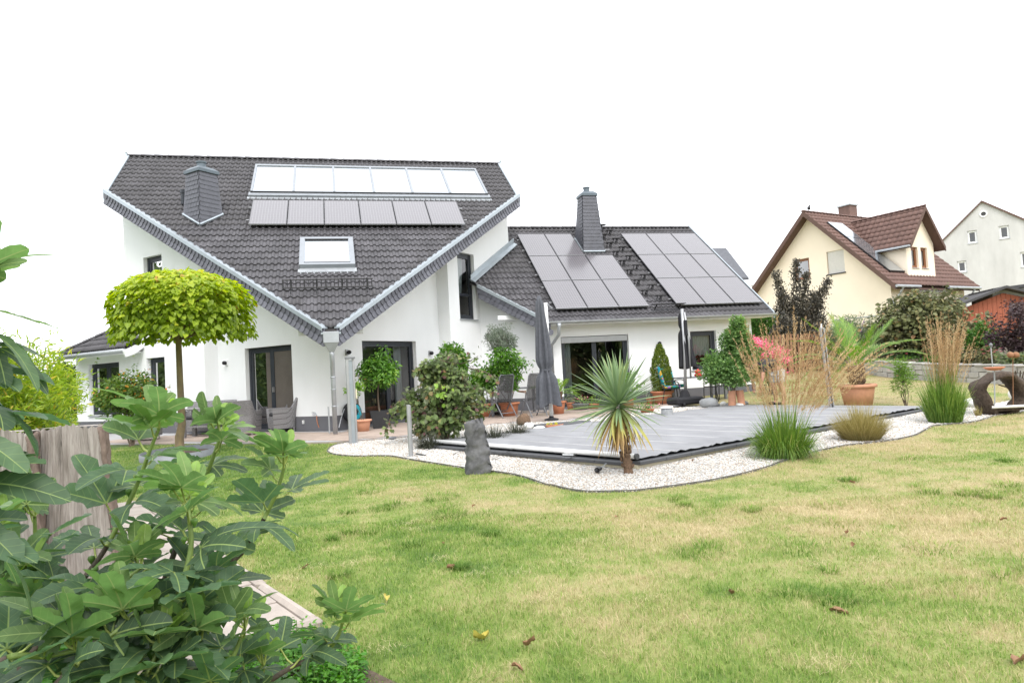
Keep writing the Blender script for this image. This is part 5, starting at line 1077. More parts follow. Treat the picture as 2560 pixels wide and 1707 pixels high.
# ---------- yucca: sword leaves, each a piece of its own
yb = G(1572, 1184); yuc = empty('yucca', yb, 0, 'spiky yucca with blue-green sword leaves and a brown skirt on the gravel', 'yucca'); r_ = np.random.default_rng(120)
dyu = float((yb-CAM)@FW); tc_ = PD(1546, 1022, dyu)-yb; x = MB(); x.tube([(0, 0, -.03), (-.01, 0, .1), PD(1562, 1120, dyu)-yb, PD(1552, 1060, dyu)-yb, tc_], [.062, .052, .05, .055, .05], 10)
for i in range(46): a = r_.random()*6.28; z = r_.uniform(.05, .75); p = tc_*z; x.obox(p+np.array([math.cos(a)*.048, math.sin(a)*.048, 0]), (-math.sin(a)*.05, math.cos(a)*.05, 0), (math.cos(a)*.016, math.sin(a)*.016, .02), (0, 0, .03))
x.build('trunk', 'fibre', yuc, fix=False)
def sword(L, w_, bend, rnd0, rnd1, r_):
    seg = 7; V, R_ = [], []
    for i in range(seg+1):
        s_ = i/seg; ww = w_*(.62+.9*s_-1.5*s_**2.4)*.5 if i < seg else 0; ww = max(ww, 0); y_, z_ = L*s_*math.cos(bend*s_*.8), -L*bend*s_**2*.55
        V += [(-ww, y_, z_+ww*.35), (0, y_, z_), (ww, y_, z_+ww*.35)]; R_ += [rnd0+(rnd1-rnd0)*s_**2.5]*3
    fs = [];
    for i in range(seg): b_ = 3*i; fs += [(b_, b_+1, b_+4, b_+3), (b_+1, b_+2, b_+5, b_+4)]
    return npmesh('leaf', np.array(V), [np.array(fs)], 'yucca_leaf', attr=np.array(R_))
kinds = [sword(sc_(146, 7.75), .042, .12+.06*i, .1+.12*i, .2+.13*i, r_) for i in range(4)]; mids = [sword(sc_(148, 7.75), .044, .5+.15*i, .5+.06*i, .8+.04*i, r_) for i in range(4)]; olds = [sword(sc_(150, 7.75), .04, .25, .70+.06*i, .92+.03*i, r_) for i in range(4)]
def orient(o, D, roll):
    D = unit(np.asarray(D, float)); zr0 = np.array([0, 0, 1.]) if abs(D[2]) < .96 else np.array([0, -1., 0]); X_ = unit(np.cross(D, zr0)); Z_ = np.cross(X_, D)
    c, s_ = math.cos(roll), math.sin(roll); X2, Z2 = X_*c+Z_*s_, Z_*c-X_*s_
    return Matrix(((X2[0], D[0], Z2[0], o[0]), (X2[1], D[1], Z2[1], o[1]), (X2[2], D[2], Z2[2], o[2]), (0, 0, 0, 1)))
for i in range(215):
    t_ = i/215; el = max(-1.48, 1.5-3.15*t_**.95+r_.normal(0, .09)); az = i*2.39996+r_.normal(0, .15); D = np.array([math.cos(az)*math.cos(el), math.sin(az)*math.cos(el), math.sin(el)])
    o = tc_+np.array([math.cos(az)*.03, math.sin(az)*.03, .10-.16*t_]); sc0 = r_.uniform(.8, 1.08)*(1 if t_ < .75 else .82)
    me = kinds[r_.integers(4)] if t_ < .56 else (mids[r_.integers(4)] if t_ < .70 else olds[r_.integers(4)])
    ob = link('leaf', me, yuc, mat4=orient(o, D, r_.normal(0, .35)) @ Matrix.Scale(sc0, 4))
# ---------- palms
def frond(L, nl, ll, curve, seed, droop=.5, vee=.5):
    r_ = np.random.default_rng(seed); ps = []; t_ = np.linspace(.12, 1, nl); sp = np.stack([0*t_, L*t_*np.cos(curve*t_*.6), -L*curve*t_**2*.5], 1); tan = unit(np.gradient(sp, axis=0))
    for sgn in (-1, 1):
        l_ = ll*np.sin(np.clip(.25+t_*.85, 0, 1)*math.pi*.93)**.7+.04; D = tan*1.5+np.array([sgn, 0, vee])+r_.normal(0, .10, (nl, 3)); ribbon(ps, sp.copy(), D, l_*r_.uniform(.85, 1.1, nl), np.full(nl, .013), np.full(nl, droop*.5), r_, np.clip(.45+r_.normal(0, .2, nl), 0, 1), 4)
    rb_ = []; k = 10; tt = np.linspace(0, 1, k); c = np.stack([0*tt, L*tt*np.cos(curve*tt*.6), -L*curve*tt**2*.5], 1); V = np.concatenate([c+[-.012, 0, 0], c+[.012, 0, 0]]); q = np.arange(k-1); ps.append((V, [np.stack([q, q+1, k+q+1, k+q], 1)], np.full(2*k, .8)))
    V, FF, R_ = joinp(ps); return npmesh('frond', V, FF, 'palm_leaf', attr=R_)
def palm(name, label, base, pot_, fr, tilt, seed, trunk=(.16, .14, .3), scale=1.):
    e = empty(name, base, 0, label, 'palm'); pot(e, *pot_); r_ = np.random.default_rng(seed); h = pot_[2]; x = MB(); x.lathe([(trunk[0]*.8, h-.06), (trunk[0], h+trunk[2]*.4), (trunk[1], h+trunk[2]), (.01, h+trunk[2]+.04)], 12)
    for i in range(44): a = r_.random()*6.28; z = h+r_.random()*trunk[2]*.9; p = np.array([math.cos(a)*trunk[0]*.9, math.sin(a)*trunk[0]*.9, z]); x.obox(p, (-math.sin(a)*.06, math.cos(a)*.06, 0), (math.cos(a)*.05, math.sin(a)*.05, .07), (0, 0, .03))
    x.build('trunk', 'fibre', e, fix=False)
    for (az, el, k, s_) in fr: link('frond', tilt[k], e, mat4=orient((math.cos(az)*.04, math.sin(az)*.04, h+trunk[2]-.02), (math.cos(az)*math.cos(el), math.sin(az)*math.cos(el), math.sin(el)), 0) @ Matrix.Scale(s_*scale, 4))
    return e
pb = PD(2146, 1008, 16.1); pb[2] = hz(pb[0], pb[1]); fm_ = [frond(1.5, 56, .38, .25, 1), frond(1.75, 62, .36, .8, 2), frond(1.4, 50, .34, 1.05, 3)]
r_ = np.random.default_rng(130); fr = [(-.25, .55, 1, 1.05), (-.25+.35, .35, 1, 1.05), (2.6, 1.0, 0, 1.1), (2.9, .55, 1, .9), (-.1, .95, 0, 1.05), (1.2, 1.2, 0, 1.), (-1.5, 1.15, 0, .8), (3.6, .35, 2, .95), (-1.2, .6, 2, .7), (.6, .7, 1, 1.), (2., .6, 1, 1.), (4.4, .6, 2, .7), (-.6, .2, 2, .9), (1.9, 1.3, 0, 1.0), (-.8, 1.2, 0, .9), (3.1, .85, 1, 1.05), (2.3, .35, 2, 1.), (.2, .75, 1, 1.), (-.45, .8, 1, .95), (3.3, .15, 2, .9), (.9, 1., 0, 1.), (4.0, .8, 1, .8)]
palm('date_palm', 'date palm with arching green fronds in a large terracotta pot', pb, (.30, .39, .50, 'terracotta_pale', .035), fr, fm_, 131, (.17, .15, .42), .92)
pb = PD(1397, 1026, 18.3); pb[2] = .002; fs_ = [frond(.75, 26, .22, .5, 5), frond(.8, 26, .22, 1.1, 6)]
palm('small_palm', 'small palm in a terracotta pot right of the grey parasol', pb, (.13, .19, .34, 'terracotta'), [(a, .35+.5*(i % 3)/2, i % 2, 1.) for i, a in enumerate(np.linspace(0, 6., 11))], fs_, 132, (.07, .05, .18), 1.)
# ---------- herb cushion in the near corner
hb = G(715, 1660); r_ = np.random.default_rng(140); he = empty('herb_patch', hb, 0, 'bright green leafy herb cushion below the fig at the path end', 'herb'); ps = []; mb = MB()
for i in range(330):
    px_, py_ = r_.uniform(560, 900), r_.uniform(1575, 1760)
    if py_ < 1590+abs(px_-730)*.45: continue
    b_ = G(px_, py_); h = r_.uniform(.06, .16); n = 22; t_ = r_.uniform(.3, 1.05, n); a = r_.random(n)*6.28; P = b_-hb+np.stack([.03*np.cos(a), .03*np.sin(a), t_*h], 1); mb.tube([b_-hb, b_-hb+np.array([0, 0, h])], .002, 4, False)
    ps.append(leaf_arrays(P, np.stack([np.cos(a), np.sin(a), r_.normal(.1, .4, n)], 1), r_.normal(0, .4, (n, 3))+[0, 0, 1], r_.uniform(.016, .034, n), .62, T_OVAL, np.clip(r_.normal(.3, .2, n)+t_*.25, 0, 1)))
mb.build('stems', 'stem_green', he, fix=False)['kind'] = 'stuff'; leaf_obj('foliage', ps, 'leaf_herb', he)
# ================================================================ FIG TREE AND LOGS IN THE FOREGROUND
def fig_mat():
    m, nd, l, b = _new('fig_leaf'); b.inputs['Roughness'].default_value = .5; b.inputs['Specular IOR Level'].default_value = .4
    oi = nd.new('ShaderNodeObjectInfo'); A_ = {}
    for k in ('lu', 'lv'): a = nd.new('ShaderNodeAttribute'); a.attribute_name = k; A_[k] = a.outputs['Fac']
    def mt(op, a, b_=0.):
        q = nd.new('ShaderNodeMath'); q.operation = op
        for i, v in enumerate((a, b_)):
            if hasattr(v, 'links'): l.new(v, q.inputs[i])
            else: q.inputs[i].default_value = v
        return q.outputs[0]
    au = mt('ABSOLUTE', A_['lu']); mid = mt('LESS_THAN', au, mt('SUBTRACT', .016, mt('MULTIPLY', A_['lv'], .011)))
    lat = mt('LESS_THAN', mt('FRACT', mt('MULTIPLY', mt('SUBTRACT', A_['lv'], mt('MULTIPLY', au, .75)), 8.5)), .075)
    vein = mt('MAXIMUM', mid, mt('MULTIPLY', lat, .26))
    gm = nd.new('ShaderNodeNewGeometry'); under = nd.new('ShaderNodeMix'); under.data_type = 'RGBA'; l.new(gm.outputs['Backfacing'], under.inputs[0]); l.new(oi.outputs['Color'], under.inputs[6])
    hs = nd.new('ShaderNodeHueSaturation'); hs.inputs['Value'].default_value = 1.45; hs.inputs['Saturation'].default_value = 1.1; l.new(oi.outputs['Color'], hs.inputs['Color']); l.new(hs.outputs[0], under.inputs[7])
    tcn = nd.new('ShaderNodeTexNoise'); tcn.inputs['Scale'].default_value = 26; tcn.inputs['Detail'].default_value = 4; l.new(gm.outputs['Position'], tcn.inputs['Vector'])
    mr = nd.new('ShaderNodeMapRange'); mr.inputs[1].default_value = .3; mr.inputs[2].default_value = .7; mr.inputs[3].default_value = .82; mr.inputs[4].default_value = 1.18; l.new(tcn.outputs[0], mr.inputs[0])
    h2 = nd.new('ShaderNodeHueSaturation'); l.new(mr.outputs[0], h2.inputs['Value']); l.new(under.outputs[2], h2.inputs['Color'])
    mixv = nd.new('ShaderNodeMix'); mixv.data_type = 'RGBA'; l.new(vein, mixv.inputs[0]); l.new(h2.outputs[0], mixv.inputs[6]); mixv.inputs[7].default_value = (.27, .36, .13, 1)
    l.new(mixv.outputs[2], b.inputs['Base Color'])
    bp_ = nd.new('ShaderNodeBump'); bp_.inputs['Strength'].default_value = .35; bp_.inputs['Distance'].default_value = .004; l.new(mt('SUBTRACT', 1., vein), bp_.inputs['Height']); l.new(bp_.outputs[0], b.inputs['Normal'])
    t = nd.new('ShaderNodeBsdfTranslucent'); l.new(mixv.outputs[2], t.inputs[0]); h3 = nd.new('ShaderNodeHueSaturation'); h3.inputs['Value'].default_value = 1.5; l.new(mixv.outputs[2], h3.inputs['Color']); l.new(h3.outputs[0], t.inputs[0])
    ms = nd.new('ShaderNodeMixShader'); ms.inputs[0].default_value = .33; l.new(b.outputs[0], ms.inputs[1]); l.new(t.outputs[0], ms.inputs[2]); l.new(ms.outputs[0], nd['Material Output'].inputs[0])
fig_mat()
def fig_leaf_mesh(lobes, rs, seed, cup=.5, curl=.3):
    """palmate leaf: lobes = [(angle, length, max half width)], sinus radius rs"""
    r_ = np.random.default_rng(seed); V, LU, LV, Fq = [], [], [], []; n = len(lobes)
    for i, (th, L, wm) in enumerate(lobes):
        dl = (lobes[i-1][0]-th) if i > 0 else 1.15; dr = (th-lobes[i+1][0]) if i < n-1 else 1.15
        ph = r_.random(2)*6; cu = curl*r_.uniform(.5, 1.5)
        for sgn, dth in ((1, dl), (-1, dr)):
            hb_ = dth/2; outer = (i == 0 and sgn == 1) or (i == n-1 and sgn == -1); vs_ = min(rs*math.cos(min(hb_, .9))/L, .62); ws = rs*math.sin(min(hb_, .9)) if not outer else rs*.62
            vv = [0, vs_*.35, vs_*.7, vs_]+[vs_+(1-vs_)*q for q in (.1, .25, .42, .6, .76, .88, .96, 1.)]; base = len(V)
            for a in vv:
                if a <= vs_: w_ = ws*a/vs_
                else:
                    q = (a-vs_)/(1-vs_); neck = min(ws, wm*.72); w_ = (neck+(wm-neck)*math.sin(min(q/.55, 1)*math.pi/2)) if q < .55 else wm*math.sqrt(max(0, 1-((q-.55)/.45)**2.2)); w_ = w_+(ws-neck)*max(0, 1-q/.12) if q < .12 else w_
                    w_ *= 1+.07*math.sin(q*17+ph[0])+.05*math.sin(q*29+ph[1])
                for k in (0, .5, 1):
                    c = sgn*w_*k; A_ = a*L; z = .6*abs(c)*cup+cup*.2*A_-cu*A_*A_+.012*math.sin(A_*22+ph[0])*k
                    x_, y_ = -c*math.cos(th)-A_*math.sin(th), A_*math.cos(th)-c*math.sin(th)
                    V.append((x_, y_, z)); LU.append(c); LV.append(A_)
            for j in range(len(vv)-1):
                for k in range(2):
                    q = base+3*j+k; f = (q, q+1, q+4, q+3); Fq.append(f if sgn > 0 else f[::-1])
    me = npmesh('leaf', np.array(V), [np.array(Fq)[:, ::-1]], 'fig_leaf', smooth=True)
    for nm, arr in (('lu', LU), ('lv', LV)): a = me.attributes.new(nm, 'FLOAT', 'POINT'); a.data.foreach_set('value', np.array(arr, np.float32))
    return me
FIVE = [(1.72, .48, .125), (.84, .85, .15), (0, 1.03, .17), (-.84, .85, .15), (-1.72, .48, .125)]; THREE = [(.95, .74, .18), (0, 1., .22), (-.95, .74, .18)]
FIGM = [fig_leaf_mesh(FIVE, .36, s, .25+.3*(s % 3), .05+.2*(s % 4)) for s in range(8)]+[fig_leaf_mesh(THREE, .45, 20+s, .6, .15+.2*s) for s in range(3)]
froot = PD(230, 2150, 2.25); froot[2] = hz(froot[0], froot[1]); fig = empty('fig_tree', froot, 0, 'fig tree with large lobed leaves filling the lower left foreground', 'fig tree'); r_ = np.random.default_rng(200)
pmat('fig_stem', (.16, .23, .055), .5, var=.2, vscale=30); pmat('fig_bark', (.085, .065, .05), .75, var=.3, vscale=40, bump=.4, bscale=120); pmat('fig_fruit', (.10, .20, .035), .4, var=.2, vscale=30); pmat('petiole', (.36, .42, .12), .45, var=.12)
def spl(pts, n=5):
    out = []; pts = [np.asarray(p) for p in pts]
    for i in range(len(pts)-1):
        p0, p1, p2, p3 = pts[max(i-1, 0)], pts[i], pts[i+1], pts[min(i+2, len(pts)-1)]
        for t_ in np.arange(n)/n: out.append(.5*((2*p1)+(-p0+p2)*t_+(2*p0-5*p1+4*p2-p3)*t_**2+(-p0+3*p1-3*p2+p3)*t_**3))
    return out+[pts[-1]]
RTh = np.array([math.cos(YAW), -math.sin(YAW), 0]); FWh = np.array([math.sin(YAW), math.cos(YAW), 0])
def fig_leaf(node, az, el, plen, size, young, tiltf=.0, mesh=None):
    """petiole from the node, then the blade continuing outward"""
    hd_ = RTh*math.cos(az)+FWh*math.sin(az); pd_ = hd_*math.cos(el)+np.array([0, 0, math.sin(el)]); tip = node+pd_*plen
    x = MB(); mid_ = node+pd_*plen*.5+np.array([0, 0, -.01]); x.tube([node-froot, mid_-froot, tip-froot], [.0042, .0034, .003], 6); x.build('petiole', 'petiole', fig, smooth=True, fix=False)
    el2 = el-.12+tiltf+r_.normal(0, .24); D = hd_*math.cos(el2)+np.array([0, 0, math.sin(el2)]); me = mesh or FIGM[r_.integers(len(FIGM))]
    o = link('leaf', me, fig, mat4=orient(tip-froot, D, r_.normal(0, .3)) @ Matrix.Scale(size, 4)); y = young; v = r_.uniform(.8, 1.2)
    mat_c = np.array([.070, .128, .064]); yng = np.array([.24, .38, .065]); c = (mat_c*(1-y)+yng*y)*v; o.color = (*c, 1)
    return o
STEMS = [  # (pixel x, pixel y, depth) along each shoot; leaf spacing; bark part; leaf size; side bias
    ([(330, 1800, 2.0), (431, 1528, 2.05), (475, 1386, 2.1), (474, 1300, 2.12), (470, 1262, 2.15)], .05, .25, .175),
    ([(-40, 1790, 2.1), (125, 1572, 2.2), (202, 1456, 2.3), (267, 1365, 2.35), (339, 1219, 2.4), (375, 1125, 2.4), (398, 1070, 2.4)], .06, .5, .185),
    ([(330, 1660, 2.3), (550, 1435, 2.5), (624, 1357, 2.55), (683, 1250, 2.55), (706, 1184, 2.55), (711, 1160, 2.55)], .07, .5, .165),
    ([(400, 1480, 2.5), (470, 1290, 2.6), (512, 1199, 2.6), (540, 1122, 2.6), (552, 1088, 2.6)], .065, .2, .16),
    ([(540, 1800, 2.3), (688, 1692, 2.35), (753, 1655, 2.4), (810, 1635, 2.4), (844, 1591, 2.4), (856, 1556, 2.4)], .06, .5, .15),
    ([(60, 1520, 2.5), (85, 1390, 2.5), (87, 1290, 2.5)], .065, .2, .165),
    ([(-170, 1500, 1.72), (-130, 1220, 1.72), (-105, 1000, 1.72), (-95, 840, 1.72), (-90, 740, 1.72)], .06, .3, .165),
    ([(60, 1800, 1.8), (170, 1680, 1.85), (260, 1600, 1.9), (330, 1550, 1.95)], .055, .4, .18),
    ([(10, 1760, 2.2), (50, 1620, 2.3), (100, 1520, 2.35)], .055, .3, .17),
    ([(200, 1800, 1.9), (310, 1690, 1.95), (420, 1640, 2.0), (500, 1600, 2.05)], .055, .3, .175),
    ([(450, 1790, 1.95), (560, 1680, 2.05), (612, 1570, 2.1)], .06, .3, .15),
    ([(-60, 1560, 2.4), (-10, 1430, 2.4), (5, 1330, 2.4)], .06, .3, .17),
    ([(140, 1760, 2.0), (200, 1560, 2.1), (290, 1470, 2.15), (350, 1420, 2.2)], .055, .3, .175),
    ([(420, 1700, 2.3), (480, 1560, 2.4), (560, 1500, 2.45)], .06, .3, .15),
    ([(-60, 1690, 1.75), (30, 1640, 1.8), (110, 1640, 1.85), (190, 1625, 1.9)], .05, .3, .19),
    ([(-80, 1760, 2.3), (-20, 1600, 2.35), (30, 1500, 2.4), (60, 1440, 2.4)], .055, .3, .175),
    ([(300, 1790, 1.85), (360, 1700, 1.9), (400, 1610, 1.95)], .05, .3, .175),
    ([(580, 1780, 2.2), (600, 1710, 2.25), (660, 1660, 2.3)], .055, .3, .14),

]
for si, (pts, step, barkf, size) in enumerate(STEMS):
    cv = spl([PD(*p) for p in pts], 7); seg = np.linalg.norm(np.diff(np.array(cv), axis=0), axis=1); S_ = np.concatenate([[0], np.cumsum(seg)]); tot = S_[-1]; cv = np.array(cv)
    at_ = lambda s_: np.array([np.interp(s_, S_, cv[:, k]) for k in range(3)])
    kb = max(2, int(len(cv)*barkf)); rad_ = np.linspace(.011, .0055, len(cv))
    for a, b_, mt_ in ((0, kb+1, 'fig_bark'), (kb, len(cv), 'fig_stem')): x = MB(); x.tube([p-froot for p in cv[a:b_]], list(rad_[a:b_]), 8); x.build('branch', mt_, fig, smooth=True, fix=False)
    az = r_.random()*6.28; s_ = tot*.12+r_.random()*step
    while s_ < tot-.015:
        f_ = s_/tot; az += 2.4+r_.normal(0, .25); yg = max(0, (f_-.80)/.20)**1.5*.38; el = .15+.55*f_+r_.normal(0, .2)
        a2 = az
        if si == 6: a2 = r_.normal(0, .55); el = .15+r_.normal(0, .15)
        fig_leaf(at_(s_), a2, el, r_.uniform(.05, .10)*(1.1-.4*f_), size*r_.uniform(.85, 1.2)*(1.1-.22*f_), yg+max(0, r_.normal(0, .06)))
        if r_.random() < .33 and f_ < .9:
            q = at_(s_)+(RTh*math.cos(az+.8)+FWh*math.sin(az+.8))*.02+np.array([0, 0, .008]); x = MB(); rr = r_.uniform(.009, .015); x.lathe([(.002, -rr*1.5), (rr*.35, -rr*1.2), (rr*.75, -rr*.5), (rr, .1*rr), (rr*.85, rr*.65), (rr*.4, rr*.95), (.001, rr)], 12); x.build('fruit', 'fig_fruit', fig, smooth=True, loc=q-froot)
        s_ += step*.85*r_.uniform(.75, 1.25)
    tipn = at_(tot)
    for k in range(5):                                    # young rosette standing at the shoot tip
        a2 = k*1.257+r_.normal(0, .2); fig_leaf(tipn, a2 if si != 6 else r_.normal(0, .6), 1.28-.12*k+r_.normal(0, .10), .03+.012*k, size*(.42+.12*k), (.95, .75, .4, .28, .2)[k], tiltf=.30)
pmat('wood_grey', (.19, .16, .14), .9, col2=(.42, .38, .35), vscale=34, bump=1., bscale=70, stretch=(1, 1, .10)); pmat('bark_rough', (.10, .07, .055), .95, col2=(.24, .18, .15), vscale=26, bump=1., bscale=40, stretch=(1, 1, .5))
def half_log(label, pxl, pxr, ytop, d, wbot, seed, tilt=0.):
    """split trunk on end: flat weathered face to the viewer, bark round the back and lips"""
    r_ = np.random.default_rng(seed); a, b_ = PD(pxl, ytop, d), PD(pxr, ytop-4, d); c = (a+b_)/2; W_ = np.linalg.norm(b_-a); z0 = hz(c[0], c[1]); H_ = c[2]-z0
    e = empty('split_log', (c[0], c[1], z0), -YAW*1.0+tilt, label, 'log', 'split trunk sections on end'); nz_, nx_ = 24, 90; V = []; cr = sorted(r_.uniform(-.8, .8, 3))
    for k in range(nz_+1):
        f_ = k/nz_; w_ = W_*(1+(wbot-1)*(1-f_)**1.6)
        for i in range(nx_+1):
            u = i/nx_*2-1; V.append((u*w_/2+.004*math.sin(f_*9+i), .012*math.sin(u*4+seed)+.006*math.sin(f_*14+u*7)+.003*math.sin(i*2.1+seed)+sum(.035*math.exp(-((u-q-.03*math.sin(f_*6+q*9))/.012)**2) for q in cr), f_*H_+(.012*math.sin(u*5+seed)+.008*math.sin(u*31))*(k == nz_)))
    ii = (np.arange(nz_)[:, None]*(nx_+1)+np.arange(nx_)[None]).ravel(); link('face', npmesh('face', np.array(V), [np.stack([ii, ii+1, ii+nx_+2, ii+nx_+1], 1)], 'wood_grey', smooth=True), e)
    V = []; nb = 30
    for k in range(nz_+1):
        f_ = k/nz_; w_ = W_*(1+(wbot-1)*(1-f_)**1.6); drop = .0 if k < nz_ else -.01
        for i in range(nb+1):
            t_ = i/nb*math.pi; rr = w_/2*(1.04+.05*math.sin(f_*17+i*1.3)+r_.normal(0, .018)); V.append((math.cos(t_)*rr, -.03+math.sin(t_)*rr*.8, f_*H_*(1-.03*r_.random()*(k == nz_))+drop))
    ii = (np.arange(nz_)[:, None]*(nb+1)+np.arange(nb)[None]).ravel(); o = link('bark', npmesh('bark', np.array(V), [np.stack([ii, ii+1, ii+nb+2, ii+nb+1], 1)], 'bark_rough', smooth=True), e)
    md = o.modifiers.new('thick', 'SOLIDIFY'); md.thickness = .035
    x = MB(); k = 16; x.add([(0, .05, H_-.004)]+[(math.cos(t_)*W_/2, math.sin(t_)*W_*.4, H_-.004) for t_ in np.linspace(0, math.pi, k)], [(0, i+1, i+2) for i in range(k-1)]); x.build('end_grain', 'wood_grey', e, fix=False)
    return e
# LOGS
flat_poly('soil_bed', [G(300, 1380)[:2]+pn*.15, K0[:2]+pn*.98-pd*.1, K0[:2]+pn*.1-pd*.12, K0[:2]-pd*1.6-pn*.1, K0[:2]-pd*2.2+pn*2.5, K0[:2]+pd*4+pn*3.2, K0[:2]+pd*4+pn*1.0], lambda x_, y_: hz(x_, y_)+.012, 'soil', kind='structure')
ug = K0[:2]+pn*1.5-pd*.6; ug = np.array([ug[0], ug[1], hz(*ug)]); ge = empty('ground_cover', ug, 0, 'dark green leafy ground cover in the shade below the fig', 'ground cover'); gr_ = np.random.default_rng(210); ps = []; n = 5200
uu, vv = gr_.uniform(.95, 2.9, n), gr_.uniform(-1.9, 1.6, n); P = np.stack([K0[0]+pn[0]*uu+pd[0]*vv, K0[1]+pn[1]*uu+pd[1]*vv, gr_.uniform(.02, .30, n)*np.clip((uu-.8)/.5, .15, 1)], 1); P[:, 2] += hzv(P[:, 0], P[:, 1])
leaf_obj('foliage', [leaf_arrays(P-ug, gr_.normal(0, 1, (n, 3))*[1, 1, .4], gr_.normal(0, .4, (n, 3))+[0, 0, 1], gr_.uniform(.05, .11, n), .75, T_LOBED, gr_.random(n)*.5)], 'leaf_herb', ge, 'stuff')
half_log('narrow weathered half log at the left picture edge, bark peeling', -95, 84, 1082, 4.75, 1.25, 1)
half_log('wide weathered half log behind the fig, pale split face and bark edge', 90, 262, 1068, 4.9, 1.42, 2)
# ================================================================ GARDEN FURNITURE AND THINGS
def wicker():
    m, nd, l, b = _new('wicker'); b.inputs['Roughness'].default_value = .6
    tc = nd.new('ShaderNodeTexCoord'); br = nd.new('ShaderNodeTexBrick'); br.inputs['Scale'].default_value = 26; br.offset = .5; br.inputs['Mortar Size'].default_value = .03; br.inputs['Brick Width'].default_value = .6; br.inputs['Row Height'].default_value = .28
    mp = nd.new('ShaderNodeMapping'); mp.inputs['Rotation'].default_value = (math.pi/2, 0, 0); l.new(tc.outputs['Object'], mp.inputs[0]); l.new(mp.outputs[0], br.inputs['Vector'])
    br.inputs['Color1'].default_value = (.25, .245, .255, 1); br.inputs['Color2'].default_value = (.33, .325, .335, 1); br.inputs['Mortar'].default_value = (.05, .048, .05, 1); l.new(br.outputs[0], b.inputs['Base Color'])
    bp_ = nd.new('ShaderNodeBump'); bp_.inputs['Strength'].default_value = .6; bp_.inputs['Distance'].default_value = .006; l.new(br.outputs['Fac'], bp_.inputs['Height']); bp_.invert = True; l.new(bp_.outputs[0], b.inputs['Normal'])
wicker()
for nm, col, ro in (('cushion_dark', (.03, .03, .034), .9), ('fabric_grey', (.085, .09, .105), .85), ('fabric_black', (.018, .018, .022), .85), ('turquoise', (.02, .42, .55), .4), ('red_paint', (.55, .03, .02), .3), ('orange_hose', (.55, .22, .12), .5), ('wood_arm', (.25, .13, .07), .5), ('chair_grey', (.16, .165, .18), .45), ('stone_grey', (.30, .31, .32), .8), ('stone_white', (.72, .72, .70), .8), ('rust', (.26, .13, .07), .9), ('red_wood', (.30, .085, .045), .7), ('leaf_dry', (.27, .15, .085), .8), ('leaf_yellow', (.42, .36, .07), .7), ('basalt', (.125, .125, .132), .7)):
    pmat(nm, col, ro, var=.2, vscale=14, bump=.3, bscale=60)
def tub_chair(name, label, loc, rz, wdt=.66, group=None):
    e = empty(name, (*loc, .0), rz, label, 'chair' if wdt < 1 else 'bench', group); n = 31; V = []; th = .055; dp = .62
    pts = []
    for i in range(n):                                   # U plan, open to -y, back at +y
        t_ = i/(n-1); a = math.pi*(1-t_); cx_ = math.cos(a); cy_ = math.sin(a); p_ = .32
        pts.append((math.copysign(abs(cx_)**p_, cx_)*wdt/2, -dp/2+dp*abs(cy_)**p_))
    zt = []
    for (x_, y_) in pts: f_ = min(1, max(0, (y_-(dp*.22))/(dp*.2))); zt.append(.60+(.86-.60)*f_*f_*(3-2*f_))
    rows = 7; x = MB()
    for s_ in (0, 1):
        for k in range(rows):
            f_ = k/(rows-1)
            for (x_, y_), z_ in zip(pts, zt):
                z = .09+(z_-.09)*f_; fl = .86+.14*min(1, z/.55)+(.08*max(0, (z-.6)/.3)); i_ = 1-s_*th*2/wdt; X_, Y_ = x_*fl*i_, (y_*(.9+.1*min(1, z/.5))+(.10*max(0, z-.5)/.36 if y_ > 0 else 0))*(1-s_*th*1.6/dp); x.v.append((X_, Y_, z))
    q = rows*n
    for k in range(rows-1):
        for i in range(n-1): a = k*n+i; x.f += [(a, a+1, a+n+1, a+n), (q+a+1, q+a, q+a+n, q+a+n+1)]
    t_ = (rows-1)*n; x.f += [(t_+i, t_+i+1, q+t_+i+1, q+t_+i) for i in range(n-1)]+[(i+1, i, q+i, q+i+1) for i in range(n-1)]+[(k*n, (k+1)*n, q+(k+1)*n, q+k*n) for k in range(rows-1)]+[((k+1)*n+n-1, k*n+n-1, q+k*n+n-1, q+(k+1)*n+n-1) for k in range(rows-1)]
    x.build('shell', 'wicker', e, smooth=False)
    x = MB(); x.box((0, -.03, .25), (wdt*.80, dp*.84, .30)); x.build('seat', 'wicker', e)
    x = MB(); x.box((0, -.02, .44), (wdt*.76, dp*.80, .09)); x.build('cushion', 'cushion_dark', e, bevel=.03)
    for sx in (-1, 1):
        for sy in (-1, 1): x = MB(); x.tube([(sx*wdt*.38, sy*dp*.36, .0), (sx*wdt*.38, sy*dp*.36, .1)], [.016, .02], 8); x.build('leg', 'chrome', e)
    return e
ca = GZ(612, 1088); cb_ = GZ(706, 1079)
tub_chair('wicker_armchair', 'grey wicker armchair seen from behind, before the left terrace door', (ca[0], ca[1]+.1), math.pi-.15-.1, .66, 'grey wicker armchairs')
tub_chair('wicker_armchair', 'grey wicker armchair seen from the side, right of the other armchair', (cb_[0], cb_[1]+.1), -1.25, .66, 'grey wicker armchairs')
bn = GZ(505, 1092); tub_chair('wicker_bench', 'long grey wicker bench behind the low table and the tree trunk', (bn[0]-.1, bn[1]+1.15), -.45, 1.5)
tub_chair('wicker_armchair', 'grey wicker armchair left of the tree trunk, partly hidden', (bn[0]-1.35, bn[1]+.35), 1.5, .66, 'grey wicker armchairs')
te = empty('wicker_table', (bn[0]+.05, bn[1]+.15, 0), -.35, 'grey wicker table between the wicker seats', 'table')
x = MB(); x.box((0, 0, .70), (1.0, .62, .04)); x.build('table_top', 'wicker', te, bevel=.008)
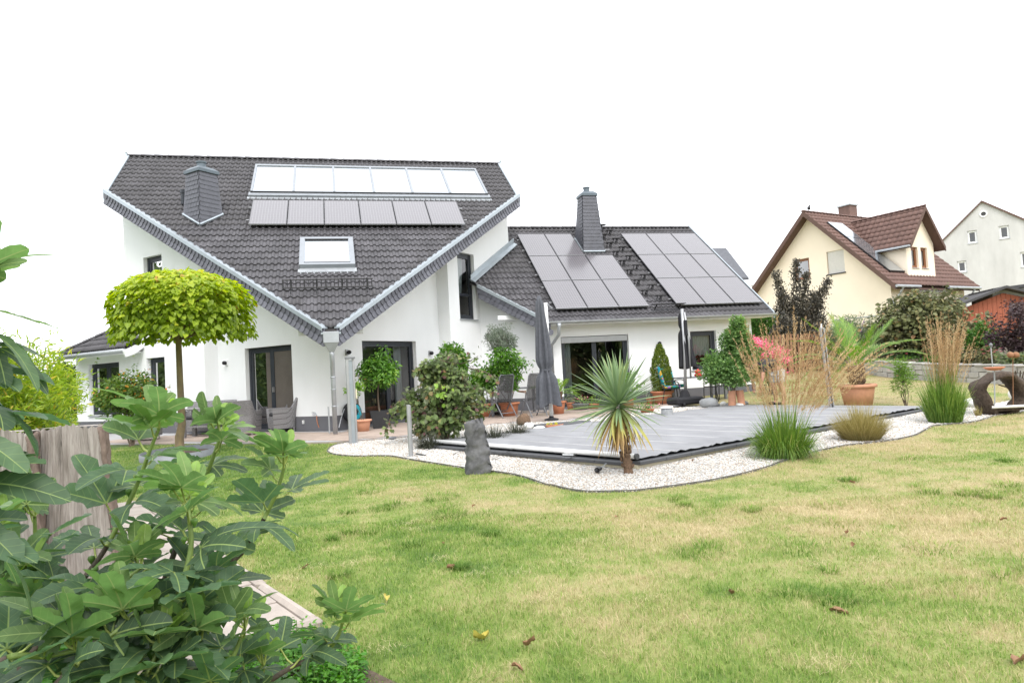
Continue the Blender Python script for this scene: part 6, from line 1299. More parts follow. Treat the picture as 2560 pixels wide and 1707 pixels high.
x = MB(); x.box((0, 0, .25), (.7, .36, .03)); x.build('shelf', 'wicker', te)
for sx in (-1, 1):
    for sy in (-1, 1): x = MB(); x.box((sx*.42, sy*.24, .34), (.09, .09, .68)); x.build('leg', 'wicker', te)
# folding chairs and dark table on the terrace
def fold_chair(label, loc, rz):
    e = empty('folding_chair', (*loc, 0), rz, label, 'chair', 'high-backed folding chairs')
    for s in (-1, 1):
        x = MB(); x.tube([(s*.25, -.32, .0), (s*.25, .02, .42), (s*.25, .12, .66)], .016, 7); x.build('leg', 'chair_grey', e)
        x = MB(); x.tube([(s*.22, .34, .0), (s*.22, .02, .40), (s*.22, -.12, .44)], .015, 7); x.build('leg', 'chair_grey', e)
        x = MB(); x.tube([(s*.27, .14, .64), (s*.27, -.26, .66)], .013, 6); x.box((s*.27, -.08, .675), (.05, .38, .025)); x.build('armrest', 'wood_arm', e)
    x = MB(); fr_ = [(-.23, .08, .42), (-.235, .17, .75), (-.225, .27, 1.06), (-.19, .285, 1.12), (.19, .285, 1.12), (.225, .27, 1.06), (.235, .17, .75), (.23, .08, .42)]; x.tube(fr_, .015, 7); x.build('back_frame', 'chair_grey', e)
    x = MB(); pr_ = [(.09, .44), (.17, .75), (.265, 1.06), (.28, 1.11)]
    for (a, z), (b2, z2) in zip(pr_[:-1], pr_[1:]): x.add([(-.22, a-.01, z), (.22, a-.01, z), (.22, b2-.01, z2), (-.22, b2-.01, z2), (-.22, a, z), (.22, a, z), (.22, b2, z2), (-.22, b2, z2)], [(0, 1, 2, 3), (5, 4, 7, 6)])
    x.build('back_sling', 'mesh_sling', e)
    x = MB(); x.box((0, -.1, .425), (.44, .42, .015)); x.build('seat_sling', 'mesh_sling', e); x = MB(); x.tube([(-.25, -.2, .16), (.25, -.2, .16)], .012, 6); x.tube([(-.22, .24, .12), (.22, .24, .12)], .012, 6); x.build('stretcher', 'chair_grey', e)
glassmat('mesh_tmp', (.5, .5, .5)); m, nd, l, b = _new('mesh_sling'); b.inputs['Base Color'].default_value = (.075, .075, .08, 1); b.inputs['Roughness'].default_value = .8; b.inputs['Alpha'].default_value = .66
f1, f2 = GZ(1258, 1043), GZ(1335, 1041)
fold_chair('high-backed folding chair just right of the reddish bush', (f1[0], f1[1]), math.pi+.35); fold_chair('high-backed folding chair beside the grey parasol', (f2[0], f2[1]), math.pi+.2)
def metal_table(label, loc, rz, L, W_, H_, mat='chair_grey', top=None):
    e = empty('garden_table', (*loc, 0), rz, label, 'table'); x = MB(); x.box((0, 0, H_-.02), (L, W_, .035)); x.build('table_top', top or mat, e, bevel=.006)
    for sx in (-1, 1):
        for sy in (-1, 1): x = MB(); x.box((sx*(L/2-.06), sy*(W_/2-.06), (H_-.04)/2), (.07, .07, H_-.04)); x.build('leg', mat, e, bevel=.004)
    return e
metal_table('dark grey garden table behind the folding chairs', (f1[0]+.55, f1[1]+.95), .15, 1.7, .85, .74)
# parasols
def fabric(e, top, bot, r_top, r_bot, mat, seed, tie=.62, offs=(0, 0)):
    top, bot = np.asarray(top, float), np.asarray(bot, float); r_ = np.random.default_rng(seed); nz_, na = 30, 56; V = []; ph = r_.random(6)*6
    for k in range(nz_+1):
        f_ = k/nz_; c = top+(bot-top)*f_; R_ = r_top+(r_bot-r_top)*f_**1.3; R_ *= 1-.42*math.exp(-((f_-tie)/.05)**2)
        if f_ < .06: R_ *= .35+.65*f_/.06
        for i in range(na): a = i/na*6.283; fold = 1+.34*math.sin(a*7+ph[0]+f_*1.6)*min(1, f_*2+.25)+.14*math.sin(a*3+ph[1]-f_*2); V.append((c[0]+math.cos(a)*R_*fold, c[1]+math.sin(a)*R_*fold, c[2]-(.05*math.sin(a*3+ph[2])*(f_ > .9))))
    ii = (np.arange(nz_)[:, None]*na+np.arange(na)[None]).ravel(); jj = (np.arange(nz_)[:, None]*na+(np.arange(na)[None]+1) % na).ravel(); cap0 = np.array([list(range(na))[::-1]])
    link('canopy', npmesh('canopy', np.array(V), [np.stack([ii, jj, jj+na, ii+na], 1), cap0], mat, smooth=True), e)
    x = MB(); c = top+(bot-top)*tie; x.lathe([((r_top+(r_bot-r_top)*tie**1.3)*.68, -.02), ((r_top+(r_bot-r_top)*tie**1.3)*.68, .02)], 20, c); x.build('tie_band', mat, e)
u1 = GZ(1379, 1050); e = empty('parasol', (u1[0], u1[1], 0), 0, 'tall closed grey cantilever parasol on a white mast by the pool', 'parasol'); d1 = float((u1-CAM)@FW)
Q = lambda px_, py_, dd=0.: PD(px_, py_, d1+dd)-np.array([u1[0], u1[1], 0])
x = MB(); x.tube([(0, 0, .03), Q(1376, 980), Q(1369, 860), Q(1364, 757)], .045, 10); x.build('mast', 'white_plastic', e, smooth=True)
x = MB(); x.tube([Q(1361, 762), Q(1368, 880), Q(1371, 930)], .022, 8); x.build('rail', 'alu', e); x = MB(); x.box(tuple(Q(1380, 965)), (.09, .1, .3)); x.build('crank_box', 'chair_grey', e, bevel=.01)
x = MB(); x.tube([Q(1364, 757), Q(1375, 768), Q(1380, 772)], .03, 8); x.build('hinge', 'chair_grey', e)
fabric(e, Q(1347, 740, -.1), Q(1371, 1012, -.15), .075, .24, 'fabric_grey', 5, .68)
x = MB(); x.lathe([(.01, .0), (.17, .0), (.17, .03), (.06, .06), (.05, .1)], 20); x.build('foot', 'fabric_black', e)
bs = GZ(1405, 1062); bb2 = empty('base_plate', (bs[0], bs[1]+.05, .0), .15, 'flat dark base plate on the gravel at the parasol foot', 'base plate'); x = MB()  # irregular dark base slab of the grey parasol, added as its own object
x.prism([(-.62, -.16), (.5, -.2), (.72, -.05), (.62, .2), (-.2, .32), (-.62, .2)], (0, 0, -.03), (1, 0, 0), (0, 1, 0), (0, 0, .07)); x.build('plate', 'coping', bb2, bevel=.02)
u2 = GZ(1714, 1014); e = empty('parasol', (u2[0], u2[1], 0), 0, 'closed black parasol on a slanting silver mast with a black box base', 'parasol'); d2 = float((u2-CAM)@FW); Q2 = lambda px_, py_, dd=0.: PD(px_, py_, d2+dd)-np.array([u2[0], u2[1], 0])
x = MB(); x.tube([Q2(1714, 990), Q2(1712, 880), Q2(1705, 772)], .042, 10); x.build('mast', 'alu', e, smooth=True); x = MB(); x.tube([Q2(1727, 945, -.05), Q2(1722, 850, -.05), Q2(1711, 780, -.05)], .026, 8); x.build('arm', 'alu', e, smooth=True); x = MB(); x.tube([Q2(1716, 838, -.08), Q2(1713, 800, -.08)], .05, 8); x.build('slider', 'fabric_black', e)
fabric(e, Q2(1700, 782, .1), Q2(1722, 918, .15), .06, .21, 'fabric_black', 6, .3)
x = MB(); x.lathe([(.16, .24), (.09, .42), (.07, .43)], 16); x.build('socket', 'fabric_black', e); x = MB(); x.box((0, 0, .14), (.86, .62, .2), .1); x.build('base', 'fabric_black', e, bevel=.05)
for s in (-1, 1): x = MB(); x.tube([(s*.26, -.34, .05), (s*.26+.06, -.34, .05)], .05, 10); x.build('castor', 'black_metal', e)
# posts, stone, hose reel
pa = GZ(884, 1104); e = empty('aluminium_post', (pa[0], pa[1], hz(pa[0], pa[1])), .15, 'tall silver aluminium profile post at the gravel tip', 'post')
x = MB(); x.box((-.06, 0, .85), (.055, .07, 1.7)); x.box((.06, .01, .84), (.04, .06, 1.68)); x.build('profile', 'alu', e, bevel=.006); x = MB(); x.box((.005, .02, .83), (.075, .03, 1.64)); x.build('insert', 'zinc', e); x = MB(); x.box((0, 0, 1.69), (.19, .09, .03)); x.build('cap', 'chair_grey', e); x = MB(); x.box((.09, -.03, .98), (.025, .03, .18)); x.build('latch', 'cream', e)
pb_ = GZ(1026, 1130); e = empty('short_post', (pb_[0], pb_[1], hz(pb_[0], pb_[1])), .2, 'short silver post standing in the gravel left of the standing stone', 'post'); x = MB(); x.box((0, 0, .42), (.05, .05, .84)); x.box((.035, 0, .42), (.012, .035, .82)); x.build('profile', 'alu', e, bevel=.004); x = MB(); x.box((0, 0, .01), (.1, .1, .02)); x.build('foot_plate', 'alu', e); x = MB(); x.tube([(.08, -.02, .05), (.16, -.06, .03), (.22, -.12, .01)], .014, 6); x.build('hook', 'black_metal', e)
pmat('basalt_rock', (.06, .06, .065), .75, col2=(.17, .17, .18), vscale=7, bump=1., bscale=16)
sb_ = GZ(1194, 1162); e = empty('standing_stone', (sb_[0], sb_[1], hz(sb_[0], sb_[1])-.02), -.15, 'upright rough dark basalt stone on the white gravel', 'stone'); r_ = np.random.default_rng(301); V = []; nz_, na = 16, 22
H_ = sc_(136, float((sb_-CAM)@FW)); Wst = sc_(62, float((sb_-CAM)@FW))
for k in range(nz_+1):
    f_ = k/nz_; w_ = Wst*(.53-.12*f_+.02*math.sin(f_*7))*(1-.25*max(0, (f_-.85)/.15)**2); sh = .02*math.sin(f_*5)
    for i in range(na):
        a = i/na*6.283; sq = 1/max(abs(math.cos(a)), abs(math.sin(a)))**.6; V.append((math.cos(a)*w_*sq*.93+sh*.6+r_.normal(0, .017)+.012*math.sin(f_*19+a*3), math.sin(a)*w_*.62*sq+r_.normal(0, .017), f_*H_*(1 if k < nz_ else 1-.03*math.cos(a-2.6))+(r_.normal(0, .006) if k else 0)))
V.append((.02, 0, H_*.99)); ii = (np.arange(nz_)[:, None]*na+np.arange(na)[None]).ravel(); jj = (np.arange(nz_)[:, None]*na+(np.arange(na)[None]+1) % na).ravel(); t_ = np.arange(na)
link('stone', npmesh('stone', np.array(V), [np.stack([ii, jj, jj+na, ii+na], 1), np.stack([nz_*na+t_, nz_*na+(t_+1) % na, np.full(na, (nz_+1)*na)], 1)], 'basalt_rock'), e)
hr = WR1.p(.45, .25, 0); e = empty('hose_reel', (hr[0], hr[1], .72), -math.pi/4+math.pi/2+.3, 'black wall hose reel with turquoise disc beside the silver post', 'hose reel')
d_ = float((np.array([*hr[:2], .7])-CAM)@FW); e.location = tuple(PD(880, 1030, d_)); e.rotation_euler = (0, 0, -.25)
x = MB(); x.lathe([(.01, -.12), (.2, -.12), (.24, -.09), (.24, .09), (.2, .12), (.01, .12)], 28); 
for i, v in enumerate(x.v): x.v[i] = (v[2]*1.0, v[0]*.9, v[1])
x.build('housing', 'fabric_black', e, smooth=False, bevel=0); x = MB(); x.lathe([(.09, .0), (.19, .0), (.19, .03), (.09, .035)], 28)
for i, v in enumerate(x.v): x.v[i] = (.1+v[2]*.9+.02, v[0], v[1])
dsk = x.build('disc', 'turquoise', e); e.rotation_euler = (0, 0, -1.05)
x = MB(); x.box((-.16, 0, -.02), (.12, .2, .34)); x.build('bracket', 'fabric_black', e, bevel=.01); x = MB(); x.tube([(.05, -.24, .1), (.2, -.42, -.1), (.3, -.55, -.32)], [.012, .01, .014], 6); x.build('lance', 'alu', e)
tp_ = WL1.p(.72, .03, .42); e = empty('garden_tap', tuple(tp_), math.pi/4, 'silver wall tap with orange hose beside the downpipe', 'tap'); x = MB(); x.tube([(0, .03, 0), (0, -.09, 0), (0, -.12, -.05)], .014, 8); x.tube([(-.05, -.05, .03), (.05, -.05, .03)], .01, 6); x.lathe([(.035, 0), (.035, .015)], 12, (0, 0, .03)); x.build('body', 'chrome', e); x = MB(); x.tube(spl([np.array(p) for p in ((0, -.12, -.05), (.0, -.13, -.2), (.05, -.16, -.36), (.2, -.25, -.4), (.6, -.2, -.405), (1.0, -.1, -.405))], 5), .011, 7); x.build('hose', 'orange_hose', e, smooth=True)
so_ = WL1.p(1.12, .0, .22); e = empty('wall_socket', tuple(so_), math.pi/4, 'small white outdoor socket on the grey plinth', 'socket'); x = MB(); x.box((0, -.022, 0), (.09, .04, .09)); x.build('cover', 'white_plastic', e, bevel=.008)
for i, (wf, s_, z_, lab) in enumerate(((WL1, None, None, 'small dark wall lamp left of the wicker-side terrace door'), (WR1, None, None, 'small dark wall lamp beside the V-roof downpipe'), (WR1, None, None, 'small dark wall lamp right of the citrus-side terrace door'), (AW, None, None, 'small wall lamp above the cone thuja'))):
    px_, py_ = ((568, 907), (866, 881), (1073, 883), (1646, 858))[i]; rr = ray(px_, py_); nn = wf.n; t_ = ((wf.O-CAM)@nn)/(rr@nn); p = CAM+rr*t_; ang = math.atan2(nn[1], nn[0])+math.pi/2
    e = empty('wall_lamp', tuple(p), ang, lab, 'lamp', 'outdoor wall lamps'); x = MB(); x.box((0, -.015, 0), (.09, .03, .16)); x.build('plate', 'white_paint' if i in (0, 3) else 'alu', e, bevel=.006); x = MB(); x.sphere((0, -.09, 0), .055, 12, 8, (1, 1.2, 1)); x.build('head', 'fabric_black', e, smooth=True)
x = MB(); p = GZ(824, 1083); e = empty('stake', (p[0], p[1], 0), 0, 'thin grey metal stake left of the downpipe foot', 'stake'); x.tube([(0, 0, 0), (0, 0, .62)], .018, 8); x.build('rod', 'zinc_matt', e)
# small potted things along the annexe door
def small_pot(name, label, px_, py_, r0, r1, h, mat, plantmat, n, L, hh, seed, flower=None, d=None, sy=1.):
    b_ = GZ(px_, py_); e = empty(name, (b_[0], b_[1], .002), 0, label, 'flower pot'); pot(e, r0, r1, h, mat, .012); r_ = np.random.default_rng(seed)
    P = r_.normal(0, 1, (n, 3))*[r1*.7, r1*.7, hh*.3]+[0, 0, h+hh*.45]; leaf_obj('foliage', [leaf_arrays(P, r_.normal(0, .6, (n, 3))+[0, 0, .5], r_.normal(0, .4, (n, 3))+[0, 0, 1], r_.uniform(.6, 1.2, n)*L, .5, T_OVAL, r_.random(n))], plantmat, e)
    if flower: m_ = n//3; P = r_.normal(0, 1, (m_, 3))*[r1*.7, r1*.7, .03]+[0, 0, h+hh*.75]; leaf_obj('flowers', [leaf_arrays(P, r_.normal(size=(m_, 3)), r_.normal(0, .4, (m_, 3))+[0, 0, 1], np.full(m_, .04), .9, T_OVAL, r_.random(m_))], flower, e)
small_pot('flower_pot', 'small terracotta pot right of the small palm', 1426, 1023, .08, .11, .2, 'terracotta', 'leaf_olive', 60, .12, .3, 311)
small_pot('planter_bowl', 'grey planter bowl with red flowers by the annexe door', 1452, 1024, .17, .24, .17, 'pot_grey', 'leaf_hazel', 80, .07, .2, 312, 'flower_pink')
small_pot('flower_pot', 'wide terracotta bowl right of the grey planter', 1484, 1021, .13, .17, .14, 'terracotta', 'leaf_fresh', 60, .09, .2, 313)
small_pot('flower_pot', 'terracotta pot with yellow-green shrub behind the yucca leaves', 1570, 1018, .15, .2, .3, 'terracotta', 'leaf_fresh', 420, .12, .62, 314)
small_pot('flower_pot', 'small terracotta pot left of the cone thuja', 1626, 1010, .09, .12, .18, 'terracotta', 'leaf_olive', 50, .08, .15, 315)
small_pot('flower_pot', 'low bowl of pink flowers at the terrace edge', 1618, 1030, .14, .18, .08, 'terracotta', 'leaf_herb', 120, .06, .12, 316, 'flower_pink')
def rock(label, px_, py_, sx, sy, sz, mat, seed, zoff=0.):
    b_ = G(px_, py_); r_ = np.random.default_rng(seed); x = MB(); x.sphere((0, 0, sz*.45), 1., 14, 9, (sx, sy, sz*.55)); ph = r_.random(6)*6
    for i, v in enumerate(x.v): a = 1+.10*math.sin(v[0]/sx*3+ph[0])+.08*math.sin(v[1]/sy*4+ph[1])+.07*math.sin(v[2]/sz*5+ph[2]); x.v[i] = (v[0]*a, v[1]*a, v[2]*a)
    e = empty('rock', (b_[0], b_[1], max(b_[2], hz(b_[0], b_[1]))+zoff), r_.random()*3, label, 'rock'); x.build('stone', mat, e, smooth=True)
rock('rounded grey boulder between the parasol base and the pool cover', 1773, 1020, .25, .2, .27, 'stone_grey', 321)
rock('brown boulder beside the folding chairs at the gravel edge', 1310, 1063, .2, .17, .24, 'fibre', 322)
rock('white angular stone left of the parasol base plate', 1322, 1073, .12, .09, .15, 'stone_white', 323); rock('small white stone pile by the parasol plate', 1347, 1074, .16, .08, .07, 'stone_white', 324)
rock('white boulder at the foot of the upright reed grass', 2425, 1018, .22, .15, .17, 'stone_white', 325); rock('white stone left of the hollow log', 2460, 1019, .2, .12, .1, 'stone_white', 326); rock('white stone under the hollow log', 2490, 1019, .2, .12, .08, 'stone_white', 327); rock('flat dark slate stone in the gravel near the aluminium post', 981, 1098, .16, .09, .05, 'basalt', 328)
rock('white stone block at the far right picture edge', 2556, 1000, .3, .2, .38, 'stone_white', 329)
for i, (px_, py_) in enumerate(((1790, 1018), (1808, 1014), (1822, 1017), (1850, 1017), (1862, 1012))): rock(('pale stone right of the round grey boulder', 'pale stone left of the beech trunk', 'grey cobble before the beech trunk', 'grey cobble right of the beech trunk', 'pale cobble near the pool far corner')[i], px_, py_, .1, .09, .1, ('stone_grey', 'stone_white')[i % 2], 330+i)
b_ = GZ(1668, 1038); e = empty('stone_block', (b_[0], b_[1], hz(b_[0], b_[1])), .3, 'grey stone drum on the gravel behind the pool cover', 'stone'); x = MB(); x.lathe([(.01, 0), (.14, 0), (.13, .18), (.11, .2), (.01, .2)], 14); x.build('drum', 'stone_grey', e); x = MB(); x.lathe([(.1, .2), (.15, .21), (.14, .24), (.01, .24)], 14); x.build('lid', 'stone_white', e)
b_ = G(1385, 1070); e = empty('terracotta_dish', (b_[0], b_[1], b_[2]+.01), .1, 'shallow orange dish with yellow blossoms by the pool cover', 'dish'); x = MB(); x.lathe([(.01, 0), (.15, 0), (.19, .07), (.175, .07), (.15, .03), (.01, .03)], 24, sx=1.15, sy=.7); x.build('dish', 'terracotta', e, smooth=True); r_ = np.random.default_rng(340); n = 60; P = r_.normal(0, 1, (n, 3))*[.07, .04, .012]+[0, 0, .075]; leaf_obj('blossoms', [leaf_arrays(P, r_.normal(size=(n, 3)), r_.normal(size=(n, 3)), np.full(n, .035), .8, T_OVAL, r_.uniform(.8, 1, n))], 'leaf_catalpa', e)
# dining group by the annexe window
dt = GZ(1762, 1004); metal_table('grey dining table under the annexe window', (dt[0], dt[1]+.3), .05, 1.45, .85, .75)
e = empty('lantern', (dt[0]-.1, dt[1]+.1, .752), 0, 'small red lantern on the dining table', 'lantern'); x = MB(); x.lathe([(.01, 0), (.1, 0), (.12, .05), (.07, .09), (.1, .13), (.08, .18), (.03, .2), (.01, .22)], 16); x.build('body', 'red_paint', e, smooth=True)
def cushion_mat():
    m, nd, l, b = _new('floral'); b.inputs['Roughness'].default_value = .9; v = nd.new('ShaderNodeTexVoronoi'); v.inputs['Scale'].default_value = 13; tc = nd.new('ShaderNodeTexCoord'); l.new(tc.outputs['Object'], v.inputs['Vector'])
    sp = nd.new('ShaderNodeSeparateColor'); l.new(v.outputs['Color'], sp.inputs[0]); rp = _ramp(nd, [(0, (.01, .22, .28)), (.25, (.03, .35, .36)), (.42, (.55, .33, .03)), (.58, (.04, .16, .05)), (.72, (.35, .12, .40)), (.85, (.60, .45, .05)), (.93, (.02, .28, .40))], 'CONSTANT'); l.new(sp.outputs[0], rp.inputs[0]); l.new(rp.outputs[0], b.inputs['Base Color'])
cushion_mat()
def arm_chair(label, loc, rz, cushion):
    e = empty('garden_chair', (*loc, 0), rz, label, 'chair', 'metal chairs round the dining table')
    for s in (-1, 1):
        x = MB(); x.tube(spl([np.array(p) for p in ((s*.26, -.24, 0), (s*.26, -.22, .45), (s*.26, -.16, .64), (s*.26, .1, .66), (s*.25, .26, .62))], 4), .014, 7); x.build('leg', 'black_metal', e, smooth=True)
        x = MB(); x.tube([(s*.25, .3, 0), (s*.24, .2, .45), (s*.23, .3, .92)], .014, 7); x.build('leg', 'black_metal', e)
    x = MB(); x.box((0, 0, .44), (.5, .48, .02)); x.build('seat', 'black_metal', e, bevel=.005); x = MB(); x.tube([(-.23, .3, .92), (-.15, .31, .95), (.15, .31, .95), (.23, .3, .92)], .014, 7)
    for k in range(5): x.tube([(-.16+.08*k, .2, .45), (-.16+.08*k, .305, .94)], .006, 5)
    x.build('back', 'black_metal', e)
    if cushion:
        x = MB(); x.box((0, -.02, .49), (.5, .5, .08)); x.build('seat_cushion', 'floral', e, bevel=.03); x = MB(); x.obox((-.25, .15, .52), (.5, 0, 0), (0, .09, -.01), (0, .15, .58)); x.build('back_cushion', 'floral', e, bevel=.03)
arm_chair('garden chair with bright floral cushion right of the cone thuja', (dt[0]-1.0, dt[1]+.15), 1.25, True); arm_chair('second floral-cushioned chair at the far side of the dining table', (dt[0]-.45, dt[1]+1.0), .3, True)
arm_chair('black metal armchair at the near side of the dining table', (dt[0]+.25, dt[1]-.25), math.pi+.3, False); arm_chair('black metal armchair at the right end of the dining table', (dt[0]+.75, dt[1]+.1), -1.9, False)
# terracotta collar round the beech trunk
for s, lab in ((-1, 'tall terracotta half-tile left of the beech trunk'), (1, 'tall terracotta half-tile right of the beech trunk')):
    e = empty('terracotta_tile', (mbs[0]+s*.14, mbs[1]-.1, mbs[2]), 0, lab, 'tile'); x = MB(); x.prism([(math.cos(a)*.1, math.sin(a)*.1) for a in np.linspace(math.pi, 2*math.pi, 9)]+[(math.cos(a)*.085, math.sin(a)*.085) for a in np.linspace(2*math.pi, math.pi, 9)], (0, 0, 0), (1, 0, 0), (0, 1, 0), (s*-.03, 0, .42)); x.build('half_pipe', 'terracotta_pale', e, smooth=False)
# slim solar shower / light column
lb = GZ(2076, 1000, .0); d_ = 15.2; b_ = PD(2078, 992, d_); e = empty('garden_column', (b_[0], b_[1], hz(b_[0], b_[1])), 0, 'slim silver and glass garden column behind the reed grass plumes', 'column'); o_ = np.array(e.location); a_, t_ = o_*0, PD(2054, 822, d_)-o_
x = MB(); dx_ = t_; x.obox((-.05, -.03, .0), dx_, (.025, 0, 0), (0, .06, 0)); x.obox((.025, -.03, .0), dx_, (.025, 0, 0), (0, .06, 0)); x.obox(np.array([-.05, -.03, 0])+dx_, (0, 0, .03), (.10, 0, 0), (0, .06, 0)); x.build('frame', 'alu', e); x = MB(); x.obox((-.025, -.01, .0), dx_, (.05, 0, 0), (0, .015, 0)); x.build('glass', 'clear_glass', e); x = MB(); x.obox((-.02, .01, .0), dx_*.7, (.04, 0, 0), (0, .02, 0)); x.build('core', 'zinc', e); x = MB(); x.tube([t_, PD(2052, 809, d_)-o_], .02, 8); x.build('tip', 'white_plastic', e)
# hollow log, dish, stakes at the right edge
hb_ = PD(2500, 1020, 12.8); hb_[2] = hz(hb_[0], hb_[1]); hl = empty('hollow_log', hb_, -.2, scale=.86, label='weathered hollow tree trunk ring standing at the right edge', cat='log'); V = []; nt, ns = 34, 10; r_ = np.random.default_rng(350)
for i in range(nt):
    a = i/nt*6.283; R_ = np.array([math.cos(a)*.46*(1+.08*math.sin(3*a+1)), 0, .42+math.sin(a)*.42*(1+.06*math.sin(2*a))]); th = .085+.035*math.sin(2*a+.7)+.025*math.sin(5*a)
    for j in range(ns): b2 = j/ns*6.283; V.append((R_[0]+math.cos(a)*math.cos(b2)*th+r_.normal(0, .014), math.sin(b2)*.26+.06*math.sin(3*a)+r_.normal(0, .016), R_[2]+math.sin(a)*math.cos(b2)*th+r_.normal(0, .014)))
f = [(i*ns+j, ((i+1) % nt)*ns+j, ((i+1) % nt)*ns+(j+1) % ns, i*ns+(j+1) % ns) for i in range(nt) for j in range(ns)]; pmat('old_wood', (.03, .02, .014), .95, col2=(.10, .072, .052), vscale=22, bump=1., bscale=38); o = link('ring', npmesh('ring', np.array(V), [np.array(f)], 'old_wood', smooth=True), hl)
x = MB(); x.tube([(-.42, -.3, .18), (.38, -.33, .17)], .03, 10); x.build('birch_pole', 'stone_white', hl); x = MB(); x.obox((-.35, -.25, .08), (.7, 0, 0), (0, .4, 0), (0, 0, .06)); x.build('trough', 'old_wood', hl)
x = MB(); p_ = np.array([.75, .35, .45])
for k in range(26): a = k/26*3.3-.4; x.tube([p_+np.array([math.cos(a)*.05, 0, math.sin(a)*.05]), p_+np.array([math.cos(a)*.5, r_.normal(0, .05), math.sin(a)*.45])], [.022, .012], 5)
x.build('root_fan', 'old_wood', hl)
e = empty('bird_dish', PD(2487, 1012, 12.4), 0, 'shallow terracotta dish on a thin stake above the hollow log', 'dish'); o_ = np.array(e.location); x = MB(); x.tube([(0, 0, 0), PD(2486, 925, 12.4)-o_], .012, 6); x.build('stake', 'zinc_matt', e); x = MB(); x.lathe([(.01, -.01), (.1, 0), (.17, .045), (.165, .055), (.1, .02), (.01, .01)], 22, PD(2486, 925, 12.4)-o_); x.build('dish', 'terracotta', e, smooth=True)
e = empty('lamp_stake', PD(2482, 925, 17.), 0, 'thin grey garden lamp stake in the flower bed', 'lamp'); o_ = np.array(e.location); o_[2] = hz(o_[0], o_[1])+.3; e.location = tuple(o_); x = MB(); x.tube([(0, 0, 0), PD(2477, 865, 17)-o_], .013, 7); x.build('pole', 'zinc_matt', e); x = MB(); x.lathe([(.025, -.06), (.045, 0), (.012, .05)], 12, PD(2477, 862, 17)-o_); x.build('head', 'chair_grey', e)
e = empty('rust_flower', PD(2533, 1012, 12.2), 0, 'rusty ball ornaments on a thin rod at the right edge', 'ornament'); o_ = np.array(e.location); x = MB(); x.tube([(0, 0, 0), PD(2532, 892, 12.2)-o_], .006, 5); x.build('rod', 'rust', e)
for px_ in (2526, 2540): x = MB(); x.sphere(PD(px_, 887, 12.2)-o_, .055, 12, 8); x.build('ball', 'rust', e, smooth=True)
# fallen lamp by the yucca
b_ = G(1500, 1182); e = empty('fallen_light', (b_[0], b_[1], b_[2]+.02), .5, 'small dark solar light lying on the gravel by the yucca', 'light'); x = MB(); x.tube([(0, 0, .03), (.3, .14, .05)], .006, 6); x.build('stem', 'zinc_matt', e); x = MB(); x.tube([(-.09, -.03, .03), (.02, .01, .035)], [.035, .028], 10); x.build('head', 'black_metal', e); x = MB(); x.tube([(-.14, -.05, .02), (-.09, -.03, .03)], [.006, .02], 6); x.build('spike', 'black_metal', e)
# fallen leaves on lawn and gravel
r_ = np.random.default_rng(360); FL = [(1188, 1263, .04, 'small curled brown leaf on the lawn nearest the standing stone'), (1116, 1421, .06, 'dark rust leaf on the green lawn, centre left'), (1105, 1358, .05, 'crumpled tan leaf just above a rust leaf, centre left lawn'), (1222, 1587, .09, 'long yellow leaf lying on the near lawn'), (1308, 1610, .07, 'curled brown leaf right of the long yellow leaf'), (1308, 1672, .06, 'brown leaf at the bottom edge, centre of the lawn'), (1537, 1292, .045, 'dark curled leaf on the lawn below the yucca'), (2134, 1210, .06, 'upright orange leaf on the lawn below the sedge tuft'), (2113, 1335, .06, 'rust leaf in a dark tuft, right half of the lawn'), (2129, 1357, .05, 'small brown leaf just below a rust leaf, right lawn'), (1825, 1475, .07, 'tan leaf beside dry thatch, mid right lawn'), (2121, 1526, .095, 'large crumpled brown leaf with stalk on the near right lawn'), (2538, 1656, .11, 'large brown leaf in the lower right corner'), (966, 1493, .075, 'orange-yellow leaf right of the low fig shoot'), (772, 1414, .06, 'pale tan leaf on the lawn by the path kerb'), (1760, 1135, .05, 'brown leaf on the gravel left of the reed grass'), (1730, 1152, .04, 'small brown leaf on the gravel before the pool corner'), (1520, 1197, .04, 'rust leaf on the gravel left of the yucca foot'), (2500, 1300, .05, 'rust leaf at the far right of the lawn')]
for i, (px_, py_, s_, lab) in enumerate(FL):
    b_ = G(px_, py_, .018); s_ *= .78; k = 9; V = []; cu = r_.uniform(.4, 1.3); tw = r_.normal(0, .8)
    for a in range(k):
        f_ = a/(k-1); w_ = .34*math.sin(math.pi*min(1, f_*.94+.05))**.9*(1+.18*math.sin(f_*23+i)+r_.normal(0, .08))
        for c in (-1, -.5, 0, .5, 1): V.append((c*w_*s_+.1*s_*math.sin(f_*3+i), f_*s_*1.3, s_*(cu*c*c*.35+tw*c*f_*.2+.18*math.sin(f_*4+i)+r_.normal(0, .045))))
    ii = (np.arange(k-1)[:, None]*5+np.arange(4)[None]).ravel(); V = np.array(V); st = np.array([(.0, 0, .02*s_), (.02*s_, 0, .02*s_), (.03*s_, -.5*s_, .12*s_)])
    me = npmesh('fallen_leaf', np.vstack([V, st]), [np.stack([ii, ii+1, ii+6, ii+5], 1), np.array([[len(V), len(V)+1, len(V)+2]])], 'leaf_yellow' if i in (3, 13) else 'leaf_dry', smooth=True)
    tag(link('fallen_leaf', me, loc=b_, rot=(r_.normal(0, .25), r_.normal(0, .25), r_.random()*6.28)), lab, 'leaf', 'fallen leaves')
